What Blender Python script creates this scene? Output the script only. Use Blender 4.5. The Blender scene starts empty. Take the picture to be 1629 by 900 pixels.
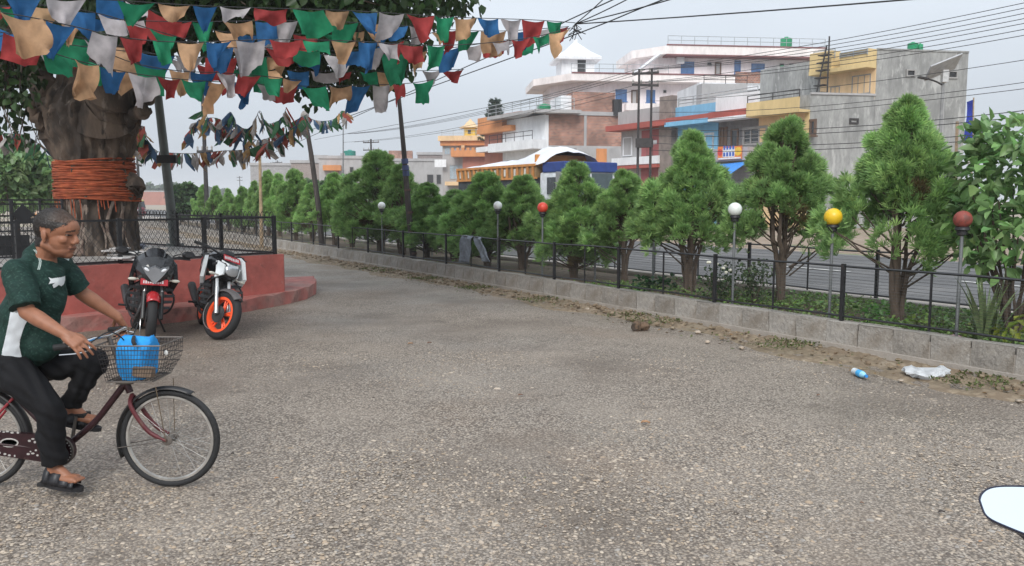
import bpy, math, random
import numpy as np
from mathutils import Vector, Matrix
random.seed(7); RNG = np.random.default_rng(7)
S = bpy.context.scene
# ---------------------------------------------------------------- camera
FPX, CX, CY, HOR, CAMH = 1278.0, 814.5, 450.0, 318.0, 1.70
PITCH = math.atan((CY - HOR) / FPX)
cam_data = bpy.data.cameras.new('camera'); cam = bpy.data.objects.new('camera', cam_data)
S.collection.objects.link(cam); S.camera = cam
cam.location = (0, 0, CAMH); cam.rotation_euler = (math.pi / 2 - PITCH, 0, 0)
cam_data.sensor_width = 36; cam_data.lens = 36 * FPX / 1629.0
cam_data.clip_start = 0.05; cam_data.clip_end = 5000
# ---------------------------------------------------------------- overcast sky
SUN_EL, SUN_AZ = math.radians(40), math.radians(190)      # azimuth from +Y, clockwise
w = bpy.data.worlds.new('World'); S.world = w; w.use_nodes = True
nt = w.node_tree; nt.nodes.clear(); N = nt.nodes.new; L = nt.links.new
o_ = N('ShaderNodeOutputWorld'); bg = N('ShaderNodeBackground'); sky = N('ShaderNodeTexSky')
sky.sky_type = 'NISHITA'; sky.sun_disc = False; sky.sun_elevation = SUN_EL; sky.sun_rotation = SUN_AZ
sky.dust_density = 4.0; sky.air_density = 1.0; sky.altitude = 100
hs = N('ShaderNodeHueSaturation'); hs.inputs['Saturation'].default_value = 0.22
L(sky.outputs[0], hs.inputs['Color'])
mixc = N('ShaderNodeMix'); mixc.data_type = 'RGBA'; mixc.inputs[0].default_value = 0.88
mixc.inputs[7].default_value = (6.0, 6.62, 7.35, 1)       # the even grey-blue cloud layer
L(hs.outputs[0], mixc.inputs[6])
tc = N('ShaderNodeTexCoord'); mp = N('ShaderNodeMapping'); mp.inputs['Scale'].default_value = (1, 1, 2.6)
nz = N('ShaderNodeTexNoise'); nz.inputs['Scale'].default_value = 1.6; nz.inputs['Detail'].default_value = 4; nz.inputs['Roughness'].default_value = .5
L(tc.outputs['Generated'], mp.inputs[0]); L(mp.outputs[0], nz.inputs['Vector'])
mr = N('ShaderNodeMapRange'); mr.inputs[1].default_value = .25; mr.inputs[2].default_value = .75; mr.inputs[3].default_value = .86; mr.inputs[4].default_value = 1.14
L(nz.outputs[0], mr.inputs[0])
vm = N('ShaderNodeVectorMath'); vm.operation = 'SCALE'; L(mixc.outputs[2], vm.inputs[0]); L(mr.outputs[0], vm.inputs[3])
sx_ = N('ShaderNodeSeparateXYZ'); L(tc.outputs['Generated'], sx_.inputs[0])
cie = N('ShaderNodeMapRange'); cie.inputs[1].default_value = 0; cie.inputs[2].default_value = 1; cie.inputs[3].default_value = .82; cie.inputs[4].default_value = 1.9; L(sx_.outputs[2], cie.inputs[0])   # overcast sky: zenith brighter than horizon
vm2 = N('ShaderNodeVectorMath'); vm2.operation = 'SCALE'; L(vm.outputs[0], vm2.inputs[0]); L(cie.outputs[0], vm2.inputs[3])
L(vm2.outputs[0], bg.inputs[0]); bg.inputs[1].default_value = 0.080; L(bg.outputs[0], o_.inputs[0])
# ---------------------------------------------------------------- sun behind cloud
sl = bpy.data.lights.new('sun', 'SUN'); sl.energy = 1.5; sl.angle = math.radians(28); sl.color = (1, .97, .92)
so = bpy.data.objects.new('sun', sl); S.collection.objects.link(so)
sd = Vector((math.sin(SUN_AZ) * math.cos(SUN_EL), math.cos(SUN_AZ) * math.cos(SUN_EL), math.sin(SUN_EL)))
so.rotation_euler = sd.to_track_quat('Z', 'Y').to_euler(); so.location = sd * 40
S.view_settings.view_transform = 'Standard'; S.view_settings.look = 'None'
S.view_settings.exposure = 0.56; S.view_settings.gamma = 1; S.view_settings.use_curve_mapping = False
S.cycles.max_bounces = 6; S.cycles.diffuse_bounces = 3; S.cycles.glossy_bounces = 3
S.cycles.transmission_bounces = 6; S.cycles.transparent_max_bounces = 12; S.cycles.volume_bounces = 1
S.cycles.use_denoising = True; S.cycles.sample_clamp_indirect = 6

# ---------------------------------------------------------------- pixel rays
cp, sp_ = math.cos(PITCH), math.sin(PITCH)
def ray(px, py):
    a, b = (px - CX) / FPX, (CY - py) / FPX
    return Vector((a, cp + b * sp_, -sp_ + b * cp))
def at(px, py, Y):
    d = ray(px, py); return Vector((d.x * Y / d.y, Y, CAMH + d.z * Y / d.y))
def gnd(px, py, z=0.0):
    d = ray(px, py); t = (z - CAMH) / d.z; return Vector((d.x * t, d.y * t, z))
def hz(px, py, H):                    # a point of known height seen at a pixel above the horizon
    d = ray(px, py); t = (H - CAMH) / d.z; return Vector((d.x * t, d.y * t, H))
VA = math.atan((CX - 6) / FPX * cp)
U = Vector((-math.sin(VA), math.cos(VA), 0)); NN = Vector((math.cos(VA), math.sin(VA), 0)); Z = Vector((0, 0, 1))

# ---------------------------------------------------------------- scene helpers
COL = S.collection
def tag(o, label=None, cat=None, group=None, kind=None):
    if label: o['label'] = label
    if cat: o['category'] = cat
    if group: o['group'] = group
    if kind: o['kind'] = kind
    return o
def thing(name, label, cat, loc=(0, 0, 0), group=None, rz=0.0):
    o = bpy.data.objects.new(name, None); COL.objects.link(o); o.location = loc; o.empty_display_size = .2
    o.rotation_euler = (0, 0, rz)
    return tag(o, label, cat, group)
def origin(p):
    v = Vector((0, 0, 0))
    while p is not None: v = v + p.location; p = p.parent
    return v
def link(name, me, m=None, parent=None, smooth=False):
    o = bpy.data.objects.new(name, me); COL.objects.link(o)
    if m is not None:
        for x in (m if isinstance(m, (list, tuple)) else [m]): me.materials.append(x)
    if parent is not None: o.parent = parent
    if smooth: me.polygons.foreach_set('use_smooth', [True] * len(me.polygons))
    return o
def copy_tree(o, parent=None):
    c = o.copy(); COL.objects.link(c); c.parent = parent
    for ch in [x for x in bpy.data.objects if x.parent == o]: copy_tree(ch, c)
    return c
def npmesh(name, V, F, col=None):
    V = np.asarray(V, dtype=np.float32); F = np.asarray(F, dtype=np.int32); m, k = F.shape
    me = bpy.data.meshes.new(name); me.vertices.add(len(V)); me.vertices.foreach_set('co', V.ravel())
    me.loops.add(m * k); me.loops.foreach_set('vertex_index', F.ravel())
    me.polygons.add(m); me.polygons.foreach_set('loop_start', np.arange(0, m * k, k, dtype=np.int32))
    me.update(calc_edges=True)
    if col is not None:
        a = me.color_attributes.new('Col', 'FLOAT_COLOR', 'POINT')
        c = np.ones((len(V), 4), dtype=np.float32); c[:, :3] = col; a.data.foreach_set('color', c.ravel())
    return me

class MB:
    def __init__(s, M=None): s.v = []; s.f = []; s.M = M
    def add(s, vs, fs):
        n = len(s.v)
        s.v += [(s.M @ Vector(v)) if s.M is not None else Vector(v) for v in vs]
        s.f += [tuple(i + n for i in f) for f in fs]; return s
    def box(s, c, d, R=None, bev=0.0):
        c = Vector(c); h = [x / 2 for x in d]; R = R if R is not None else Matrix.Identity(3)
        if bev <= 0:
            vs = [c + R @ Vector((x * h[0], y * h[1], z * h[2])) for x in (-1, 1) for y in (-1, 1) for z in (-1, 1)]
            return s.add(vs, [(0, 1, 3, 2), (4, 6, 7, 5), (0, 4, 5, 1), (2, 3, 7, 6), (0, 2, 6, 4), (1, 5, 7, 3)])
        import bmesh
        bm = bmesh.new(); bmesh.ops.create_cube(bm, size=1)
        for v in bm.verts: v.co = Vector((v.co.x * d[0], v.co.y * d[1], v.co.z * d[2]))
        bmesh.ops.bevel(bm, geom=bm.edges[:], offset=bev, segments=2, profile=.6, affect='EDGES')
        bm.verts.index_update()
        vs = [c + R @ v.co for v in bm.verts]; fs = [[v.index for v in f.verts] for f in bm.faces]; bm.free()
        return s.add(vs, fs)
    def tube(s, P, r, n=8, caps=True, close=False, flat=1.0):
        P = [Vector(p) for p in P]; m = len(P); rr = r if isinstance(r, (list, tuple)) else [r] * m
        vs = []; fs = []; T = []
        for i in range(m):
            a = P[(i - 1) % m] if (i > 0 or close) else P[i]; b = P[(i + 1) % m] if (i < m - 1 or close) else P[i]
            t = (b - a); T.append(t.normalized() if t.length > 1e-9 else Vector((0, 0, 1)))
        x = T[0].cross(Vector((0, 0, 1)));
        if x.length < 1e-3: x = T[0].cross(Vector((0, 1, 0)))
        x.normalize()
        for i in range(m):
            x = (x - T[i] * x.dot(T[i]));
            x = x.normalized() if x.length > 1e-6 else T[i].orthogonal().normalized()
            y = T[i].cross(x)
            for k in range(n):
                a = 2 * math.pi * k / n
                vs.append(P[i] + (x * math.cos(a) + y * math.sin(a) * flat) * rr[i])
        for i in range(m if close else m - 1):
            j = (i + 1) % m
            for k in range(n):
                l = (k + 1) % n; fs.append((i * n + k, i * n + l, j * n + l, j * n + k))
        if caps and not close: fs.append(tuple(range(n))[::-1]); fs.append(tuple((m - 1) * n + k for k in range(n)))
        return s.add(vs, fs)
    def lathe(s, prof, c=(0, 0, 0), n=16, R=None):
        c = Vector(c); R = R if R is not None else Matrix.Identity(3); vs = []; fs = []; m = len(prof)
        for (r, z) in prof:
            for k in range(n):
                a = 2 * math.pi * k / n; vs.append(c + R @ Vector((r * math.cos(a), r * math.sin(a), z)))
        for i in range(m - 1):
            for k in range(n):
                l = (k + 1) % n; fs.append((i * n + k, i * n + l, (i + 1) * n + l, (i + 1) * n + k))
        fs.append(tuple(range(n))[::-1]); fs.append(tuple((m - 1) * n + k for k in range(n)))
        return s.add(vs, fs)
    def ball(s, c, r, n=16, m=10, R=None):
        r = r if isinstance(r, (tuple, list)) else (r, r, r); c = Vector(c); R = R if R is not None else Matrix.Identity(3)
        vs = [c + R @ Vector((0, 0, -r[2]))]; fs = []
        for i in range(1, m):
            t = -math.pi / 2 + math.pi * i / m
            for k in range(n):
                a = 2 * math.pi * k / n
                vs.append(c + R @ Vector((r[0] * math.cos(t) * math.cos(a), r[1] * math.cos(t) * math.sin(a), r[2] * math.sin(t))))
        vs.append(c + R @ Vector((0, 0, r[2]))); T = len(vs) - 1
        for k in range(n):
            l = (k + 1) % n; fs.append((0, 1 + l, 1 + k)); fs.append((T, 1 + (m - 2) * n + k, 1 + (m - 2) * n + l))
            for i in range(m - 2): fs.append((1 + i * n + k, 1 + i * n + l, 1 + (i + 1) * n + l, 1 + (i + 1) * n + k))
        return s.add(vs, fs)
    def prism(s, pts, z0, z1):
        n = len(pts)
        vs = [(p[0], p[1], z0) for p in pts] + [(p[0], p[1], z1) for p in pts]
        return s.add(vs, [tuple(range(n))[::-1], tuple(range(n, 2 * n))] + [(i, (i + 1) % n, n + (i + 1) % n, n + i) for i in range(n)])
    def plate(s, pts, t):                       # a polygon given thickness t (a vector)
        n = len(pts); t = Vector(t); pts = [Vector(p) for p in pts]
        return s.add(pts + [p + t for p in pts], [tuple(range(n))[::-1], tuple(range(n, 2 * n))] + [(i, (i + 1) % n, n + (i + 1) % n, n + i) for i in range(n)])
    def loft(s, secs, n=16, axis=0):            # superellipse rings: (pos, lateral centre, half width, height centre, half height, exponent)
        vs = []; fs = []
        for (p, yc, hw, zc, hh, ex) in secs:
            for k in range(n):
                a = 2 * math.pi * k / n; ca, sa = math.cos(a), math.sin(a)
                y = yc + hw * math.copysign(abs(ca) ** (2 / ex), ca); z = zc + hh * math.copysign(abs(sa) ** (2 / ex), sa)
                vs.append((p, y, z) if axis == 0 else ((y, p, z) if axis == 1 else (y, z, p)))
        m = len(secs)
        for i in range(m - 1):
            for k in range(n):
                l = (k + 1) % n; fs.append((i * n + k, i * n + l, (i + 1) * n + l, (i + 1) * n + k))
        fs.append(tuple(range(n))[::-1]); fs.append(tuple((m - 1) * n + k for k in range(n)))
        return s.add(vs, fs)
    def build(s, name, m, parent=None, smooth=False, local=False, loc=None):
        off = Vector((0, 0, 0)) if local else origin(parent)
        if parent is None and loc is not None: off = Vector(loc)
        me = bpy.data.meshes.new(name); me.from_pydata([tuple(v - off) for v in s.v], [], s.f); me.update()
        import bmesh
        bm = bmesh.new(); bm.from_mesh(me); bmesh.ops.recalc_face_normals(bm, faces=bm.faces[:]); bm.to_mesh(me); bm.free()
        o = link(name, me, m, parent)
        if parent is None and loc is not None: o.location = off
        if smooth: shade(me)
        return o
def shade(me, ang=40):
    me.polygons.foreach_set('use_smooth', [True] * len(me.polygons))
    try: me.set_sharp_from_angle(angle=math.radians(ang))
    except Exception: pass
def RZ(a): return Matrix.Rotation(a, 3, 'Z')
def frame3(x, y, z): return Matrix((x, y, z)).transposed()
def qb(a, b, c, n=8): return [a * (1 - t) ** 2 + b * 2 * t * (1 - t) + c * t * t for t in [i / n for i in range(n + 1)]]
def spline(P, n=6):
    P = [Vector(p) for p in P]; out = []
    for i in range(len(P) - 1):
        p0, p1, p2, p3 = P[max(i - 1, 0)], P[i], P[i + 1], P[min(i + 2, len(P) - 1)]
        for k in range(n):
            t = k / n
            out.append(.5 * ((2 * p1) + (p2 - p0) * t + (2 * p0 - 5 * p1 + 4 * p2 - p3) * t * t + (3 * p1 - p0 - 3 * p2 + p3) * t ** 3))
    return out + [P[-1]]

# ---------------------------------------------------------------- materials
MC = {}
def mat(name, col, rough=.7, metal=0, var=.18, scale=6.0, bump=0.0, bscale=30.0, stain=None, rnd=0.0, attr=False, spec=.5, stretch=None, fine=None, coat=0.0):
    if name in MC: return MC[name]
    m = bpy.data.materials.new(name); m.use_nodes = True; nt = m.node_tree; N = nt.nodes.new; L = nt.links.new
    b = nt.nodes['Principled BSDF']; b.inputs['Roughness'].default_value = rough; b.inputs['Metallic'].default_value = metal
    b.inputs['Specular IOR Level'].default_value = spec
    if coat: b.inputs['Coat Weight'].default_value = coat
    tc = N('ShaderNodeTexCoord'); src = tc.outputs['Object']
    if stretch:
        mp = N('ShaderNodeMapping'); mp.inputs['Scale'].default_value = stretch; L(src, mp.inputs[0]); src = mp.outputs[0]
    rgb = N('ShaderNodeRGB'); rgb.outputs[0].default_value = (*col, 1); cur = rgb.outputs[0]
    if attr:
        at_ = N('ShaderNodeAttribute'); at_.attribute_name = 'Col'; cur = at_.outputs['Color']
    def scl(cur, fac):
        v = N('ShaderNodeVectorMath'); v.operation = 'SCALE'; L(cur, v.inputs[0]); L(fac, v.inputs[3]); return v.outputs[0]
    def noise(sc, det=4, ro=.55, vec=None):
        n = N('ShaderNodeTexNoise'); n.inputs['Scale'].default_value = sc; n.inputs['Detail'].default_value = det; n.inputs['Roughness'].default_value = ro
        L(vec or src, n.inputs['Vector']); return n.outputs[0]
    def mrange(x, a, b_, c, d):
        r = N('ShaderNodeMapRange'); L(x, r.inputs[0]); r.inputs[1].default_value = a; r.inputs[2].default_value = b_; r.inputs[3].default_value = c; r.inputs[4].default_value = d; return r.outputs[0]
    if var: cur = scl(cur, mrange(noise(scale), .3, .7, 1 - var, 1 + var))
    if fine: cur = scl(cur, mrange(noise(fine[0], 2), .3, .7, 1 - fine[1], 1 + fine[1]))
    if stain:
        for (c2, sc, lo, hi, amt) in (stain if isinstance(stain, list) else [stain]):
            mx = N('ShaderNodeMix'); mx.data_type = 'RGBA'; L(mrange(noise(sc, 5, .6), lo, hi, 0, amt), mx.inputs[0]); L(cur, mx.inputs[6]); mx.inputs[7].default_value = (*c2, 1); cur = mx.outputs[2]
    if rnd:
        oi = N('ShaderNodeObjectInfo'); cur = scl(cur, mrange(oi.outputs['Random'], 0, 1, 1 - rnd, 1 + rnd))
    L(cur, b.inputs['Base Color'])
    if bump:
        bp = N('ShaderNodeBump'); bp.inputs['Strength'].default_value = bump; bp.inputs['Distance'].default_value = .02
        L(noise(bscale, 5, .6), bp.inputs['Height']); L(bp.outputs[0], b.inputs['Normal'])
    MC[name] = m; return m
def leafmat(name, transl=.3, rough=.5):
    if name in MC: return MC[name]
    m = bpy.data.materials.new(name); m.use_nodes = True; nt = m.node_tree; N = nt.nodes.new; L = nt.links.new
    b = nt.nodes['Principled BSDF']; b.inputs['Roughness'].default_value = rough; b.inputs['Specular IOR Level'].default_value = .35
    a = N('ShaderNodeAttribute'); a.attribute_name = 'Col'
    oi = N('ShaderNodeObjectInfo'); r = N('ShaderNodeMapRange'); L(oi.outputs['Random'], r.inputs[0]); r.inputs[3].default_value = .86; r.inputs[4].default_value = 1.14
    v = N('ShaderNodeVectorMath'); v.operation = 'SCALE'; L(a.outputs['Color'], v.inputs[0]); L(r.outputs[0], v.inputs[3])
    L(v.outputs[0], b.inputs['Base Color'])
    t = N('ShaderNodeBsdfTranslucent'); L(v.outputs[0], t.inputs[0])
    mx = N('ShaderNodeMixShader'); mx.inputs[0].default_value = transl; L(b.outputs[0], mx.inputs[1]); L(t.outputs[0], mx.inputs[2])
    L(mx.outputs[0], nt.nodes['Material Output'].inputs[0]); MC[name] = m; return m
BLACK = mat('black_painted_iron', (.016, .016, .018), .45, var=.3, scale=12, stain=((.10, .05, .03), 14, .62, .75, .35))
STEEL = mat('grey_galvanised_steel', (.22, .23, .235), .45, .6, var=.2)
CHROME = mat('chrome', (.7, .7, .72), .15, 1.0, var=.05)
RUBBER = mat('black_rubber', (.018, .018, .019), .75, var=.2, bump=.3, bscale=60)
CORD = mat('dark_cord', (.03, .03, .032), .7)
# ================================================================ setting: ground, plaza, verge, median, road
def ground_mat(name, cols, vor, dark, patches, wet, bump=.6, detail=True):
    m = bpy.data.materials.new(name); m.use_nodes = True; nt = m.node_tree; N = nt.nodes.new; L = nt.links.new
    b = nt.nodes['Principled BSDF']; g = N('ShaderNodeNewGeometry'); src = g.outputs['Position']
    # slightly warped coordinates so that stones are irregular
    nz = N('ShaderNodeTexNoise'); nz.inputs['Scale'].default_value = vor * .6; nz.inputs['Detail'].default_value = 2; L(src, nz.inputs['Vector'])
    ad = N('ShaderNodeVectorMath'); ad.operation = 'MULTIPLY_ADD'; ad.inputs[1].default_value = (.9 / vor,) * 3; L(nz.outputs['Color'], ad.inputs[0]); L(src, ad.inputs[2])
    vo = N('ShaderNodeTexVoronoi'); vo.inputs['Scale'].default_value = vor; vo.inputs['Randomness'].default_value = 1; L(ad.outputs[0], vo.inputs['Vector'])
    sx = N('ShaderNodeSeparateColor'); L(vo.outputs['Color'], sx.inputs[0])
    cr = N('ShaderNodeValToRGB'); cr.color_ramp.interpolation = 'LINEAR'; e = cr.color_ramp.elements
    while len(e) < len(cols): e.new(.5)
    for i, c in enumerate(cols): e[i].position = i / (len(cols) - 1); e[i].color = (*c, 1)
    L(sx.outputs[0], cr.inputs[0])
    # dark binder between the stones
    mr = N('ShaderNodeMapRange'); mr.inputs[1].default_value = .30; mr.inputs[2].default_value = .66; L(vo.outputs['Distance'], mr.inputs[0])
    vs = N('ShaderNodeMath'); vs.operation = 'MULTIPLY'; L(mr.outputs[0], vs.inputs[0]); vs.inputs[1].default_value = .75
    mx = N('ShaderNodeMix'); mx.data_type = 'RGBA'; L(vs.outputs[0], mx.inputs[0]); L(cr.outputs[0], mx.inputs[6]); mx.inputs[7].default_value = (*dark, 1)
    cur = mx.outputs[2]
    for (c2, sc, lo, hi, amt) in patches:
        n2 = N('ShaderNodeTexNoise'); n2.inputs['Scale'].default_value = sc; n2.inputs['Detail'].default_value = 6; n2.inputs['Roughness'].default_value = .6; L(src, n2.inputs['Vector'])
        r2 = N('ShaderNodeMapRange'); r2.inputs[1].default_value = lo; r2.inputs[2].default_value = hi; r2.inputs[4].default_value = amt; L(n2.outputs[0], r2.inputs[0])
        m2 = N('ShaderNodeMix'); m2.data_type = 'RGBA'; L(r2.outputs[0], m2.inputs[0]); L(cur, m2.inputs[6]); m2.inputs[7].default_value = (*c2, 1); cur = m2.outputs[2]
    L(cur, b.inputs['Base Color'])
    n3 = N('ShaderNodeTexNoise'); n3.inputs['Scale'].default_value = .5; n3.inputs['Detail'].default_value = 5; L(src, n3.inputs['Vector'])
    r3 = N('ShaderNodeMapRange'); r3.inputs[1].default_value = .4; r3.inputs[2].default_value = .65; r3.inputs[3].default_value = wet[0]; r3.inputs[4].default_value = wet[1]; L(n3.outputs[0], r3.inputs[0]); L(r3.outputs[0], b.inputs['Roughness'])
    n4 = N('ShaderNodeTexNoise'); n4.inputs['Scale'].default_value = vor * 3; n4.inputs['Detail'].default_value = 3; L(src, n4.inputs['Vector'])
    ma = N('ShaderNodeMath'); ma.operation = 'MULTIPLY_ADD'; L(n4.outputs[0], ma.inputs[0]); ma.inputs[1].default_value = .5
    iv = N('ShaderNodeMath'); iv.operation = 'SUBTRACT'; iv.inputs[0].default_value = 1; L(vo.outputs['Distance'], iv.inputs[1]); L(iv.outputs[0], ma.inputs[2])
    bp = N('ShaderNodeBump'); bp.inputs['Strength'].default_value = bump; bp.inputs['Distance'].default_value = .012; L(ma.outputs[0], bp.inputs['Height']); L(bp.outputs[0], b.inputs['Normal'])
    return m
AGG = ground_mat('exposed_aggregate_concrete', [(.205, .165, .132), (.415, .348, .284), (.322, .265, .215), (.51, .44, .368), (.36, .296, .235)], 58, (.056, .043, .033),
                 [((.345, .29, .238), .9, .45, .7, .5), ((.135, .106, .083), .35, .49, .63, .68), ((.245, .172, .118), .28, .54, .70, .6), ((.09, .07, .055), 2.2, .60, .72, .5)], (.8, .38), .8)
DIRT = ground_mat('sandy_dirt', [(.19, .145, .095), (.26, .20, .135), (.225, .172, .115), (.30, .235, .165)], 14, (.16, .115, .075),
                  [((.16, .13, .08), 1.2, .5, .68, .7), ((.30, .25, .19), 3.0, .55, .7, .5)], (.95, .8), .7)
FARG = ground_mat('dusty_ground', [(.30, .245, .185), (.36, .30, .235), (.33, .27, .205)], 3, (.26, .21, .155),
                  [((.12, .16, .06), .12, .56, .66, .8), ((.26, .22, .17), .5, .5, .7, .5)], (.95, .85), .3)
ASPH = ground_mat('asphalt', [(.10, .098, .098), (.13, .127, .125), (.115, .112, .11)], 60, (.07, .068, .068), [((.17, .155, .14), .5, .5, .72, .6)], (.8, .5), .4)
SOIL = ground_mat('median_soil', [(.12, .085, .055), (.17, .125, .085), (.145, .105, .07)], 22, (.085, .06, .04), [((.09, .10, .04), 1.5, .5, .65, .7)], (.95, .9), .8)
CONC = mat('weathered_concrete', (.33, .305, .275), .9, var=.22, scale=5, bump=.8, bscale=26, stain=[((.15, .125, .10), 4, .48, .66, .75), ((.42, .385, .34), 9, .56, .7, .6), ((.24, .20, .155), 2, .5, .65, .45)], rnd=.04, fine=(60, .18))
CONC2 = mat('concrete_kerb', (.38, .34, .30), .9, var=.2, scale=3, bump=.4, bscale=30, stain=((.18, .15, .12), 3, .5, .7, .6))

P0 = gnd(1629, 612); LB = (gnd(658, 430) - P0)               # wall base line
WDIR = U.copy(); WN = NN.copy()
def along(t, off=0.0, z=0.0): return P0 + WDIR * t + WN * off + Z * z
def tpx(px, off=0.0):                                        # distance along the wall at which a line parallel to it is seen at pixel column px
    k = (px - CX) / FPX * cp + 0.0
    A = P0 + WN * off; zf = A.z
    # solve X/Y' with Y' the camera depth at eye height (good to a fraction of a pixel for verticals near the horizon)
    k = (px - CX) / FPX / (cp + (CY - 380) / FPX * sp_)
    return (A.x - k * A.y) / (k * WDIR.y - WDIR.x)
T0, T1 = -4.0, 62.0
# ground to the horizon
tag(MB().add([(-700, -60, -.012), (700, -60, -.012), (700, 1300, -.012), (-700, 1300, -.012)], [(0, 1, 2, 3)]).build('ground', FARG), kind='structure')
# plaza paving, gently uneven
def sheet(name, fn, nu, nv, m, amp=0.0, seed=1, fr=.6):
    r = np.random.default_rng(seed); V = np.zeros(((nu + 1) * (nv + 1), 3)); i = 0
    ph = r.uniform(0, 6.28, (8, 3)); kx = r.normal(0, fr, (8, 2))
    for a in range(nu + 1):
        for b in range(nv + 1):
            p = fn(a / nu, b / nv); h = 0
            for q in range(8): h += math.sin(kx[q, 0] * p.x * 3 + kx[q, 1] * p.y * 3 + ph[q, 0])
            V[i] = (p.x, p.y, p.z + amp * h / 4); i += 1
    F = [(a * (nv + 1) + b, (a + 1) * (nv + 1) + b, (a + 1) * (nv + 1) + b + 1, a * (nv + 1) + b + 1) for a in range(nu) for b in range(nv)]
    o = link(name, npmesh(name, V, F), m, None, True); tag(o, kind='structure'); return o
sheet('plaza_paving', lambda a, b: along(-14 + 70 * b, -18 + 17.8 * a, 0.006), 90, 200, AGG, .006, 3)
# dirt verge at the foot of the wall: a lumpy strip
def verge(a, b):
    t = -5 + 55 * b; wv = .62 + .14 * math.sin(t * 1.1) + .10 * math.sin(t * 2.9 + 1) + .28 * max(0, math.sin(t * .35 + 2.2))
    e = 1 - a; off = -wv + (wv + .05) * a
    h = .010 + .026 * a ** .8 + (.014 * math.sin(t * 7 + a * 9) + .014 * math.sin(t * 13.7 - a * 15) + .012 * math.sin(t * 23 + a * 22)) * min(1, a * 4)
    if a == 0: h = -.004
    return along(t, off, h)
sheet('dirt_verge', verge, 14, 700, DIRT, 0.0, 4)
# median soil, road, its concrete edge strip, far shoulder
MW = 2.35
sheet('median_soil', lambda a, b: along(T0 + (T1 - T0) * b, .16 + (MW - .1) * a, .24 + .03 * math.sin(b * 90 + a * 4) * math.sin(a * 3.14)), 8, 220, SOIL, .01, 5, 1.2)
sheet('road_edge', lambda a, b: along(-8 + 150 * b, MW + .2 + 2.5 * a, .05 - .03 * a), 2, 60, CONC2, .004, 6)
sheet('road', lambda a, b: along(-30 + 220 * b, MW + 2.6 + 9.3 * a, .012 + .0), 12, 100, ASPH, .004, 7, .3)
sheet('road_shoulder', lambda a, b: along(-40 + 190 * b, MW + 11.7 + 22 * a, .0 + .05 * math.sin(a * 3)), 10, 80, ground_mat('shoulder_dirt', [(.26, .19, .14), (.33, .25, .19), (.29, .22, .165)], 5, (.22, .16, .11), [((.10, .16, .05), .25, .55, .62, .85), ((.36, .29, .23), .8, .5, .7, .5)], (.95, .85), .5), .03, 8, .25)
WHITE = mat('white_road_paint', (.62, .61, .58), .7, var=.25, scale=8, stain=((.15, .14, .13), 6, .48, .62, .7))
ln = MB()
for k in range(30):
    A_, B_ = along(-10 + k * 4.5, MW + 6.4, .028), along(-10 + k * 4.5 + 2, MW + 6.4, .028)
    ln.add([A_, B_, B_ + WN * .12, A_ + WN * .12], [(0, 1, 2, 3)])
tag(ln.build('road_marking', WHITE), kind='structure')

# the low block wall under the near fence: each block a part
WALLH = .345
kw = thing('kerb_wall', 'low grey concrete block wall carrying the near black fence', 'wall', along(0))
core = MB(); R_ = frame3(WDIR, -WN, Z)
core.box(along((T0 + T1) / 2, .09, WALLH / 2 - .06), (T1 - T0, .185, WALLH - .04), frame3(WDIR, WN, Z)); core.build('mortar_core', CONC2, kw)
core = MB(); core.box(along((T0 + T1) / 2, -.0, .035), (T1 - T0, .10, .11), frame3(WDIR, WN, Z)); core.build('footing', CONC2, kw)
blocks = []
for k in range(4):
    m_ = MB(); m_.box((0, 0, 0), (.405, .17, WALLH - .075), None, .0035)
    for v in m_.v: v += Vector((random.uniform(-.006, .006), random.uniform(-.006, .006), random.uniform(-.006, .006)))
    me = bpy.data.meshes.new('block'); me.from_pydata([tuple(v) for v in m_.v], [], m_.f); me.materials.append(CONC); shade(me); blocks.append(me)
t = T0 + .2; k = 0
while t < T1:
    o = bpy.data.objects.new('block', random.choice(blocks)); COL.objects.link(o); o.parent = kw
    o.location = along(t, .075 + random.uniform(-.002, .002), WALLH / 2 + .03 + random.uniform(-.002, .002)) - kw.location
    o.rotation_euler = (0, random.uniform(-.008, .008), math.atan2(WDIR.y, WDIR.x) + random.uniform(-.004, .004) + (math.pi if k % 2 else 0)); t += .409; k += 1
    o.scale = (random.uniform(.97, 1.03), 1, 1)
fw = thing('kerb_wall', 'concrete kerb wall along the road side of the planted strip', 'wall', along(0, MW))
m_ = MB(); m_.box(along((T0 + T1) / 2, MW + .09, .13), (T1 - T0, .16, .30), frame3(WDIR, WN, Z)); m_.build('wall', CONC2, fw)
m_ = MB(); m_.box(along((T0 + T1) / 2, MW + .09, .30), (T1 - T0, .19, .05), frame3(WDIR, WN, Z)); m_.build('coping', CONC2, fw)

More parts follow.
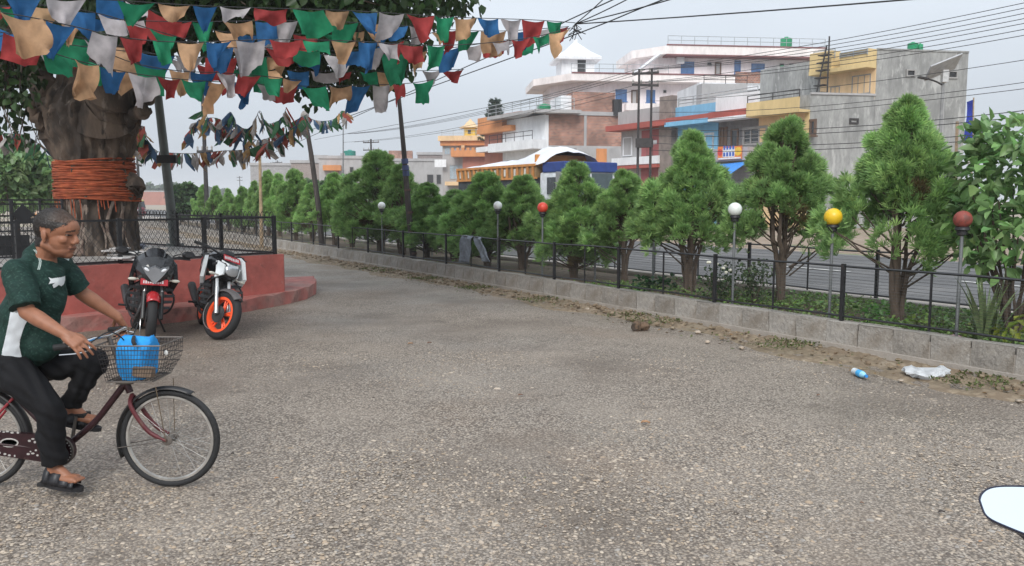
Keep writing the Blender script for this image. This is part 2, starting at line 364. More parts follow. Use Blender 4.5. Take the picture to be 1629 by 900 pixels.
# fences
WIRE = mat('thin_fence_wire', (.10, .10, .10), .5, .4, var=.1)
def fence(off, zb, zt, label, thick, thin, wires, seed):
    f = thing('iron_fence', label, 'fence', along(0, off, zb)); RR = frame3(WDIR, WN, Z); rr = random.Random(seed)
    for nm, zz, hh in (('rail', zt, .022), ('rail', zb + .035, .022)):
        pts = [along(t, off, zz + .006 * math.sin(t * 1.3) + .004 * math.sin(t * 3.1)) for t in np.arange(T0, T1 + .1, .5)]
        MB().tube(pts, .013, 4).build(nm, BLACK, f)
    for t in thick:
        MB().box(along(t, off, (zb + zt) / 2 + .005), (.042, .042, zt - zb + .05), RR, .004).build('post', BLACK, f)
    for t in thin:
        MB().box(along(t, off, (zb + zt) / 2), (.02, .016, zt - zb), RR).build('bar', BLACK, f)
    ts = sorted(thick)
    for a, b in zip(ts[:-1], ts[1:]):
        if a > 30: continue
        m_ = MB()
        for q in range(wires):
            zz = zb + .06 + (zt - zb - .08) * (q + .5) / wires
            m_.tube([along(a, off, zz), along((a + b) / 2, off, zz + rr.uniform(-.012, .004)), along(b, off, zz)], .0015, 3, caps=False)
        m_.build('wire_mesh', WIRE, f)
    return f
near_thick = [tpx(x, .09) for x in (1344, 1139, 985, 882, 794)]
sp = 2.05
NT = [near_thick[0] - sp * 2, near_thick[0] - sp] + near_thick; t = near_thick[-1] + 2.2
while t < T1: NT.append(t); t += 2.2
NB = [(a + b) / 2 for a, b in zip(NT[:-1], NT[1:])]
fence(.09, WALLH + .01, .955, 'near black iron fence on the block wall beside the plaza', NT, NB, 16, 1)
FT = [tpx(x, MW + .09) for x in (1578, 1343 - 150)]
sp = 2.3; FT = [FT[1] + sp * k for k in range(-5, 22)]
fence(MW + .09, .33, .98, 'black iron fence on the far side of the planted strip along the road', FT, [t + sp / 2 for t in FT[:-1]], 12, 2)
# ================================================================ vegetation
LEAF = leafmat('thuja_foliage', .34, .55); BLEAF = leafmat('broad_leaf', .34, .38)
BARK = mat('thuja_bark', (.105, .078, .06), .95, var=.3, scale=20, bump=.8, bscale=50, stretch=(1, 1, .25))
def blades(base, axis, nrm, length, width, spread, nb, col, rs):
    """fans of diamond blades; base/axis/nrm (n,3), col (n,3) -> V,F,C"""
    n = len(base); side = np.cross(nrm, axis); side /= np.linalg.norm(side, axis=1, keepdims=True) + 1e-9
    V = np.zeros((n, nb, 4, 3), np.float32); C = np.zeros((n, nb, 4, 3), np.float32)
    for k in range(nb):
        a = (k / (nb - 1) - .5) * 2 * spread + rs.normal(0, .12, n)
        d = axis * np.cos(a)[:, None] + side * np.sin(a)[:, None] + nrm * rs.normal(0, .16, n)[:, None]
        ll = (length * rs.uniform(.7, 1.2, n) * (1 - .25 * abs(k / (nb - 1) - .5)))[:, None]
        wv = np.cross(d, nrm) * (width * rs.uniform(.8, 1.25, n))[:, None]
        V[:, k, 0] = base; V[:, k, 1] = base + d * ll * .55 + wv; V[:, k, 2] = base + d * ll; V[:, k, 3] = base + d * ll * .55 - wv
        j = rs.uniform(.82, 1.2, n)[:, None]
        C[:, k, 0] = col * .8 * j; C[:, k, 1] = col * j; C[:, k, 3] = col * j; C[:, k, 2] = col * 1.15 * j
    V = V.reshape(-1, 3); F = np.arange(len(V)).reshape(-1, 4)
    return V, F, C.reshape(-1, 3)
def thuja_mesh(seed, H, R, nl, nf, nb, zmin, gap=0.0):
    rs = np.random.default_rng(seed)
    def prof(h):
        x = h / H
        return R * np.where(x < .40, .55 + .45 * (x / .40) ** .8, np.clip(1 - ((x - .40) / .60) ** 1.02, 0, 1) + .03)
    h = zmin + (H * .965 - zmin) * rs.uniform(0, 1, nl) ** 1.0; az = rs.uniform(0, 6.283, nl)
    az = np.arange(nl) * 2.399963 + rs.normal(0, .5, nl)
    rr = prof(h) * np.sqrt(rs.uniform(.25, 1.0, nl)) * rs.uniform(.75, 1.08, nl)
    pa, pb = rs.uniform(0, 6.28, 2); rr = rr * (1 + .20 * np.sin(2 * az + pa + h * 1.5) + .16 * np.sin(3 * az + pb - h * 4)); h = h + rs.normal(0, .04, nl)
    cen = np.stack([rr * np.cos(az), rr * np.sin(az), h], 1)
    lr = (.12 + .09 * rs.uniform(0, 1, nl)) * (H / 2.7) * np.clip(prof(h) / R + .16, .26, 1)
    if gap: keep = ~((cen[:, 2] < H * .5) & (rs.uniform(0, 1, nl) < gap)); cen, lr, az, rr, h = cen[keep], lr[keep], az[keep], rr[keep], h[keep]; nl = len(h)
    tone = rs.uniform(.70, 1.28, nl)
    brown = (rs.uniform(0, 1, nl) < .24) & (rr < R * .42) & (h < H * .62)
    base = []; axis = []; nrm = []; col = []
    for i in range(nl):
        d = rs.normal(0, 1, (nf, 3)); d[:, 2] = d[:, 2] * .9 + .25; out = np.array([math.cos(az[i]), math.sin(az[i]), .3]); d += out * .75
        d /= np.linalg.norm(d, axis=1, keepdims=True)
        p = cen[i] + d * lr[i] * np.array([.8, .8, 1.35]) * rs.uniform(.45, 1, (nf, 1))
        ax = d * .55 + out * .5 + np.array([0, 0, .75]) + rs.normal(0, .22, (nf, 3)); ax /= np.linalg.norm(ax, axis=1, keepdims=True)
        a2 = rs.uniform(0, 6.283, nf); nv = np.stack([np.cos(a2), np.sin(a2), rs.normal(0, .25, nf)], 1); nv -= ax * (nv * ax).sum(1)[:, None]; nv /= np.linalg.norm(nv, axis=1, keepdims=True)
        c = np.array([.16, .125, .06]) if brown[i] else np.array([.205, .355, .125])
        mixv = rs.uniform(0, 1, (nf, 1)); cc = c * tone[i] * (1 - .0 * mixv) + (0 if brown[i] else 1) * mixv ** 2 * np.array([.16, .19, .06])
        base.append(p); axis.append(ax); nrm.append(nv); col.append(cc)
    base, axis, nrm, col = [np.concatenate(x) for x in (base, axis, nrm, col)]
    sc = H / 2.7
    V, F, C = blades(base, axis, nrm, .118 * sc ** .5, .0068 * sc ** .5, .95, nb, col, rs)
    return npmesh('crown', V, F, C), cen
def thuja_trunk(seed, H, R, cen):
    rs = random.Random(seed); m = MB(); ns = rs.choice([3, 4, 5])
    for k in range(ns):
        a = rs.uniform(0, 6.28); b = Vector((math.cos(a), math.sin(a), 0)); r0 = rs.uniform(.028, .05) * H / 2.7
        P = spline([b * rs.uniform(.02, .06), b * rs.uniform(.05, .13) + Z * H * .2, b * rs.uniform(.08, .3) * R / .7 + Z * H * .42, b * rs.uniform(.1, .3) * R / .7 + Z * H * .72], 4)
        m.tube([p + Vector((rs.gauss(0, .008), rs.gauss(0, .008), 0)) for p in P], [r0 * (1 - .75 * i / (len(P) - 1)) for i in range(len(P))], 7)
    P = [Vector((rs.gauss(0, .012), rs.gauss(0, .012), -.08 + H * .95 * i / 9)) for i in range(10)]
    m.tube(P, [.046 * H / 2.7 * (1 - .85 * i / 9) for i in range(10)], 8)
    for i in rs.sample(range(len(cen)), min(70, len(cen))):
        c = Vector(cen[i]); z0 = max(.25, c.z - rs.uniform(.35, .6)); s0 = Vector((c.x * .12, c.y * .12, z0))
        m.tube([s0, s0.lerp(c, .55) - Z * .04, c], [.014, .010, .005], 4, caps=False)
    return m
VAR = []
for k, (H, R, nl, nf, nb, zm, gap) in enumerate([(2.75, .76, 150, 38, 10, .88, .12), (2.75, .78, 135, 36, 10, .95, .30), (2.7, .72, 150, 36, 10, .88, .12), (2.7, .66, 165, 34, 9, .42, .0), (2.7, .62, 135, 28, 7, .40, 0)]):
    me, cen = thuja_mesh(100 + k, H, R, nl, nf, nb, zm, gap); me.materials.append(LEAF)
    tm = thuja_trunk(40 + k, H, R, cen); t_me = bpy.data.meshes.new('trunk'); t_me.from_pydata([tuple(v) for v in tm.v], [], tm.f); t_me.materials.append(BARK); shade(t_me)
    VAR.append((H, R, me, t_me))
# pixel column of the trunk, pixel row of the tip, crown width in pixels, variant, label
TH = [(1432, 160, 186, 0, 'largest thuja tree, bushy and pointed, between the yellow and dull red globes'),
      (1248, 186, 165, 1, 'open thuja tree showing several bare stems, left of the yellow globe lamp'),
      (1098, 210, 150, 2, 'dense pointed thuja tree just left of the big white globe lamp'),
      (992, 270, 118, 1, 'short broad thuja tree with bare lower stems right of the truck cab'),
      (916, 256, 112, 3, 'thuja tree standing in front of the white truck cab'),
      (832, 280, 92, 2, 'thuja tree between the white globe and the bright red globe'),
      (772, 272, 86, 3, 'thuja tree left of the white globe, before the decorated truck body'),
      (722, 302, 66, 4, 'low thuja tree beside the cloth hung on the fence'),
      (682, 290, 66, 3, 'thuja tree just right of the banded dark flag pole'),
      (640, 262, 66, 4, 'thuja tree just left of the banded dark flag pole'),
      (602, 238, 84, 3, 'tallest dark thuja tree in the far part of the strip'),
      (560, 290, 48, 4, 'small thuja tree left of the tallest dark one'),
      (532, 276, 50, 2, 'thuja tree right of the slanted flag pole'),
      (497, 292, 42, 4, 'small thuja tree close behind the slanted flag pole'),
      (470, 268, 44, 3, 'first thuja tree left of the slanted flag pole'),
      (446, 276, 36, 4, 'second thuja tree left of the slanted flag pole'),
      (428, 272, 34, 2, 'thuja tree right behind the bamboo pole'),
      (407, 288, 28, 4, 'thuja tree just left of the bamboo pole'),
      (388, 296, 28, 3, 'far thuja tree over the corner of the tree platform'),
      (366, 300, 26, 4, 'far pale thuja tree, third from the left end of the row'),
      (346, 296, 26, 2, 'far pale thuja tree, second from the left end of the row'),
      (325, 294, 26, 4, 'far pale thuja tree at the left end of the row')]
for i, (px, ty, wd, vi, lab) in enumerate(TH):
    off = 1.2 + (.15 if i % 2 else -.1); t = tpx(px, off); p = along(t, off, .22)
    H, R, me, t_me = VAR[vi]
    dist = p.y; top = at(px, ty, dist).z; s_h = (top - .22) / H; s_w = (wd / 2 / FPX * dist * (1.12 if i < 5 else 1.42)) / R
    o = thing('thuja_tree', lab, 'tree', p, 'thuja trees planted along the fenced strip', rz=i * 1.7 + .4); o.scale = (s_w, s_w, s_h)
    for nm, mm in (('trunk', t_me), ('crown', me)):
        c = bpy.data.objects.new(nm, mm); COL.objects.link(c); c.parent = o

# ---------------------------------------------------------------- leaf cards with a fold and a point (six corners)
def leaves(P, D, Nn, size, col, rs, fold=.25, asp=.42, droop=.15):
    n = len(P); side = np.cross(D, Nn); side /= np.linalg.norm(side, axis=1, keepdims=True) + 1e-9; s = size[:, None]
    V = np.zeros((n, 6, 3), np.float32)
    V[:, 0] = P; V[:, 1] = P + D * s * .38 + side * s * asp + Nn * s * fold * .5; V[:, 2] = P + D * s * .75 + side * s * asp * .62 + Nn * s * (fold * .3 - droop * .5)
    V[:, 3] = P + D * s - Nn * s * droop; V[:, 4] = P + D * s * .75 - side * s * asp * .62 + Nn * s * (fold * .3 - droop * .5); V[:, 5] = P + D * s * .38 - side * s * asp + Nn * s * fold * .5
    b = np.arange(n)[:, None] * 6
    F = np.concatenate([b + np.array([[0, 1, 2, 3]]), b + np.array([[0, 3, 4, 5]])])
    return V.reshape(-1, 3), F, np.repeat(col, 6, 0)
def unit(a): return a / (np.linalg.norm(a, axis=1, keepdims=True) + 1e-9)
def leaf_cloud(cents, rads, per, size, base_col, seed, droop=.6, asp=.42, bright=.35):
    rs = np.random.default_rng(seed); Ps = []; Ds = []; Ns = []; Ss = []; Cs = []
    for c, r in zip(cents, rads):
        n = max(6, int(per * (r / .5) ** 2)); d = unit(rs.normal(0, 1, (n, 3))); P = np.array(c) + d * (np.array(r) * rs.uniform(.2, 1, (n, 1)) ** .6)
        D = unit(d * .7 + rs.normal(0, .6, (n, 3)) + np.array([0, 0, -droop])); Nv = rs.normal(0, .5, (n, 3)) + np.array([0, 0, 1.0]); Nv -= D * (Nv * D).sum(1)[:, None]
        Ps.append(P); Ds.append(D); Ns.append(unit(Nv)); Ss.append(size * rs.uniform(.65, 1.25, n))
        tone = rs.uniform(.8, 1.2); Cs.append(np.array(base_col) * tone * (1 + bright * rs.uniform(-1, 1, (n, 1))) * (1 + rs.normal(0, .06, (n, 3))))
    return leaves(*[np.concatenate(x) for x in (Ps, Ds, Ns, Ss)], np.clip(np.concatenate(Cs), .002, 1), rs, asp=asp)
def shrub(name, label, cat, p, cents, rads, per, size, colr, seed, stems, stem_r=.012, group=None, asp=.42, droop=.2, stem_mat=None):
    o = thing(name, label, cat, p, group)
    V, F, C = leaf_cloud([tuple(Vector(c)) for c in cents], rads, per, size, colr, seed, droop, asp)
    link('foliage', npmesh('foliage', V, F, C), BLEAF, o)
    m = MB(); rr = random.Random(seed)
    for c in stems:
        c = Vector(c); m.tube([Vector((rr.gauss(0, .03), rr.gauss(0, .03), -.05)), Vector((c.x * .45 + rr.gauss(0, .02), c.y * .45 + rr.gauss(0, .02), c.z * .5)), c], [stem_r, stem_r * .8, stem_r * .4], 5)
    m.build('stem', stem_mat or BARK, o, local=True); return o
# broad-leaved bush at the right edge of the picture
tb = tpx(1618, 1.15); pb = along(tb, 1.15, .22); rr = random.Random(3); cents = []; rads = []
for k in range(120):
    z = rr.uniform(.75, 2.25); r = .60 * (1 - ((z - 1.35) / 1.25) ** 2) ** .5 if abs(z - 1.35) < 1.25 else .1; a = rr.uniform(0, 6.28); q = rr.uniform(.3, 1) ** .5 * r
    cents.append((q * math.cos(a), q * math.sin(a), z)); rads.append(rr.uniform(.13, .24))
shrub('broadleaf_bush', 'tall bush with big glossy oval leaves at the right edge', 'bush', pb, cents, rads, 105, .15, (.22, .37, .14), 5, [cents[i] for i in range(0, 120, 6)], .018, asp=.30, droop=.15)
# low plants in the strip
def small(px, off, name, label, cat, hh, spread, nc, rad, per, size, colr, seed, asp=.4, stem_r=.006):
    p = along(tpx(px, off), off, .24); rr = random.Random(seed)
    cs = [(rr.gauss(0, spread), rr.gauss(0, spread), rr.uniform(.25, 1) * hh) for k in range(nc)]
    return shrub(name, label, cat, p, cs, [rad * rr.uniform(.8, 1.2) for _ in cs], per, size, colr, seed, cs[:8], stem_r, asp=asp)
small(1037, .85, 'leafy_plant', 'low dark green leafy clump at the foot of the near fence', 'plant', .16, .13, 10, .12, 260, .11, (.035, .10, .035), 11, .28)
fb = small(1143, .55, 'rose_bush', 'small dark bush with white flowers behind the near fence', 'bush', .55, .10, 16, .12, 330, .055, (.045, .085, .03), 12)
m_ = MB(); rr = random.Random(5)
for k in range(9):
    c = Vector((rr.gauss(0, .14), rr.gauss(0, .12) - .06, rr.uniform(.3, .68)))
    for q in range(6):
        d = Vector((rr.gauss(0, 1), rr.gauss(0, 1), rr.gauss(.4, .6))).normalized(); m_.ball(c + d * .014, (.018, .018, .010), 6, 4, d.to_track_quat('Z', 'Y').to_matrix())
m_.build('flowers', mat('white_petals', (.75, .74, .62), .6), fb, True, local=True)
small(1202, .75, 'wispy_shrub', 'wispy grey-green shrub with small leaves between the white and yellow globes', 'bush', .62, .15, 22, .12, 300, .05, (.085, .125, .06), 13)
small(1166, .95, 'wispy_shrub', 'thin small-leaved shrub at the foot of the big white globe lamp', 'bush', .42, .1, 9, .1, 260, .05, (.08, .13, .05), 15)
small(1395, .7, 'leafy_plant', 'low bright green plant under the largest thuja tree', 'plant', .17, .16, 10, .1, 260, .07, (.07, .17, .04), 14)
small(1478, .5, 'leafy_plant', 'small yellow-green plant right of the largest thuja trunk', 'plant', .16, .09, 7, .08, 300, .06, (.13, .2, .04), 17)
small(1506, .6, 'leafy_plant', 'pale bushy plant left of the spiky blade plant', 'plant', .3, .08, 7, .08, 300, .05, (.08, .14, .05), 18)
# spiky plant of long upright blades
p = along(tpx(1575, .42), .42, .22); o = thing('blade_plant', 'spiky plant of long striped upright blades near the right edge', 'plant', p); rr = random.Random(8)
BL = mat('blade_leaf', (.11, .165, .07), .5, var=.35, scale=14, stretch=(1, 1, 5), stain=((.28, .30, .14), 20, .52, .6, .6))
for k in range(34):
    a = rr.uniform(0, 6.28); lean = rr.uniform(.05, .6); ln_ = rr.uniform(.5, .86); d = Vector((math.cos(a), math.sin(a), 0)); w_ = rr.uniform(.014, .024); sd_ = Vector((-d.y, d.x, 0))
    b0 = d * rr.uniform(0, .1); V = []; F = []
    for q in range(6):
        u_ = q / 5; c = b0 + d * (lean * ln_ * u_ ** 1.6) + Z * (ln_ * (u_ - .25 * lean * u_ ** 2)); ww = w_ * (.7 + .8 * u_ - 1.5 * u_ ** 3)
        V += [c - sd_ * ww, c - Vector((d.x, d.y, 0)) * ww * .3, c + sd_ * ww]
        if q: F += [(3 * q - 3, 3 * q - 2, 3 * q + 1, 3 * q), (3 * q - 2, 3 * q - 1, 3 * q + 2, 3 * q + 1)]
    MB().add(V, F).build('blade', BL, o, True, local=True)
# yellow-green big leaf plant cut by the right edge
small(1622, .5, 'leafy_plant', 'plant with long yellow-green leaves low at the right edge', 'plant', .25, .07, 4, .12, 90, .17, (.24, .30, .05), 19, .2)
# ground cover in the strip: uncountable
rs = np.random.default_rng(21); n = 15000; tt = np.where(rs.uniform(0, 1, n) < .7, rs.uniform(-1, 7, n), rs.uniform(-2, 28, n)); oo = rs.uniform(.2, MW - .05, n)
den = np.sin(tt * 2.1) * .5 + np.sin(oo * 3 + tt * .9) * .6 + rs.normal(0, .5, n) + np.clip(1.4 - tt * .3, -1.2, 1.2); k = den > .05; tt, oo = tt[k], oo[k]; n = len(tt)
P = np.array([along(a, b, .245) for a, b in zip(tt, oo)]); P[:, 2] += rs.uniform(0, .09, n)
D = unit(np.stack([rs.normal(0, 1, n), rs.normal(0, 1, n), rs.uniform(.1, 1, n)], 1)); Nv = rs.normal(0, .4, (n, 3)) + np.array([0, 0, 1.]); Nv = unit(Nv - D * (Nv * D).sum(1)[:, None])
C = np.array([.155, .25, .075]) * rs.uniform(.6, 1.5, (n, 1)) * (1 + rs.normal(0, .1, (n, 3)))
V, F, C = leaves(P, D, Nv, rs.uniform(.03, .075, n), np.clip(C, .005, 1), rs, asp=.34)
tag(link('ground_cover', npmesh('ground_cover', V, F, C), BLEAF), 'low green weeds and creepers on the soil of the fenced strip', 'ground cover', kind='stuff')
# weeds in the dirt verge
n = 9000; tt = rs.uniform(-4, 16, n); oo = rs.uniform(-.75, -.02, n); den = np.sin(tt * 2.7 + 1) + np.sin(tt * 6.1) * .6 + rs.normal(0, .35, n); k = den > .75; tt, oo = tt[k], oo[k]; n = len(tt)
P = np.array([along(a, b, .05) for a, b in zip(tt, oo)]); D = unit(np.stack([rs.normal(0, 1, n), rs.normal(0, 1, n), rs.uniform(.2, 1.3, n)], 1)); Nv = rs.normal(0, .4, (n, 3)) + np.array([0, 0, 1.]); Nv = unit(Nv - D * (Nv * D).sum(1)[:, None])
V, F, C = leaves(P, D, Nv, rs.uniform(.02, .05, n), np.array([.11, .14, .04]) * rs.uniform(.6, 1.5, (n, 1)), rs, asp=.25)
tag(link('verge_weeds', npmesh('verge_weeds', V, F, C), BLEAF), 'thin green weeds growing in the sandy verge', 'weeds', kind='stuff')

# ---------------------------------------------------------------- globe lamps on posts
def globe(px, py, dia_px, off, colr, label, rough=.35, stain=None, name='globe'):
    t = tpx(px, off); p = along(t, off, .22); c = at(px, py, p.y); r = dia_px / 2 / FPX * p.y
    o = thing('globe_lamp', label, 'lamp', p, 'globe lamps on thin posts in the strip'); x = Vector((p.x, p.y, 0))
    MB().tube([x + Z * .2, x + Z * (c.z - r * 1.25)], .018, 10).build('post', STEEL, o, True)
    MB().lathe([(.03, 0), (.05, .012), (.05, .05), (.075, .06), (.07, .085), (.05, .10)], (p.x, p.y, c.z - r - .075), 14).build('collar', BLACK, o, True)
    MB().ball((p.x, p.y, c.z), r, 28, 18).build('globe', mat('globe_' + name, colr, rough, var=.08, scale=9, stain=stain), o, True)
globe(1168, 333, 22, .3, (.72, .76, .72), 'large white globe lamp right of the dense pointed thuja', .3, ((.35, .42, .36), 9, .55, .7, .35), 'white')
globe(1324, 345, 28, .3, (.78, .50, .02), 'yellow globe lamp with brown scuffs on a steel post', .35, ((.25, .13, .02), 16, .60, .66, .8), 'yellow')
globe(1530, 349, 28, .3, (.26, .055, .04), 'dull red-brown globe lamp near the right edge', .6, ((.12, .04, .03), 14, .5, .6, .8), 'dull_red')
globe(863, 330, 17, .35, (.72, .07, .04), 'bright red globe lamp before the thuja by the truck', .35, ((.4, .10, .08), 12, .55, .65, .5), 'red')
globe(792, 327, 14, .60, (.74, .75, .73), 'white globe lamp left of the bright red globe', .35, None, 'white2')
globe(608, 327, 12, .55, (.76, .77, .76), 'white globe lamp before the tallest dark thuja', .35, None, 'white3')
globe(687, 327, 11, 1.6, (.20, .25, .22), 'grey-green globe lamp half hidden right of the banded pole', .5, None, 'grey')
for px, off, lab in ((1040, 1.3, 'bare steel lamp post without a globe beside the dense thuja'), (947, 1.3, 'bare steel lamp post without a globe between two thujas')):
    p = along(tpx(px, off), off, .22); MB().tube([p, p + Z * .95], .02, 8).build('post', STEEL, None, True, loc=p); ob = COL.objects[-1]
    ob.name = 'lamp_post'; tag(ob, lab, 'post', 'bare lamp posts in the strip')
# ================================================================ tree platform with its fence, the old pipal tree
RED = mat('worn_red_paint', (.42, .115, .095), .75, var=.22, scale=3, bump=.35, bscale=25, stain=[((.21, .065, .055), 2.2, .5, .68, .75), ((.42, .20, .17), 7, .6, .72, .6), ((.10, .06, .05), 9, .64, .74, .6)])
RED2 = mat('worn_red_paint_step', (.38, .135, .115), .8, var=.25, scale=3, bump=.5, bscale=20, stain=[((.36, .22, .19), 2.5, .45, .62, .75), ((.13, .05, .045), 5, .55, .7, .7)])
PH = .82
C0 = gnd(454, 404, PH); A0 = gnd(160, 422, PH); D1 = Vector((C0.x - A0.x, C0.y - A0.y, 0)).normalized(); D2 = Vector((-D1.y, D1.x, 0))
def pl(a, b, z=0.0): return Vector((C0.x, C0.y, 0)) - D1 * a + D2 * b + Z * z      # a metres left along the front edge, b metres back
PLW, PLD = 5.2, 4.9
pf = thing('tree_platform', 'red painted masonry platform around the old tree trunk', 'platform', pl(2.5, 2.4))
m_ = MB(); pts = [pl(.04, 0), pl(PLW, 0), pl(PLW, PLD), pl(0, PLD), pl(0, .04)]; m_.prism(pts, -.02, PH); m_.build('wall', RED, pf)
m_ = MB(); pts = []; w_ = .46
for k in range(9): a = -math.pi / 2 + k / 8 * math.pi / 2; pts.append(pl(-w_ * .9 * math.cos(a) - .0, .02 + w_ * math.sin(a)))
pts = [p_.xy.to_3d() for p_ in spline([gnd(-200, 572), gnd(0, 543), gnd(160, 525), gnd(257, 516), gnd(340, 506), gnd(400, 496), gnd(445, 487), gnd(480, 478), gnd(498, 470), gnd(503, 462), gnd(499, 455)], 4)] + [pl(-.25, 2.6), pl(PLW + 1.2, 2.6)]
m_.prism(pts, -.02, .20)
for v in m_.v: v += Vector((random.gauss(0, .012), random.gauss(0, .012), random.gauss(0, .008)))
m_.build('step', RED2, pf)
m_ = MB(); m_.prism([pl(.12, .12), pl(PLW - .1, .12), pl(PLW - .1, PLD - .1), pl(.12, PLD - .1)], PH - .03, PH + .012); m_.build('paving', mat('platform_paving', (.36, .34, .32), .8, var=.3, scale=4, stain=((.15, .12, .1), 3, .5, .65, .7)), pf)
# fence on the platform: chain link panels between posts
GAL = mat('chain_link_wire', (.035, .035, .038), .5, .3)
pfen = thing('platform_fence', 'black chain-link fence with loop top round the tree platform', 'fence', pl(2.5, 2.4, PH))
FH = .60
def panel(A, B, zb, zt, loops=False, dia=.085):
    d = (B - A); Ln = d.length; d.normalize(); q = lambda s, z: A + d * s + Z * z
    MB().box((A + B) / 2 + Z * (zt), (Ln, .03, .03), frame3(d, Z.cross(d), Z)).build('rail', BLACK, pfen)
    MB().box((A + B) / 2 + Z * (zb + .03), (Ln, .03, .03), frame3(d, Z.cross(d), Z)).build('rail', BLACK, pfen)
    m_ = MB(); z0, z1 = zb + .04, zt - .01; h = z1 - z0; s = -h * .8
    while s < Ln:
        for sg in (0, 1):
            s0, s1 = s, s + h * .8; za, zb_ = (z0, z1) if sg == 0 else (z1, z0)
            t0 = max(0, -s0 / (s1 - s0)); t1 = min(1, (Ln - s0) / (s1 - s0))
            if t1 > t0: m_.tube([q(s0 + (s1 - s0) * t0, za + (zb_ - za) * t0), q(s0 + (s1 - s0) * t1, za + (zb_ - za) * t1)], .0032, 3, caps=False)
        s += dia
    m_.build('wire_mesh', GAL, pfen)
    if loops:
        m_ = MB(); s = .06
        while s < Ln - .06:
            m_.tube([q(s + .055 * math.cos(a), zt + .015 + .075 * math.sin(a)) for a in [math.pi * k / 8 for k in range(9)]], .006, 4); s += .125
        m_.build('loop_top', BLACK, pfen)
def post(P, h): MB().box(P + Z * h / 2, (.055, .055, h), frame3(D1, D2, Z), .004).build('post', BLACK, pfen)
fa = [.12, 1.35, 2.62, 3.9, 5.1]
for a in fa: post(pl(a, .12, PH), FH + .03)
for a, b in zip(fa[:-1], fa[1:]): panel(pl(a, .12, PH), pl(b, .12, PH), .0, FH)
fb_ = [.12, 1.7, 3.2, 4.78]
for b in fb_[1:]: post(pl(.12, b, PH), FH + .05)
for a, b in zip(fb_[:-1], fb_[1:]): panel(pl(.12, a, PH), pl(.12, b, PH), 0, FH, True)
for a in fa[1:]: post(pl(a, 4.78, PH), FH + .05)
for a, b in zip(fa[:-1], fa[1:]): panel(pl(a, 4.78, PH), pl(b, 4.78, PH), 0, FH, True)
# gate on the left of the platform with a black spade-shaped plaque
gt = thing('iron_gate', 'black iron gate with a spade-shaped plaque on the left of the platform', 'gate', pl(4.6, 2.2, PH))
G0, G1 = at(-40, 400, 11.6), at(103, 400, 12.4); G0.z = G1.z = PH; gd = (G1 - G0).normalized(); gl = (G1 - G0).length; gn = Z.cross(gd)
Rg = frame3(gd, gn, Z)
for zz in (.88, .82, .42, .2, .04): MB().box((G0 + G1) / 2 + Z * zz, (gl, .025, .025), Rg).build('rail', BLACK, gt)
for s in (.02, .42, .74, 1.0): MB().box(G0 + gd * gl * s + Z * .45, (.05 if s in (.02, .42) else .03, .05, .9), Rg).build('post', BLACK, gt)
m_ = MB(); c = at(37, 345, 12.0); m_.plate([c + gd * x + Z * y for x, y in ((-.10, -.10), (.10, -.10), (.085, -.02), (.15, .03), (.03, .16), (0, .21), (-.03, .16), (-.15, .03), (-.085, -.02))], gn * .02); m_.build('plaque', BLACK, gt)
m_ = MB(); m_.plate([G0 + gd * x + Z * y for x, y in ((.1, .06), (gl * .6, .06), (gl * .6, .36), (.1, .36))], gn * .01); m_.build('sheet_panel', BLACK, gt)
m_ = MB()
for k in range(24):
    s = gl * k / 24; m_.tube([G0 + gd * s + Z * .05, G0 + gd * s + Z * .8], .006, 4)
m_.build('bars', BLACK, gt)

# ---------------------------------------------------------------- the pipal tree
TB = at(158, 405, 13.0); TB.z = PH
BK = mat('pipal_bark', (.11, .08, .06), .95, var=.4, scale=4, bump=1.0, bscale=7, stretch=(1, 1, .4), stain=[((.035, .028, .024), 2.2, .46, .58, .85), ((.26, .215, .18), 5, .6, .70, .7), ((.02, .017, .015), 6, .6, .66, .8)])
tree = thing('pipal_tree', 'huge old tree with thick fluted trunk rising from the red platform', 'tree', TB)
def ridged(P, R, n=44, seed=0, amp=.12):
    rs = random.Random(seed); fl = [(rs.choice([3, 5, 7, 9, 12, 17, 23]), rs.uniform(0, 6.28), rs.uniform(.4, 1)) for _ in range(9)]; P = [Vector(p) for p in P]; V = []; F = []
    for i, (p, r) in enumerate(zip(P, R)):
        for k in range(n):
            a = 2 * math.pi * k / n; q = sum(w * math.sin(f * a + ph + i * .07 * (1 if f % 2 else -1)) for f, ph, w in fl) / 4
            V.append(p + Vector((math.cos(a), math.sin(a), 0)) * r * (1 + amp * q + rs.gauss(0, .016) + .05 * math.sin(i * .9 + 5 * math.sin(a * 2)) * math.sin(a * 4 + i * .35)))
    for i in range(len(P) - 1):
        for k in range(n): l = (k + 1) % n; F.append((i * n + k, i * n + l, (i + 1) * n + l, (i + 1) * n + k))
    return V, F
def tz(py): return at(158, py, 13.0).z
m_ = MB(); rows = [(408, 160, 62), (398, 160, 58), (380, 158, 55), (350, 156, 54), (325, 157, 55), (310, 157, 57), (295, 154, 55), (275, 152, 53), (258, 150, 53), (240, 150, 55), (220, 147, 59), (200, 144, 64), (185, 143, 66), (170, 144, 64), (150, 150, 58), (130, 153, 52), (100, 155, 46)]
P = []; R = []
for (y, xc, hw) in rows: P.append(at(xc, y, 13.0)); R.append(hw / FPX * 13.0)
P2 = []; R2 = []
for i in range(len(P) - 1):
    for q in range(3): P2.append(P[i].lerp(P[i + 1], q / 3)); R2.append(R[i] + (R[i + 1] - R[i]) * q / 3)
P2.append(P[-1]); R2.append(R[-1])
V, F = ridged(P2, R2, 120, 4, .17); m_.add(V, F)
m_.build('trunk', BK, tree, True)
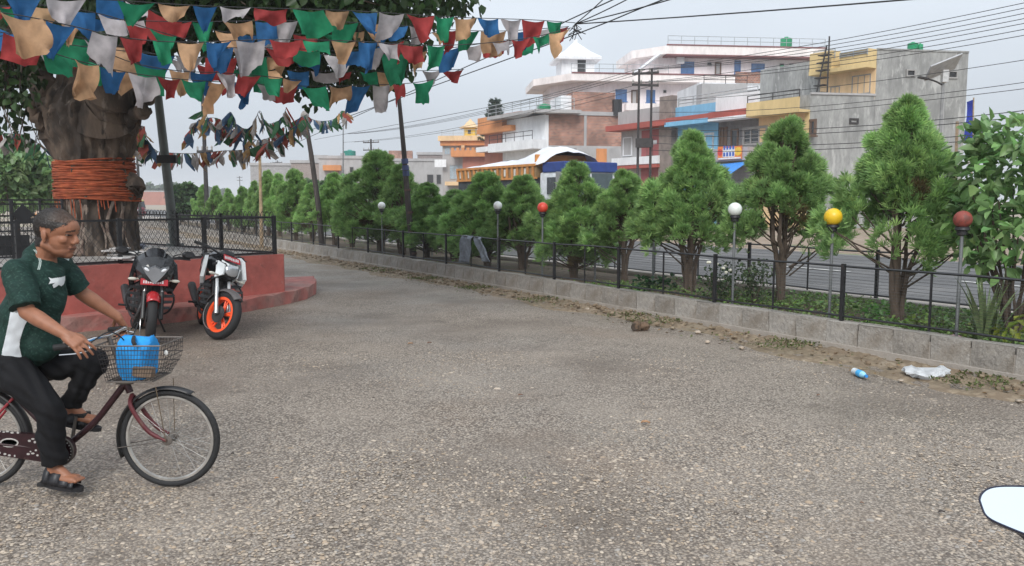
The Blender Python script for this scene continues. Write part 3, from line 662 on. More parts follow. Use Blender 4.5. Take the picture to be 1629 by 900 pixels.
def limb(pts, r, seed):
    P = spline(pts, 9); rs = random.Random(seed); n = len(P)
    m_ = MB(); m_.tube([p + Vector((rs.gauss(0, .02), rs.gauss(0, .02), rs.gauss(0, .02))) for p in P], [(r[0] + (r[1] - r[0]) * i / (n - 1)) * (1 + rs.gauss(0, .10)) for i in range(n)], 18)
    m_.build('limb', BK, tree, True)
A = lambda x, y, d=0: at(x, y, 13 + d)
limb([A(108, 225), A(88, 190, -.1), A(78, 160, -.15), A(70, 128, -.2), A(66, 118, -.2)], (.34, .12), 1)
limb([A(120, 130, .2), A(70, 60, 0), A(10, 40, -.6), A(-60, -60, -1.2)], (.2, .12), 11)
limb([A(85, 215, -.2), A(66, 192, -.4), A(54, 174, -.5), A(43, 157, -.55)], (.13, .02), 2)
limb([A(130, 215, .3), A(128, 150, .4), A(112, 60, .5), A(90, -60, .8), A(60, -200, 1.5)], (.38, .26), 3)
limb([A(160, 200, -.2), A(175, 140, -.4), A(190, 60, -.6), A(215, -60, -1), A(260, -160, -1.5)], (.36, .24), 4)
limb([A(180, 215, .1), A(203, 185, 0), A(222, 172, -.1), A(238, 153, -.2)], (.26, .05), 5)
limb([A(200, 190, -.2), A(222, 178, -.4), A(236, 178, -.5)], (.12, .07), 6)
limb([A(190, 205, .5), A(215, 130, .8), A(280, 40, 1.2), A(380, -40, 1.5), A(500, -90, 1.2)], (.30, .14), 7)
limb([A(200, 305, 0), A(212, 296, -.1), A(216, 300, -.15)], (.20, .10), 8)
# aerial roots and old flaking cords on the lower trunk
RT = mat('pale_aerial_root', (.22, .175, .145), .9, var=.4, scale=8, bump=.6, bscale=30, stain=((.12, .07, .055), 6, .5, .62, .7))
rr = random.Random(12)
for k in range(26):
    a = -math.pi / 2 + rr.uniform(-1.35, 1.35); pts = []
    for q in range(7):
        i = int(2 + q * 2.6); c, r = P2[i], R2[i]; aa = a + .09 * math.sin(q * 1.3 + k); pts.append(c + Vector((math.cos(aa), math.sin(aa), 0)) * (r * 1.0 + .012 * rr.random()))
    if rr.random() < .4: pts = pts[:5]
    MB().tube(spline(pts, 3), rr.uniform(.012, .030), 6).build('aerial_root', RT, tree, True)
# red-orange thread wound round the trunk
TW = mat('orange_red_thread', (.31, .072, .028), .85, var=.45, scale=7, rnd=.15, stain=[((.22, .035, .012), 5, .5, .65, .7), ((.50, .16, .05), 9, .58, .7, .5)], stretch=(1, 1, 3))
wrap = thing('thread_wrap', 'orange-red sacred thread wound many times round the tree trunk', 'thread', P[8])
i0, i1 = 12, 24
def trunk_at(z):
    for i in range(len(P2) - 1):
        if P2[i].z <= z <= P2[i + 1].z: f = (z - P2[i].z) / (P2[i + 1].z - P2[i].z); return P2[i].lerp(P2[i + 1], f), R2[i] + (R2[i + 1] - R2[i]) * f
    return P2[-1], R2[-1]
zlo, zhi = tz(318), tz(257); nW = 58; band = MB()
for k in range(nW):
    z = zlo + (zhi - zlo) * (k + .5) / nW; c, r = trunk_at(z); tl = rr.uniform(-.06, .06); ph = rr.uniform(0, 6.28); rad = rr.uniform(.006, .017)
    ringp = [Vector((c.x + (r * 1.085 + .014 * math.sin(5 * a + ph) + rr.uniform(-.008, .012)) * math.cos(a), c.y + (r * 1.085 + .008 * math.sin(5 * a + ph)) * math.sin(a), z + tl * math.sin(a + ph))) for a in [2 * math.pi * q / 40 for q in range(40)]]
    MB().tube(ringp, rad, 5, close=True).build('thread', TW, wrap, True)
m_ = MB(); V = []
for k in range(13):
    z = zlo + .02 + (zhi - zlo - .04) * k / 12; c, r = trunk_at(z); V += [Vector((c.x + r * 1.06 * math.cos(a), c.y + r * 1.06 * math.sin(a), z)) for a in [2 * math.pi * q / 40 for q in range(40)]]
m_.add(V, [(i * 40 + k, i * 40 + (k + 1) % 40, (i + 1) * 40 + (k + 1) % 40, (i + 1) * 40 + k) for i in range(12) for k in range(40)]); m_.build('thread_band', TW, wrap, True)
for k in range(12):
    a = -math.pi / 2 + rr.uniform(-1, 1); c, r = trunk_at(zlo); q = Vector((c.x + r * 1.08 * math.cos(a), c.y + r * 1.08 * math.sin(a), zlo)); MB().tube([q + Z * .1, q, q - Z * rr.uniform(.1, .35) + Vector((.03, -.03, 0))], .008, 5).build('loose_end', TW, wrap, True)
# crown
rr = random.Random(31); cents = []; rads = []
def cl(px, py, dy, r): cents.append(tuple(at(px, py, 13 + dy))); rads.append(r)
for k in range(120):                                       # just above and at the top of the picture
    px = rr.uniform(-60, 735); top = rr.uniform(-130, 10); cl(px, top, rr.uniform(-3.2, 2.5), rr.uniform(.42, .7))
for k in range(64):
    px = rr.uniform(240, 650); lim = 60 + 70 * max(0, 1 - abs(px - 520) / 160); cl(px, rr.uniform(-10, lim), rr.uniform(-1.5, 3), rr.uniform(.32, .5))
for k in range(26): cl(rr.uniform(430, 640), rr.uniform(60, 135), rr.uniform(-1, 2), rr.uniform(.22, .38))
for (x, y) in ((655, 30), (690, 15), (720, 2), (700, -10), (665, 60), (640, 80)): cl(x, y, rr.uniform(-1, 1), .3)
for k in range(18): cl(rr.uniform(-30, 55), rr.uniform(60, 160), rr.uniform(-1, 1.5), rr.uniform(.25, .4))
for (x, y) in ((5, 170), (20, 185), (40, 150), (10, 205), (30, 220)): cl(x, y, rr.uniform(-.5, 1), .2)
for k in range(14): cl(rr.uniform(50, 300), rr.uniform(-20, 40), rr.uniform(.5, 3), rr.uniform(.4, .55))
for k in range(60):                                        # the rest of the crown above the frame
    a = rr.uniform(0, 6.28); q = rr.uniform(0, 1) ** .5 * 5.0; cents.append((TB.x + 1.5 + q * math.cos(a), TB.y + q * math.sin(a) * .8, rr.uniform(6.0, 9.0))); rads.append(rr.uniform(.7, 1.0))
cn = [tuple(Vector(c) - TB) for c in cents]
V, F, C = leaf_cloud(cn, rads, 105, .135, (.038, .072, .024), 8, .9, .40, .4)
link('crown', npmesh('crown', V, F, C), BLEAF, tree)
m_ = MB(); roots = [A(10, 40, -.6), A(100, 60, .5), A(190, 60, -.6), A(280, 40, 1.2), A(380, -40, 1.5), A(500, -90, 1.2), A(-60, -60, -1.2), A(215, -60, -1), A(60, -200, 1.5)]
for c in cents:
    c = Vector(c); s0 = min(roots, key=lambda q: (q - c).length); mid = s0.lerp(c, .55) + Vector((rr.gauss(0, .15), rr.gauss(0, .15), .25 + rr.gauss(0, .12)))
    m_.tube(qb(s0, mid, c, 4), [.045, .036, .026, .017, .008], 5, caps=False)
for k in range(6):                                          # bare drooping twigs at the far left
    s0 = at(5 + 12 * k, 150 + 5 * k, 12.6); m_.tube(qb(s0, s0 + Vector((rr.gauss(0, .15), 0, -.15)), s0 + Vector((rr.gauss(0, .2), 0, -.7)), 6), .007, 4, caps=False)
m_.build('branches', BK, tree, True)
# ================================================================ prayer flags, poles and wires
FC = {'blue': (.035, .14, .33), 'white': (.47, .44, .45), 'red': (.40, .06, .06), 'green': (.025, .24, .12), 'tan': (.58, .36, .21)}
def cloth(name, col, tr=.45):
    m = bpy.data.materials.new(name); m.use_nodes = True; nt = m.node_tree; N = nt.nodes.new; L = nt.links.new; b = nt.nodes['Principled BSDF']; b.inputs['Roughness'].default_value = .8; b.inputs['Specular IOR Level'].default_value = .2
    tc = N('ShaderNodeTexCoord'); n = N('ShaderNodeTexNoise'); n.inputs['Scale'].default_value = 9; n.inputs['Detail'].default_value = 5; L(tc.outputs['Object'], n.inputs['Vector'])
    r = N('ShaderNodeMapRange'); r.inputs[1].default_value = .3; r.inputs[2].default_value = .7; r.inputs[3].default_value = .72; r.inputs[4].default_value = 1.2; L(n.outputs[0], r.inputs[0])
    oi = N('ShaderNodeObjectInfo'); r2 = N('ShaderNodeMapRange'); r2.inputs[3].default_value = .78; r2.inputs[4].default_value = 1.3; L(oi.outputs['Random'], r2.inputs[0])
    mm = N('ShaderNodeMath'); mm.operation = 'MULTIPLY'; L(r.outputs[0], mm.inputs[0]); L(r2.outputs[0], mm.inputs[1])
    v = N('ShaderNodeVectorMath'); v.operation = 'SCALE'; v.inputs[0].default_value = col; L(mm.outputs[0], v.inputs[3]); L(v.outputs[0], b.inputs['Base Color'])
    t = N('ShaderNodeBsdfTranslucent'); L(v.outputs[0], t.inputs[0]); mx = N('ShaderNodeMixShader'); mx.inputs[0].default_value = tr; L(b.outputs[0], mx.inputs[1]); L(t.outputs[0], mx.inputs[2]); L(mx.outputs[0], nt.nodes['Material Output'].inputs[0]); return m
FM = {k: cloth('flag_cloth_' + k, v) for k, v in FC.items()}
ORDER = ['blue', 'white', 'red', 'green', 'tan']
def flag(P, d, h, wv, rr, col, parent, crumple=0.0):
    """P start on the cord, d vector along it; hangs down, blown and creased, with a frayed hem"""
    n, m = 8, 7; V = []; F = []; out = Z.cross(d).normalized(); ph = rr.uniform(0, 6.28); ph2 = rr.uniform(0, 6.28); sway = rr.gauss(.1, .3); lean = rr.gauss(.02, .22); nar = rr.uniform(-.05, .5); fold = rr.random() < .14; wv *= rr.uniform(1.0, 3.0); crumple = max(crumple, rr.choice([0, 0, 0, .25, .5, .7])); bot = rr.uniform(-.16, .16); k0 = rr.uniform(.3, .7)
    fr = [rr.uniform(-.07, .05) for _ in range(n + 1)]; cutc = rr.choice([0, 0, 1, -1]); cut = rr.uniform(.1, .35)
    for j in range(m + 1):
        t = j / m
        for i in range(n + 1):
            s = i / n; ss = .5 + (s - .5) * (1 - nar * t - crumple * t * .8)
            hh = h * (1 - (cut * s if cutc == 1 else cut * (1 - s) if cutc == -1 else 0)) * (1 + (fr[i] if j == m else 0))
            hh *= 1 + bot * (s - .5) * 2 - .12 * abs(s - .5)
            if fold: hh *= .55 + .45 * min(1, abs(s - k0) * 2) ** 2
            p = P + d * ss + d * (lean * t * .6) - Z * (hh * t) + out * (h * (sway * t + wv * (.10 * math.sin(6 * s + ph + t * 2) * (.25 + t) + .05 * math.sin(13 * s + ph2 - 3 * t) * (.2 + t))))
            V.append(p - Z * (.08 * d.length * math.sin(math.pi * s)))
    for j in range(m):
        for i in range(n): a = j * (n + 1) + i; F.append((a, a + 1, a + n + 2, a + n + 1))
    o = MB().add(V, F).build('flag', FM[col], parent, False); o.data.polygons.foreach_set('use_smooth', [True] * len(o.data.polygons)); return o
def flag_string(pix, depth, label, fw, fh, phase, seed, skip=.05, gapf=.16, wv=1.0, crumple=0.0, tail=None):
    rr = random.Random(seed); n = len(pix); P = [at(x, y, depth[0] + (depth[1] - depth[0]) * (x - pix[0][0]) / (pix[-1][0] - pix[0][0])) for x, y in pix]
    Q = spline(P, 24); s = thing('prayer_flag_string', label, 'flags', Q[len(Q) // 2], 'strings of prayer flags')
    MB().tube(Q[::4] + [Q[-1]] + (tail or []), .0045, 4).build('cord', CORD, s)
    acc = 0.0; k = phase; L_ = [0]
    for a, b in zip(Q[:-1], Q[1:]): L_.append(L_[-1] + (b - a).length)
    def pos(x):
        for i in range(len(Q) - 1):
            if L_[i + 1] >= x: return Q[i].lerp(Q[i + 1], (x - L_[i]) / (L_[i + 1] - L_[i] + 1e-9))
        return Q[-1]
    x = .02
    while x + fw * .8 < L_[-1]:
        w_ = fw * rr.uniform(.72, 1.2); a = pos(x); b = pos(min(x + w_, L_[-1]))
        if rr.random() > skip: flag(a, (b - a) * (1 if rr.random() < .9 else .7), fh * rr.uniform(.62, 1.25), wv, rr, ORDER[k % 5], s, crumple)
        x += w_ * (1 + gapf * rr.random()); k += 1
    return s
FE = at(915, 38, 10.2)
flag_string([(-60, -30), (60, -6), (180, 0), (300, 8), (400, 12), (560, 17), (720, 27), (840, 31), (915, 36)], (6.6, 10.2), 'topmost string of prayer flags, running to the far right end', .29, .25, 4, 1)
flag_string([(-60, 0), (25, 12), (120, 24), (230, 33), (340, 34), (450, 33), (600, 37), (700, 46), (800, 49), (905, 42)], (7.1, 10.4), 'second string of prayer flags from the top, right half close under the topmost', .29, .25, 2, 2)
flag_string([(-60, 12), (30, 24), (110, 40), (200, 60), (300, 67), (420, 63), (560, 65), (700, 72), (830, 62), (908, 44)], (6.2, 9.85), 'third string of prayer flags, sagging over the trunk and rising to the right end', .28, .25, 3, 3)
flag_string([(-60, 44), (30, 55), (90, 68), (190, 80), (300, 90), (400, 91), (500, 87), (650, 83), (760, 70), (900, 48)], (7.5, 10.7), 'lowest of the long prayer flag strings that meet at the right end', .33, .30, 1, 4)
flag_string([(-60, 70), (30, 52), (75, 50), (150, 64), (240, 84), (330, 104), (440, 111), (560, 114), (680, 112), (738, 110)], (8.0, 11.5), 'prayer flag string of small flags passing just above the dark pole top', .32, .21, 0, 5)
flag_string([(60, 76), (130, 98), (210, 116), (290, 126), (370, 131), (500, 137), (640, 133), (690, 126)], (6.8, 10.6), 'bottom string of large prayer flags, ending right of the dark pole', .28, .27, 3, 6)
flag_string([(150, -12), (220, 8), (300, 38), (370, 52), (450, 55), (560, 50), (640, 45)], (7.8, 10.2), 'short prayer flag string in the thick cluster above the tree trunk', .30, .27, 0, 7)
flag_string([(-60, 30), (60, 60), (130, 92), (180, 108), (230, 112), (260, 100)], (8.3, 9.0), 'short string of ragged prayer flags in front of the tree trunk', .30, .26, 4, 8)
flag_string([(-60, 18), (60, 8), (160, 22), (260, 52), (350, 74), (450, 76), (560, 80), (660, 60), (720, 40)], (7.0, 9.6), 'crumpled prayer flag string crossing between the third and the lowest long strings', .27, .22, 2, 9, .1, .1)
flag_string([(130, 60), (200, 96), (280, 112), (360, 116), (430, 122), (480, 128)], (7.6, 9.0), 'short crumpled flag string just under the lowest long string above the pole', .26, .20, 1, 10, .1, .12)
# bunched old garlands farther back
RAG = {k: cloth('old_rag_' + k, c) for k, c in {'blue': (.07, .12, .20), 'white': (.40, .37, .35), 'red': (.34, .09, .07), 'green': (.07, .18, .09), 'tan': (.42, .26, .12)}.items()}
def garland(pix, depth, label, seed, sz, step, sags=0):
    rr = random.Random(seed); P = [at(x, y, depth) for x, y in pix]; Q = spline(P, 30); s = thing('flag_garland', label, 'flags', Q[len(Q) // 2], 'bunched old flag garlands')
    MB().tube(Q[::5] + [Q[-1]], .006, 4).build('cord', CORD, s)
    L_ = [0]
    for a, b in zip(Q[:-1], Q[1:]): L_.append(L_[-1] + (b - a).length)
    x = 0.0; i = 0
    while x < L_[-1]:
        while L_[i + 1] < x: i += 1
        p = Q[i].lerp(Q[i + 1], (x - L_[i]) / (L_[i + 1] - L_[i])); h = sz * rr.uniform(.6, 1.3); a = rr.uniform(0, 3.14); d = Vector((math.cos(a), math.sin(a) * .6, rr.gauss(0, .2))) * sz * rr.uniform(.12, .42); tip = Vector((rr.gauss(0, .5), rr.gauss(0, .4), -1)) * h
        o_ = Vector((rr.gauss(0, .03), rr.gauss(0, .03), 0)); e = Vector((rr.gauss(0, .04), rr.gauss(0, .04), rr.gauss(0, .04)))
        V = [p - d * .35, p + d * .35, p + d * .6 + tip * .5 + o_, p + tip * .55 + e - o_ * 2, p - d * .5 + tip * .45 + o_, p + d * .35 + tip * .95, p + tip * 1.05 + e, p - d * .3 + tip * .8]
        o = MB().add(V, [(0, 1, 2, 3), (0, 3, 4), (3, 2, 5, 6), (4, 3, 6, 7)]).build('flag', RAG[rr.choice(ORDER)], s); x += step * rr.uniform(.35, .95)
    return s
garland([(205, 205), (222, 228), (245, 240), (300, 244), (350, 240), (400, 236), (450, 215), (486, 188)], 19, 'lowest sagging garland of bunched flags behind the lamp pole', 11, .34, .07)
garland([(300, 215), (316, 192), (345, 188), (372, 205), (405, 222), (430, 218), (455, 200), (488, 182)], 20, 'upper garland of bunched flags joining the slanted pole top', 12, .36, .075)
garland([(325, 172), (334, 195), (352, 206), (366, 178), (378, 200), (400, 203), (413, 176), (424, 196), (446, 190), (456, 170)], 19.5, 'looping garland of rags with pointed peaks under the flag strings', 13, .33, .085)
garland([(486, 184), (505, 192), (530, 190), (545, 176), (552, 186)], 24, 'short thin flag garland right of the slanted pole top', 14, .30, .09)
garland([(-30, 205), (10, 212), (40, 215), (75, 238)], 17, 'garland of bunched dull flags at the far left edge', 15, .34, .07)
garland([(206, 235), (226, 200), (232, 225), (250, 240)], 18.5, 'short hanging bunch of rags right beside the tree trunk', 16, .3, .075)

# ---------------------------------------------------------------- poles
TIMB = mat('dark_weathered_pole', (.055, .045, .042), .85, var=.35, scale=6, bump=.5, bscale=30, stain=((.14, .12, .11), 5, .58, .7, .6), stretch=(1, 1, .3))
BAMB = mat('bamboo', (.36, .26, .16), .6, var=.25, scale=6, stain=((.2, .14, .09), 5, .5, .65, .6))
pb_ = gnd(660, 428); tp = at(632, 128, pb_.y)
o = thing('flag_pole', 'dark timber flag pole with blue bands standing against the block wall', 'pole', pb_)
MB().tube([pb_ - Z * .1, pb_.lerp(tp, .33) + Vector((-.02, 0, 0)), pb_.lerp(tp, .66), tp], [.085, .075, .06, .045], 9).build('shaft', TIMB, o, True)
for f in (.50, .53, .565): c = pb_.lerp(tp, f); MB().tube([c, c + (tp - pb_).normalized() * .12], .085, 9).build('band', mat('blue_tape', (.05, .07, .16), .6), o, True)
for f in (.08, .2, .3, .42): c = pb_.lerp(tp, f); MB().tube([c, c + (tp - pb_).normalized() * .05], .085, 9).build('band', mat('old_rope', (.12, .07, .06), .9), o, True)
pb_ = gnd(514, 404); tp = at(484, 178, pb_.y)
o = thing('flag_pole', 'bare slanted timber pole holding the bunched garlands', 'pole', pb_)
MB().tube([pb_ - Z * .1, pb_.lerp(tp, .35) + Vector((.05, 0, 0)), pb_.lerp(tp, .7) + Vector((.04, 0, 0)), tp], [.10, .085, .075, .06], 9).build('shaft', TIMB, o, True)
c = at(485, 186, pb_.y); MB().ball(c, (.14, .14, .2), 8, 6).build('rag_bundle', RAG['white'], o, True)
pb_ = along(tpx(416, -.25), -.25); tp = at(413, 233, pb_.y)
o = thing('bamboo_pole', 'thin tan bamboo pole rising behind the platform corner', 'pole', pb_)
MB().tube([pb_, tp], [.07, .045], 8).build('shaft', BAMB, o, True)
for k in range(1, 9): c = pb_.lerp(tp, k / 9); MB().tube([c, c + Z * .03], .075 - .0025 * k, 8).build('joint', BAMB, o, True)
# tall steel lamp pole on the platform with a small box
GP = mat('grey_green_pole_paint', (.15, .165, .155), .6, .2, var=.2, scale=4)
pb_ = gnd(279, 392, PH); tp = at(231, -25, pb_.y); tp = pb_ + (tp - pb_)
o = thing('steel_pole', 'thick grey steel pole with a black box, standing behind the tree', 'pole', pb_)
MB().tube([pb_ - Z * .05, tp], [.088, .065], 12).build('shaft', GP, o, True)
c = at(266, 253, pb_.y - .1); MB().box(c, (.36, .10, .15), None, .01).build('box', BLACK, o)
MB().tube([pb_, pb_ + Z * .06], .16, 12).build('base_plate', GP, o)
# utility poles
IRON = mat('dark_iron', (.05, .045, .045), .7, .3, var=.3); PORC = mat('brown_porcelain', (.35, .33, .31), .4)
def hpole(name, label, p, H, gap, arms, r=.085):
    o = thing(name, label, 'utility pole', p, 'utility poles along the road'); d = Vector((.92, -.38, 0)).normalized()
    for s in ((-.5, .5) if gap else (0,)):
        MB().tube([p + d * gap * s, p + d * gap * s + Z * H], [r, r * .7], 8).build('pole', IRON, o, True)
    for (z, w_, tilt) in arms:
        a, b = p + d * (-w_ / 2) + Z * (z - tilt), p + d * (w_ / 2) + Z * (z + tilt); MB().box((a + b) / 2, ((b - a).length, .1, .12), frame3((b - a).normalized(), Z.cross(d), (b - a).normalized().cross(Z.cross(d)))).build('cross_arm', IRON, o)
        for k in range(4):
            q = a.lerp(b, .03 + .94 * k / 3); MB().lathe([(.03, 0), (.06, .05), (.04, .1), (.06, .14), (.03, .22)], q + Z * .06, 8).build('insulator', PORC, o)
    return o
H1 = hz(1027, 109, 9.0); H1.z = 0; H2 = H1 - U * 31
D_ = Vector((.92, -.38, 0)).normalized()
for p, lab in ((H1, 'twin-post utility pole with two cross arms before the white building'), (H2, 'twin-post utility pole by the road far right of the plaza')):
    o = hpole('utility_pole', lab, p, 9.0, .72, [(8.75, 1.5, 0.0), (8.1, 1.5, -.06)])
    MB().box(p + Z * 4.9, (.9, .5, .5), frame3(D_, Z.cross(D_), Z)).build('junction_box', IRON, o)
def wire(A, B, sag, r, label, group='overhead wires'):
    m = (A + B) / 2 - Z * sag * 2; P = qb(A, m, B, 18); s = MB().tube(P, r, 4, caps=False).build('overhead_wire', CORD, None, loc=P[9]); tag(s, label, 'wire', group); return s
ORD = ['topmost', 'second from top', 'third from top', 'fourth from top', 'fifth from top', 'sixth from top', 'lowest']
def ypx(P, px):
    best = None
    for a, b in zip(P[:-1], P[1:]):
        for q in range(8):
            p = a.lerp(b, q / 8) - Vector((0, 0, CAMH)); dz = p.y * cp - p.z * sp_
            if dz > .1:
                X = CX + FPX * p.x / dz; Yp = CY - FPX * (p.y * sp_ + p.z * cp) / dz
                if best is None or abs(X - px) < best[0]: best = (abs(X - px), Yp)
    return best[1]
def rank(objs, px, fmt):
    objs.sort(key=lambda o: ypx([o.location + v.co for v in o.data.vertices][::4], px))
    for i, o in enumerate(objs): o['label'] = fmt % (ORD[i] if i < len(objs) - 1 else 'lowest')
wl = 'x'; WA, WB, WC = [], [], []
for z, n_ in ((8.95, 4), (8.25, 3)):
    for q in range(n_): f = (-.7 + 1.4 * q / (n_ - 1)); WA.append(wire(H1 + D_ * f + Z * z, H2 + D_ * f + Z * z, .5 + .12 * q, .013, wl))
for z, sg in ((7.2, .6), (6.6, .8), (6.1, .5), (5.7, .9), (5.3, .7), (4.9, .8), (4.5, .6)): WB.append(wire(H1 + D_ * .3 + Z * z, H2 + D_ * .3 + Z * z, sg, .016 if z < 6 else .012, 'x'))
H3 = H1 + U * 46
for z, n_ in ((8.95, 3), (8.1, 2)):
    for q in range(n_): f = (-.7 + 1.4 * q / max(1, n_ - 1)); WC.append(wire(H1 + D_ * f + Z * z, H3 + D_ * f + Z * (z - .4), .6, .014, 'x'))
rank(WA, 1560, '%s of the thin high wires running right from the twin-post pole tops'); rank(WB, 1560, '%s of the low cables crossing before the cement building on the right'); rank(WC, 930, '%s of the wires running left from the twin-post pole')
for px, py, H, lab in ((590, 221, 9, 'far utility pole with cross arms above the tallest thuja'), (441, 255, 9, 'far utility pole left of the slanted flag pole'), (431, 258, 9.2, 'far utility pole close left of another one, over the thuja row'), (381, 280, 9, 'very distant utility pole over the left end of the thuja row')):
    p = hz(px, py, H); p.z = 0; hpole('utility_pole', lab, p, H, 0, [(H - .4, 2.2, 0), (H - 1.3, 2.2, 0)], .15)
hpole('utility_pole', 'thin utility pole behind the garlands left of the platform pole', Vector((at(328, 300, 42).x, 42, 0)), at(319, 148, 42).z, 0, [(4.2, 1.0, 0)], .13)
hpole('utility_pole', 'thin dark utility pole with drooping wires right of the trunk', Vector((at(221, 300, 60).x, 60, 0)), at(217, 238, 60).z, 0, [(5.0, 1.0, .1), (4.3, .7, -.1)], .13)
o = thing('antenna_mast', 'thin steel mast rising over the far houses', 'mast', Vector((at(545, 300, 95).x, 95, 0))); MB().tube([o.location, Vector((at(546, 195, 95).x, 95, at(546, 195, 95).z))], [.12, .06], 6).build('shaft', STEEL, o)
# nearer wires, slanting up to the right
NP = at(1900, -300, 14.0)
for i, (a, b, c_) in enumerate((((400, 240, 40), (802, 96, 17), (1063, -4, 12.5)), ((420, 250, 42), (764, 96, 18), (930, 20, 14)), ((500, 222, 60), (700, 185, 40), (880, 150, 46)))):
    P = spline([at(*a), at(*b), at(*c_)] + ([at(*c_) + (at(*c_) - at(*b)) * 1.4] if i < 2 else []), 8); s = MB().tube(P, .011, 4, caps=False).build('overhead_wire', CORD, None, loc=P[8])
    tag(s, ['black cable rising from the far left to the top edge right of the flags', 'black cable just above another one, rising behind the flag ends', 'thin far cable under the sloping black cables'][i], 'wire', 'overhead wires')
for i, (x, y, d) in enumerate(((1000, -6, 9), (1060, -3, 8.6), (960, -5, 10), (1400, -2, 7))):
    e = at(x, y, d); e2 = e + (e - FE) * .8; s = MB().tube(qb(FE, (FE + e2) / 2 - Z * .05, e2, 8), .007, 4, caps=False).build('guy_wire', CORD, None, loc=FE)
    tag(s, ['second steep tie wire from the flag ends to the top edge', 'third tie wire fanning from the flag ends', 'steepest tie wire from the flag ends to the top edge', 'longest flat tie wire from the flag ends to the right'][i], 'wire', 'tie wires of the flag strings')
m_ = MB(); rr = random.Random(9)
for k in range(9):
    m_.tube([FE + Vector((.0, 0, 0)), FE + Vector((rr.uniform(-.05, .1), rr.uniform(-.05, .05), -.05)), FE + Vector((rr.uniform(-.1, .15), rr.uniform(-.05, .05), rr.uniform(-.2, -.08)))], .006, 4)
tag(m_.build('cord_knot', CORD, None, loc=FE), 'dark knot of loose cord ends where the long flag strings meet', 'knot')
# ================================================================ houses across the road
def wallmat(name, col, stain_col=None, **k): return mat(name, col, .85, var=.12, scale=.5, stain=[(stain_col or tuple(c * .6 for c in col), .9, .52, .72, .5), (tuple(c * .75 for c in col), 3, .55, .7, .4)], stretch=(1, 1, .35), fine=(6, .06), **k)
PINK = wallmat('pinkish_white_wall', (.82, .75, .76)); WHT = wallmat('white_wall', (.76, .77, .79)); CREAM = wallmat('cream_wall', (.82, .76, .74))
CEM = mat('grey_cement_wall', (.33, .33, .32), .9, var=.15, scale=.4, stain=[((.20, .20, .195), .8, .46, .62, .8), ((.48, .475, .46), 2.2, .57, .66, .75)], stretch=(1.3, 1.3, .45), fine=(5, .16), bump=.3, bscale=8)
YEL = wallmat('yellow_ochre_wall', (.68, .51, .25)); ORA = wallmat('orange_wall', (.62, .26, .10)); PEACH = wallmat('peach_wall', (.74, .52, .30)); LAV = wallmat('lavender_grey_wall', (.42, .39, .42)); BLU = wallmat('sky_blue_wall', (.20, .45, .66)); MAROON = wallmat('maroon_wall', (.34, .10, .10)); GREY = wallmat('pale_grey_wall', (.40, .39, .39)); REDR = wallmat('red_roof_sheet', (.38, .09, .07)); TERRA = wallmat('terracotta_wall', (.42, .17, .12))
DARK = mat('dark_interior', (.02, .02, .022), .6); GLB = mat('blue_window_glass', (.05, .14, .33), .15, spec=.8, var=.25, scale=2); GLD = mat('dark_window_glass', (.03, .035, .04), .15, spec=.8); FRM = mat('window_frame_grey', (.30, .29, .28), .6); SHUT = mat('rolling_shutter', (.22, .22, .23), .6, var=.2); BROWNW = mat('brown_wood', (.13, .08, .055), .7)
TANKG = mat('green_plastic_tank', (.015, .30, .13), .45, var=.1); TANKB = mat('blue_grey_tank', (.32, .40, .46), .5); WBLU = mat('bright_blue_sheet', (.05, .26, .72), .5); REDTRIM = wallmat('dark_red_trim', (.20, .08, .08)); RAIL = mat('thin_steel_rail', (.40, .42, .43), .4, .5)
def brickmat():
    m = bpy.data.materials.new('red_brick'); m.use_nodes = True; nt = m.node_tree; N = nt.nodes.new; L = nt.links.new; b = nt.nodes['Principled BSDF']; b.inputs['Roughness'].default_value = .9
    g = N('ShaderNodeNewGeometry'); sx = N('ShaderNodeSeparateXYZ'); L(g.outputs['Position'], sx.inputs[0]); ad = N('ShaderNodeMath'); L(sx.outputs[0], ad.inputs[0]); L(sx.outputs[1], ad.inputs[1]); cx = N('ShaderNodeCombineXYZ'); L(ad.outputs[0], cx.inputs[0]); L(sx.outputs[2], cx.inputs[1])
    br = N('ShaderNodeTexBrick'); br.inputs['Scale'].default_value = 1.9; br.inputs['Color1'].default_value = (.40, .17, .11, 1); br.inputs['Color2'].default_value = (.22, .10, .075, 1); br.inputs['Mortar'].default_value = (.34, .29, .25, 1); br.inputs['Mortar Size'].default_value = .03; L(cx.outputs[0], br.inputs[0])
    n = N('ShaderNodeTexNoise'); n.inputs['Scale'].default_value = .8; n.inputs['Detail'].default_value = 6; L(g.outputs['Position'], n.inputs['Vector']); r = N('ShaderNodeMapRange'); r.inputs[1].default_value = .35; r.inputs[2].default_value = .65; r.inputs[3].default_value = .7; r.inputs[4].default_value = 1.3; L(n.outputs[0], r.inputs[0])
    v = N('ShaderNodeVectorMath'); v.operation = 'SCALE'; L(br.outputs[0], v.inputs[0]); L(r.outputs[0], v.inputs[3]); L(v.outputs[0], b.inputs[0]); return m
BRICK = brickmat()
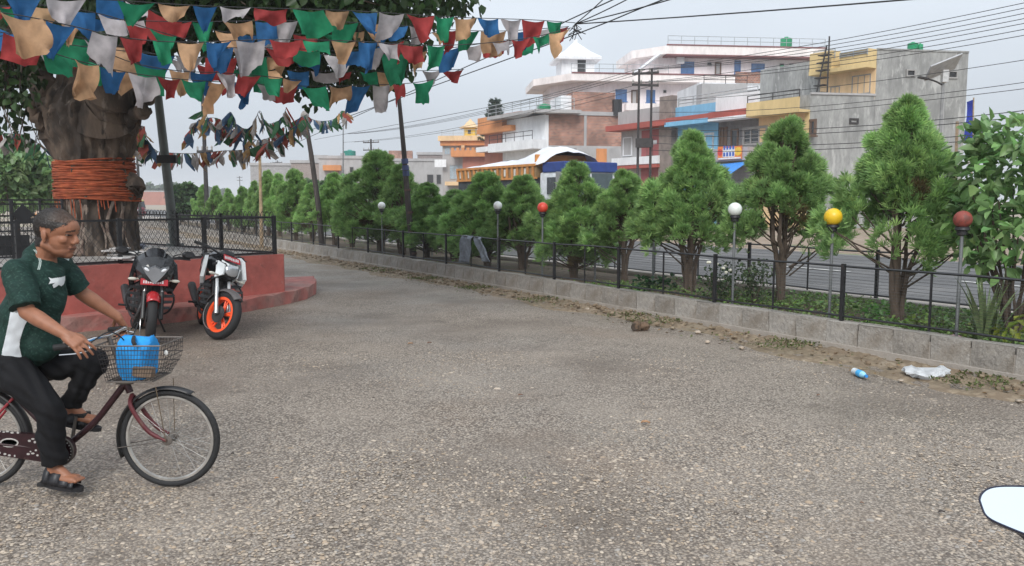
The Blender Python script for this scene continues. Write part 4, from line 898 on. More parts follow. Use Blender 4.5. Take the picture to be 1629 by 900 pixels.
class Fac:
    """a vertical wall plane through two ground points; pixels are read onto it"""
    def __init__(s, A, B):
        s.A = Vector((A.x, A.y, 0)); B = Vector((B.x, B.y, 0)); s.L = (B - s.A).length; s.e = (B - s.A).normalized(); s.n = Vector((s.e.y, -s.e.x, 0))
        if s.n.dot(-s.A) < 0: s.n = -s.n
        s.R = frame3(s.e, -s.n, Z)
    def sz(s, px, py):
        d = ray(px, py); c = Vector((0, 0, CAMH)); t = s.n.dot(s.A - c) / s.n.dot(d); p = c + d * t; return (p - s.A).dot(s.e), p.z
    def pt(s, a, z, o=0): return s.A + s.e * a + Z * z + s.n * o
    def rect(s, x0, y0, x1, y1):
        a, z = s.sz((x0 + x1) / 2, (y0 + y1) / 2); a0 = s.sz(x0, (y0 + y1) / 2)[0]; a1 = s.sz(x1, (y0 + y1) / 2)[0]; z1 = s.sz((x0 + x1) / 2, y0)[1]; z0 = s.sz((x0 + x1) / 2, y1)[1]; return min(a0, a1), max(a0, a1), z0, z1
    def box(s, name, m, par, a0, a1, z0, z1, o0, o1):
        return MB().box(s.pt((a0 + a1) / 2, (z0 + z1) / 2, (o0 + o1) / 2), (a1 - a0, o1 - o0, z1 - z0), s.R).build(name, m, par)
    def window(s, par, px, glass=None, frame=None, name='window', bars=2, t=.07, grid=0, sill=True):
        a0, a1, z0, z1 = s.rect(*px); fm = frame or FRM; m = MB()
        for (b0, b1, c0, c1) in ((a0, a1, z1 - t, z1), (a0, a1, z0, z0 + t), (a0, a0 + t, z0 + t, z1 - t), (a1 - t, a1, z0 + t, z1 - t)): m.box(s.pt((b0 + b1) / 2, (c0 + c1) / 2, .03), (b1 - b0, .1, c1 - c0), s.R)
        for k in range(1, bars): x = a0 + (a1 - a0) * k / bars; m.box(s.pt(x, (z0 + z1) / 2, .028), (t * .7, .08, z1 - z0 - 2 * t), s.R)
        for k in range(1, grid + 1): zz = z0 + (z1 - z0) * k / (grid + 1); m.box(s.pt((a0 + a1) / 2, zz, .035), (a1 - a0 - 2 * t, .03, .04), s.R)
        w_ = m.build(name, fm, par)
        p_ = MB().box(s.pt((a0 + a1) / 2, (z0 + z1) / 2, .008), (a1 - a0 - t, .016, z1 - z0 - t), s.R); p_.build('pane', glass or GLD, w_)
        if sill: MB().box(s.pt((a0 + a1) / 2, z0 - .05, .07), (a1 - a0 + .2, .18, .08), s.R).build('sill', fm, w_)
        return w_
    def rail(s, par, a0, a1, z0, h, o=0.0, n=None, m=None, rows=2, r=.03):
        mb = MB(); n = n or max(2, int((a1 - a0) / 1.4))
        for k in range(n + 1): q = s.pt(a0 + (a1 - a0) * k / n, z0, o); mb.tube([q, q + Z * h], r, 5)
        for k in range(rows): zz = h * (k + 1) / rows - .02; mb.tube([s.pt(a0, z0 + zz, o), s.pt(a1, z0 + zz, o)], r, 5)
        mb.build('railing', m or RAIL, par)
def tank(p, r, h, m, label):
    o = thing('water_tank', label, 'water tank', p, 'rooftop water tanks'); pr = []
    for k in range(9): z = h * .82 * k / 8; pr += [(r, z), (r, z + h * .06), (r * .96, z + h * .075)]
    pr += [(r * .8, h * .92), (r * .35, h * .96)]; MB().lathe(pr, p, 18).build('drum', m, o, True); MB().lathe([(r * .36, 0), (r * .36, h * .06), (r * .3, h * .08)], p + Z * h * .955, 14).build('lid', m, o, True)
def hyp(px, py, H): p = hz(px, py, H); return Vector((p.x, p.y, 0))
def quad_block(name, m, par, A, B, depth, z0, z1, nrm): MB().prism([A, B, B - nrm * depth, A - nrm * depth], z0, z1).build(name, m, par)
def hit(Aw, dirv, px):                                    # where a ground line from Aw along dirv is seen at pixel column px
    k = (px - CX) / FPX / (cp + (CY - 250) / FPX * sp_); t = (Aw.x - k * Aw.y) / (k * dirv.y - dirv.x); return Aw + dirv * t

# ---- 1 grey cement building with ochre front
HB = 10.6; pL = hyp(1396, 79, HB); pR = hyp(1541, 84, HB); side = Fac(pL, pR); pS = hit(pL, (pL - pR).normalized(), 1286); ZS = side.sz(1340, 151)[1]
b1 = thing('cement_building', 'grey cement-sided three-storey building with ochre terrace on the right', 'building', (pL + pR) / 2)
sfull = Fac(pS, pR); q1 = hit(pL, U, 1301); q0 = hit(pS, U, 1206)
MB().prism([pL, pR, pR + U * 9 , q1 + U * 4.9, q1], 0, HB).build('wall', CEM, b1)
MB().prism([pS + U * .02, pL - (pR - pL).normalized() * .02, pL - (pR - pL).normalized() * .02 + U * 8, q0 + U * 4.4 + (pL - pS) * .0, q0 + U * .0], 0, ZS).build('lower_wall', CEM, b1)
up = Fac(q1, pL); lo = Fac(q0, pS)
up.box('upper_facade', PEACH, b1, 0.02, up.L - .02, ZS - .2, HB - .9, .0, .06)
a0, a1, z0, z1 = 0, up.L, up.sz(1350, 106)[1], HB + .02
for nm, aa, bb, zz0, zz1, oo in (('parapet', -.2, up.L * .36, z0 - .1, z0 + 1.0, .9), ('parapet', up.L * .52, up.L + .0, z0 - .1, HB + .02, .9), ('terrace_slab', -.2, up.L, z0 - .35, z0 - .1, .95)): up.box(nm, YEL, b1, aa, bb, zz0, zz1, .05, oo)
up.rail(b1, up.L * .52, up.L, HB - .35, .35, .95, rows=3); up.rail(b1, .0, up.L * .4, z0 + .5, .6, .8, rows=3)
up.window(b1, (1356, 119, 1386, 150), GLD, bars=3, grid=2); up.window(b1, (1322, 137, 1337, 150), GLB)
m_ = MB(); s0 = up.pt(up.L * .40, ZS, 1.0)
for k in range(6): m_.box(up.pt(up.L * (.24 + .015 * k), ZS + .4 + .45 * k, 1.3), (.7, .5, .06), up.R)
m_.tube([up.pt(up.L * .2, ZS, 1.5), up.pt(up.L * .38, ZS + 3.2, 1.5)], .05, 5); m_.tube([up.pt(up.L * .42, ZS, 1.5), up.pt(up.L * .42, HB + 1.0, 1.5)], .05, 5); m_.build('stair', IRON, b1)
for px in ((1441, 110, 1456, 122), (1507, 112, 1523, 125)): side.window(b1, px, DARK, bars=1, t=.09, sill=False)
sfull.window(b1, (1351, 188, 1365, 197), CEM, IRON, bars=1, t=.1, sill=False)
sfull.box('coping', GREY, b1, 0, (pL - pS).length, ZS, ZS + .12, -.1, .06); side.box('coping', CEM, b1, 0, side.L, HB, HB + .1, -.1, .05)
m_ = MB(); m_.tube([side.pt(side.sz(1502, 160)[0], 0, .1), side.pt(side.sz(1499, 160)[0], 8, .1)], .05, 6); m_.build('drain_pipe', GREY, b1)
lo.box('facade', PEACH, b1, .02, lo.L - .3, 0, lo.sz(1245, 183)[1], .0, .06); lo.box('corner_pillar', YEL, b1, lo.L - .3, lo.L, 0, lo.sz(1280, 176)[1], .0, .09)
za, zb_ = lo.sz(1245, 180)[1], lo.sz(1245, 161)[1]; lo.box('balcony_slab', YEL, b1, -.1, lo.L + .05, za - .15, za + .02, .06, 1.1); lo.box('balcony_parapet', YEL, b1, -.1, lo.L + .0, za + .02, zb_, .95, 1.1)
lo.rail(b1, -.1, lo.L, zb_, .45, 1.0, rows=2, m=IRON)
w_ = lo.window(b1, (1274, 190, 1299, 216), GLD, BROWNW, bars=3, t=.14); lo.window(b1, (1233, 196, 1241, 206), GLD, bars=1, t=.06)
for px, py, r in ((1482, 80, .30), (1494, 80, .17)):
    p = hyp(px, 79, HB) + U * 1.2; p.z = HB; tank(p, r, 0.62 if r > .2 else .55, TANKG, 'larger green water tank on the cement building roof' if r > .2 else 'small green tank beside the larger one on the cement building')
# ---- 2 shop house with lavender front and blue end
q2 = hit(pS, U, 1078); shop = Fac(q2, q0)
b2 = thing('shop_house', 'two-storey shop house with lavender front, blue end and red-edged roof', 'building', (q0 + q2) / 2)
zr0 = shop.sz(1140, 190)[1]; zr1 = shop.sz(1140, 176)[1]
MB().prism([q0, q2, q2 - shop.n * 8, q0 - shop.n * 8], 0, zr0).build('wall', LAV, b2)
ab = shop.sz(1143, 220)[0]
shop.box('blue_bay', BLU, b2, .05, ab, 0, zr0 - .05, .0, .08)
shop.box('roof_slab', REDR, b2, ab, shop.L, zr0 - .02, zr0 + .38, -.3, 1.0); shop.box('roof_slab', REDR, b2, -.2, ab, zr0 + .05, zr0 + .35, -.3, 1.0); shop.box('roof_edge', BLU, b2, -.25, ab - .02, zr0 - .25, zr0 + .05, -.2, 1.1); shop.box('roof_edge', WHT, b2, ab, shop.L, zr0 - .2, zr0 - .02, .0, 1.05)
shop.box('parapet', WHT, b2, ab * .95, shop.L, zr0 + .38, zr1 + .9, .0, .15); shop.box('parapet', BLU, b2, -.2, ab * .95, zr0 + .38, zr1 + .55, .0, .15); shop.rail(b2, .1, shop.L - .1, zr1 + .6, .6, .1, rows=3)
shop.window(b2, (1182, 201, 1222, 231), GLD, FRM, bars=3, grid=4, t=.16); shop.window(b2, (1163, 205, 1175, 234), GLD, BROWNW, 'door', bars=1, t=.1, sill=False); shop.window(b2, (1145, 202, 1157, 238), BROWNW, BROWNW, 'door', bars=2, sill=False); shop.window(b2, (1121, 211, 1137, 240), SHUT, WHT, bars=1, t=.16)
zf = shop.sz(1180, 262)[1]; shop.box('balcony', LAV, b2, ab, shop.L, shop.sz(1180, 256)[1], shop.sz(1180, 236)[1], .05, 1.0)
m_ = MB(); a0, a1 = shop.sz(1158, 268)[0], shop.sz(1207, 268)[0]; zz = shop.sz(1180, 262)[1]; m_.plate([shop.pt(a0, zz, 1.0), shop.pt(a1, zz + .1, 1.0), shop.pt(a1, zz - .7, 2.6), shop.pt(a0, zz - .8, 2.6)], Z * .04); m_.build('awning', WBLU, b2)
shop.box('shutter', SHUT, b2, shop.sz(1165, 285)[0], shop.sz(1200, 285)[0], 0, zz - 1, .0, .07); shop.box('shutter', DARK, b2, ab + .1, shop.sz(1164, 285)[0], 0, zz - 1, .0, .06)
sg = thing('shop_sign', 'orange and white shop signboard hung on the lavender balcony', 'sign', shop.pt(shop.sz(1180, 245)[0], 0, 1.1)); a0, a1, z0, z1 = shop.rect(1161, 233, 1199, 254)
shop.box('board', mat('orange_sign', (.72, .20, .05), .5), sg, a0, a1, z0, z1, 1.06, 1.12); shop.box('white_panel', mat('sign_white', (.75, .75, .74), .5), sg, a0 + (a1 - a0) * .22, a0 + (a1 - a0) * .72, z0 + .15, z1 - .12, 1.12, 1.13); shop.box('white_strip', mat('sign_white', (.75, .75, .74), .5), sg, a0 + .05, a1 - .05, z0 + .02, z0 + .12, 1.12, 1.13)
for i in range(2):
    for j in range(4): w0 = (a1 - a0) * .5 / 4; x = a0 + (a1 - a0) * .22 + w0 * j; shop.box('lettering', mat('sign_blue', (.05, .12, .45), .5), sg, x + .05, x + w0 - .03, z0 + .2 + i * .42, z0 + .46 + i * .42, 1.13, 1.136)
m_ = MB(); c = shop.pt(a0 + (a1 - a0) * .86, (z0 + z1) / 2 + .05, 1.125); m_.lathe([(.28, 0), (.28, .01)], c, 16, frame3(shop.e, Z, -shop.n)); m_.build('emblem', mat('sign_yellow', (.8, .5, .06), .5), sg)
m_ = MB(); c = shop.pt(a0 + (a1 - a0) * .10, (z0 + z1) / 2 + .05, 1.125); m_.lathe([(.22, 0), (.22, .01)], c, 16, frame3(shop.e, Z, -shop.n)); m_.build('emblem', mat('sign_red', (.6, .06, .05), .5), sg)
# house between, seen over the shop roofs
hA, hB = hit(hyp(1208, 150, 10.4), Vector((1, .1, 0)), 1110), hit(hyp(1208, 150, 10.4), Vector((1, .1, 0)), 1312)
b3 = thing('flat_roof_house', 'unfinished white and brick house behind the shop roofs', 'building', (hA + hB) / 2); mid = Fac(hA, hB); zt = mid.sz(1250, 133)[1]
MB().prism([hA, hB, hB - mid.n * 6, hA - mid.n * 6], 0, zt).build('wall', WHT, b3); am = mid.sz(1180, 140)[0]
mid.box('brick_parapet', BRICK, b3, am - .5, am + 4.0, zt - .2, zt + .9, -.25, 0); mid.box('concrete_wing', GREY, b3, -.2, am, 0, zt - .25, -.1, 1.2); mid.box('wing_slab', GREY, b3, -.5, am + .2, zt - 2.2, zt - 1.9, 0, 1.9); mid.rail(b3, 0, am, zt - .25, .7, 1.1, rows=2, m=IRON)
m_ = MB(); m_.plate([mid.pt(am, zt - .9, 1.4), mid.pt(mid.L, zt + .05, 1.4), mid.pt(mid.L, zt + .2, -.5), mid.pt(am, zt - .7, -.5)], Z * .12); m_.build('sloping_roof', IRON, b3)
for px in ((1245, 152, 1254, 163), (1262, 147, 1275, 162)): mid.window(b3, px, GLD, sill=False, bars=1)
mid.window(b3, (1288, 138, 1312, 149), GLB, bars=3)
# ---- 3 large pinkish white building behind
b4 = thing('white_building', 'large pinkish-white multi-storey building with blue windows and stepped roof terraces', 'building', hyp(1150, 110, 15))
HT = 18.0; cL, cR = hyp(1064, 76, HT), hyp(1303, 81, HT); F4 = Fac(cL, cR)
lz1 = HT; zs = F4.sz(1150, 91)[1]
quad_block('wall', PINK, b4, cL - F4.e * .0, F4.pt(F4.L - 1.6, 0), 12, 0, HT - .5, F4.n)
F4.box('roof_slab', CREAM, b4, -.6, F4.L + .2, zs, HT, -10, 1.4); F4.box('slab_edge', REDTRIM, b4, -.62, F4.L + .22, zs - .16, zs - .002, -.2, 1.45); F4.box('slab_edge', REDTRIM, b4, -.62, F4.L + .22, HT + .002, HT + .14, 1.2, 1.45)
F4.rail(b4, -.5, F4.L, HT + .14, .9, 1.3, rows=2)
lft = F4.pt(-2.4, 0, -3.0); MB().prism([F4.pt(-.6, 0, 1.4), F4.pt(-3.6, 0, -2.0), F4.pt(-3.6, 0, -9), F4.pt(-.6, 0, -9)], zs + .01, HT - .01).build('roof_wing', CREAM, b4)
MB().prism([F4.pt(-.0, 0, -.02), F4.pt(-2.6, 0, -2.6), F4.pt(-2.6, 0, -9), F4.pt(0, 0, -9)], 0, zs).build('side_wall', PINK, b4)
zl0, zl1 = F4.sz(1000, 131)[1], F4.sz(1000, 121)[1]; aL = F4.sz(905, 130)[0]; zl0 = F4.sz(980, 132)[1]; zl1 = F4.sz(980, 121)[1]
MB().prism([F4.pt(aL + 1.4, 0, -.004), F4.pt(.5, 0, -.004), F4.pt(.5, 0, -9), F4.pt(aL - 1.5, 0, -9), F4.pt(aL - 1.5, 0, -3)], 0, zl0).build('lower_wall', PINK, b4)
MB().prism([F4.pt(aL, 0, 1.5), F4.pt(F4.L * .84, 0, 1.5), F4.pt(F4.L * .84, 0, -.05), F4.pt(.2, 0, -.05), F4.pt(.2, 0, -10), F4.pt(aL - 3.4, 0, -10), F4.pt(aL - 3.4, 0, -3.2)], zl0, zl1).build('terrace_slab', CREAM, b4)
MB().prism([F4.pt(aL, 0, 1.56), F4.pt(F4.L * .84, 0, 1.56), F4.pt(F4.L * .84, 0, 1.2), F4.pt(aL + .1, 0, 1.2)], zl1, zl1 + .14).build('slab_edge', REDTRIM, b4)
F4.rail(b4, aL, -.4, zl1 + .1, .95, 1.35, rows=2)
zk0, zk1 = F4.sz(1080, 178)[1], F4.sz(1080, 167)[1]; F4.box('floor_band', CREAM, b4, aL + 6, F4.L * .5, zk0, zk1, .03, 1.2)
for px in ((1083, 98, 1104, 120), (1195, 101, 1216, 120), (979, 142, 997, 161), (1028, 143, 1042, 163), (1083, 144, 1105, 163)): F4.window(b4, px, GLB, GLB, bars=2, t=.1)
for px in ((1137, 99, 1147, 124), (1004, 143, 1014, 168)): F4.window(b4, px, GREY, BROWNW, 'door', bars=1, t=.14, sill=False)
F4.window(b4, (1168, 96, 1178, 124), GLB, GLB, 'door', bars=1, t=.1, sill=False)
for px in ((1125, 99, 1132, 104), (1240, 101, 1247, 107), (1255, 101, 1262, 107), (1055, 143, 1060, 148)): F4.window(b4, px, DARK, bars=1, t=.05, sill=False)
a0, a1, z0, z1 = F4.rect(1075, 92, 1086, 102); F4.box('air_conditioner', WHT, b4, a0, a1, z0, z1, .05, .6)
tw = F4.pt(aL + 1.2, 0, -3); r_ = 2.2; zt0, zt1 = zl1, F4.sz(920, 98)[1] + .4
MB().box((tw.x, tw.y, (zt0 + zt1) / 2), (3.6, 3.6, zt1 - zt0), F4.R).build('tower', WHT, b4)
MB().lathe([(3.5, 0), (3.5, .28), (2.0, 1.0), (.5, 2.0), (.35, 2.05), (.3, 2.5)], (tw.x, tw.y, zt1), 4, F4.R @ Matrix.Rotation(math.pi / 4, 3, 'Z')).build('tower_roof', WHT, b4)
MB().box(Vector((tw.x, tw.y, zt0 + 1.2)) + F4.n * 1.82 + F4.e * .4, (.9, .06, 2.2), F4.R).build('tower_door', DARK, b4)
m_ = MB()
(sa, sz0), (sb, sz1) = F4.sz(1003, 121), F4.sz(1046, 88)
for k in range(14): m_.box(F4.pt(sa + (sb - sa) * k / 13, sz0 + (sz1 - sz0) * k / 13, .5), (.45, 1.0, .12), F4.R)
m_.tube([F4.pt(sa, sz0, 1.0), F4.pt(sb, sz1, 1.0)], .12, 5); m_.build('outside_stair', WHT, b4)
for px, py, lab in ((1249, 80, 'green water tank on the roof of the large white building'), (1236, 128, 'green water tank against the wall of the large white building')):
    a, _ = F4.sz(px, py); z_ = HT if py < 100 else F4.sz(px, 128)[1]; q = F4.pt(a, z_, .2 if py < 100 else 1.2); tank(q, .62, F4.sz(px, py - 20)[1] - F4.sz(px, py)[1], TANKG, lab)
a, _ = F4.sz(1279, 128); MB().box(F4.pt(F4.sz(1236, 128)[0], F4.sz(1236, 128)[1] / 2, 1.2), (1.6, 1.6, F4.sz(1236, 128)[1]), F4.R).build('tank_pier', GREY, b4)
# ---- 4 small maroon building with red awning roof
q3 = hit(pS, U, 984); F5 = Fac(q3, q2)
b5 = thing('maroon_house', 'small maroon shop house with red roof edge behind the twin-post pole', 'building', (q2 + q3) / 2); zr = F5.sz(1020, 206)[1]
MB().prism([F5.pt(.3, 0), F5.pt(F5.L - .1, 0), F5.pt(F5.L - .1, 0, -7), F5.pt(.3, 0, -7)], 0, zr).build('wall', GREY, b5)
F5.box('maroon_front', MAROON, b5, F5.L * .42, F5.L * .92, 0, zr - .1, .0, .08); F5.box('roof_edge', REDR, b5, -.3, F5.L - .1, zr, zr + .4, -.3, 1.1); F5.box('parapet', GREY, b5, 0, F5.L * .9, zr + .4, zr + 1.5, -.1, .1); F5.box('brick_pier', mat('stone_pier', (.22, .18, .16), .9, var=.3, scale=2), b5, F5.L * .78, F5.L - .15, 0, zr + 2.1, .02, .5)
F5.window(b5, (992, 218, 1006, 248), GREY, WHT, bars=1, sill=False); F5.window(b5, (1030, 232, 1040, 248), GLD, BROWNW, bars=2); F5.box('floor_band', WHT, b5, 0, F5.L * .8, F5.sz(1020, 262)[1], F5.sz(1020, 250)[1], .02, .7); F5.box('sign_panel', WHT, b5, F5.L * .55, F5.L * .68, F5.sz(1020, 231)[1], F5.sz(1020, 225)[1], .08, .12); F5.box('red_band', REDR, b5, 0, F5.L * .8, F5.sz(1020, 268)[1], F5.sz(1020, 263)[1], .02, .8)
# ---- 5 brick-sided building with white front
HC = 9.3; k1 = hyp(868, 181, HC); k2 = hyp(1003, 184, HC); F6 = Fac(k1, k2); k3 = hit(k1, U, 801); F7 = Fac(k3, k1)
b6 = thing('brick_building', 'brick-sided house with white balconied front and roof terrace', 'building', (k1 + k2) / 2)
MB().prism([k1, k2, k2 + U * 6, k3], 0, HC).build('wall', BRICK, b6)
F7.box('front_wall', WHT, b6, .02, F7.L + .03, 0, HC - .05, .0, .1); F6.box('corner_column', WHT, b6, -.05, .25, 0, HC - .1, .0, .12)
MB().prism([F6.pt(F6.sz(912, 160)[0], 0, -.1), F6.pt(F6.sz(979, 160)[0], 0, -.1), F6.pt(F6.sz(979, 160)[0], 0, -4.5), F6.pt(F6.sz(912, 160)[0], 0, -4.5)], HC, F6.sz(945, 146)[1]).build('upper_wall', BRICK, b6); a0 = F6.sz(895, 160)[0]; F6.box('upper_front', WHT, b6, a0, F6.sz(912, 160)[0], HC, F6.sz(912, 147)[1] - .2, -4.4, -.6)
F6.box('roof_slab', GREY, b6, -1.2, F6.sz(912, 180)[0] + .4, HC, HC + .3, -5, 1.2); F7.box('roof_slab', GREY, b6, -.6, F7.L, HC, HC + .3, 0, 1.5); F6.box('beam', GREY, b6, F6.sz(912, 180)[0] + .4, F6.L, HC - .05, HC + .3, -.2, .1); F6.box('column', GREY, b6, F6.sz(929, 200)[0], F6.sz(933, 200)[0], 3, HC - .05, .0, .06); F6.box('beam', GREY, b6, .3, F6.L, F6.sz(930, 232)[1] - .4, F6.sz(930, 232)[1], .0, .08)
F6.rail(b6, -1.1, F6.sz(908, 170)[0], HC + .3, 1.0, 1.1, rows=3); F7.rail(b6, -.5, F7.L + 1, HC + .3, 1.0, 1.4, rows=3)
for px in ((826, 205, 836, 224), (838, 203, 848, 223), (850, 199, 860, 222), (819, 208, 824, 226)): F7.window(b6, px, GLD, FRM if px[0] != 838 else BROWNW, bars=2, sill=False)
zb0, zb1 = F7.sz(835, 240)[1], F7.sz(835, 226)[1]; F7.box('balcony', WHT, b6, -.4, F7.L + .2, zb0, zb1, .1, 1.5); F7.rail(b6, -.3, F7.L, zb1, .8, 1.4, rows=2, m=IRON)
tank(F6.pt(.0, HC + .3, -.6), .6, .62, TANKG, 'small green tank on the terrace of the brick-sided house')
m_ = MB(); m_.tube([F6.pt(F6.sz(982, 165)[0], HC, 0), F6.pt(F6.sz(982, 165)[0], HC + 1.4, 0)], .45, 8); m_.build('black_tank', mat('black_plastic', (.02, .02, .022), .5), b6)
F6.box('annex', GREY, b6, F6.sz(905, 250)[0], F6.L, 0, F6.sz(930, 238)[1], .1, 2.5); F6.box('orange_panel', ORA, b6, F6.sz(935, 250)[0], F6.sz(951, 250)[0], F6.sz(940, 260)[1], F6.sz(940, 239)[1], 2.5, 2.56)
# ---- 6 terracotta house left of it
j1 = hyp(824, 204, 8.4); j0 = hit(j1, U, 771); F8 = Fac(j0, j1)
b7 = thing('terracotta_house', 'small terracotta and orange house between the white front and the towered house', 'building', (j0 + j1) / 2)
MB().prism([j0, j1, j1 - F8.n * 6, j0 - F8.n * 6], 0, 8.4).build('wall', TERRA, b7); MB().prism([F8.pt(0, 0, .9), F8.pt(F8.L, 0, .9), F8.pt(F8.L, 0, .0), F8.pt(0, 0, 0)], 8.2, 8.7).build('eave', ORA, b7)
F8.box('parapet', ORA, b7, 0, F8.L * .75, 8.7, F8.sz(790, 186)[1], -.2, .8); F8.box('stair_room', TERRA, b7, F8.L * .25, F8.L * .8, 8.7, F8.sz(795, 178)[1], -4, -1.2)
for px in ((798, 213, 804, 228), (808, 214, 814, 229)): F8.window(b7, px, BROWNW, TERRA, bars=1)
F8.box('balcony', WHT, b7, 0, F8.L, F8.sz(800, 240)[1], F8.sz(800, 232)[1], 0, 1.0)
# ---- 7 orange house with yellow roof kiosk
g1 = hyp(776, 222, 9.6); g0 = hit(g1, Vector((-1, .14, 0)).normalized(), 704); F9 = Fac(g0, g1)
b8 = thing('orange_house', 'orange house with castellated balcony and yellow roof kiosk', 'building', (g0 + g1) / 2); zt = 9.6
MB().prism([g0, g1, g1 - F9.n * 8, g0 - F9.n * 8], 0, zt).build('wall', GREY, b8); F9.box('roof_band', PEACH, b8, -.4, F9.L + .3, zt - .15, zt + .5, -1, .9); F9.box('roof_band', ORA, b8, -.2, F9.L + .1, zt - .75, zt - .15, -.5, .5)
za, zb_ = F9.sz(750, 250)[1], F9.sz(750, 236)[1]; a0, a1 = F9.sz(722, 240)[0], F9.sz(778, 240)[0]; F9.box('balcony', ORA, b8, a0, a1, za, zb_ - .35, 0, 1.9)
for k in range(7): x = a0 + (a1 - a0) * k / 7; F9.box('merlon', ORA, b8, x + .05, x + (a1 - a0) / 7 * .62, zb_ - .35, zb_, 1.6, 1.9)
F9.box('front_bay', TERRA, b8, F9.sz(738, 260)[0], F9.L, 0, za, 0, .9); F9.box('pillar', PEACH, b8, F9.sz(735, 228)[0], F9.sz(740, 228)[0], zb_, zt - .7, .2, .5)
for px in ((707, 228, 716, 246), (719, 228, 729, 240)): F9.window(b8, px, TANKB, GREY, bars=2, sill=False)
F9.window(b8, (715, 262, 737, 285), TANKB, GREY, bars=3, sill=False); F9.window(b8, (752, 258, 758, 270), DARK, BROWNW, bars=1, sill=False)
F9.box('lower_balcony', TERRA, b8, F9.sz(742, 275)[0], F9.L, F9.sz(750, 282)[1], F9.sz(750, 271)[1], .9, 2); F9.box('yellow_band', PEACH, b8, F9.sz(712, 290)[0], F9.L, F9.sz(740, 295)[1], F9.sz(740, 289)[1], 0, 1.6)
kx = F9.pt(F9.sz(745, 210)[0], 0, -1.5); KY = mat('bright_yellow_kiosk', (.74, .50, .07), .7); MB().box((kx.x, kx.y, zt + 1.0), (1.5, 1.5, 1.3), F9.R).build('kiosk', KY, b8); MB().lathe([(1.5, 0), (1.45, .12), (.8, .4), (.55, .75), (.2, 1.0), (.1, 1.2)], (kx.x, kx.y, zt + 1.65), 12).build('kiosk_roof', PEACH, b8, True); MB().box(Vector((kx.x, kx.y, zt + 1.1)) + F9.n * .78, (.4, .04, .5), F9.R).build('kiosk_window', DARK, b8)
F9.rail(b8, 0, F9.L, zt + .5, .8, .3, rows=2); F9.box('signboard', WHT, b8, -.9, F9.sz(712, 258)[0], F9.sz(708, 266)[1], F9.sz(708, 254)[1], .8, .86)
# ---- 8 low grey houses farther left
def plain(px0, py, px1, H, depth, wm, label, wins=(), top=None, eave=None, skew=.1):
    a = hyp(px0, py, H); f_ = Fac(a, hit(a, Vector((1, skew, 0)).normalized(), px1)); o = thing('far_house', label, 'building', f_.pt(f_.L / 2, 0), 'far houses along the road'); quad_block('wall', wm, o, f_.pt(0, 0), f_.pt(f_.L, 0), depth, 0, H, f_.n)
    f_.box('parapet', GREY, o, -.15, f_.L + .15, H, H + .4, -.4, .15)
    for w_ in wins: f_.window(o, w_[:4], w_[4] if len(w_) > 4 else DARK, FRM, bars=1, sill=False)
    if top: a0, a1 = f_.sz(top[0], py)[0], f_.sz(top[1], py)[0]; f_.box('stair_room', top[3], o, a0, a1, H, f_.sz((top[0] + top[1]) / 2, top[2])[1], -4, -.6)
    if eave: f_.box('eave', eave[2], o, f_.sz(eave[0], py)[0], f_.sz(eave[1], py)[0], H - 1.6, H - .9, 0, 1.2)
    return o, f_
plain(626, 256, 704, 7.5, 8, GREY, 'low grey concrete house behind the banded flag pole', ((679, 277, 690, 292), (694, 277, 702, 293)), (618, 656, 239, BRICK))
plain(664, 246, 706, 8.5, 8, mat('brown_render', (.26, .22, .21), .9), 'brown flat-roofed house behind the low grey concrete one', (), (664, 690, 243, IRON))
plain(507, 252, 584, 7.2, 8, GREY, 'grey house with orange eave and red painted front', ((556, 265, 563, 275), (532, 264, 540, 276, TERRA)), (541, 555, 243, GREY), (515, 543, ORA))
plain(463, 259, 528, 7.0, 10, mat('far_brick_grey', (.30, .25, .23), .9), 'long brownish far house left of the orange-eaved one', (), (490, 521, 246, GREY))
plain(398, 263, 462, 7.0, 10, mat('far_pale', (.34, .33, .33), .9), 'pale far house over the left part of the thuja row')
p = hz(553, 252, 7.2) + Vector((0, 1.5, 0)); p.z = 7.2; tank(p, .8, 1.2, mat('teal_tank', (.03, .25, .2), .5), 'teal tank on the roof of the orange-eaved house')
# red lettered signboard house at the far left, with two far blocks
o, f_ = plain(60, 262, 92, 7, 6, WHT, 'white house with a red sign at the far left behind the trees'); f_.box('red_sign', mat('red_sign', (.6, .07, .06), .5), o, .2, f_.L - .3, 5.3, 6.6, .0, .15)
for k in range(4): f_.box('lettering', WHT, o, .5 + k * f_.L / 5, .5 + k * f_.L / 5 + f_.L / 8, 5.6, 6.3, .15, .2)
plain(222, 305, 262, 4.5, 8, TERRA, 'hazy red-roofed far house right of the trunk'); plain(172, 300, 214, 6, 8, GREY, 'hazy grey far house behind the trunk')
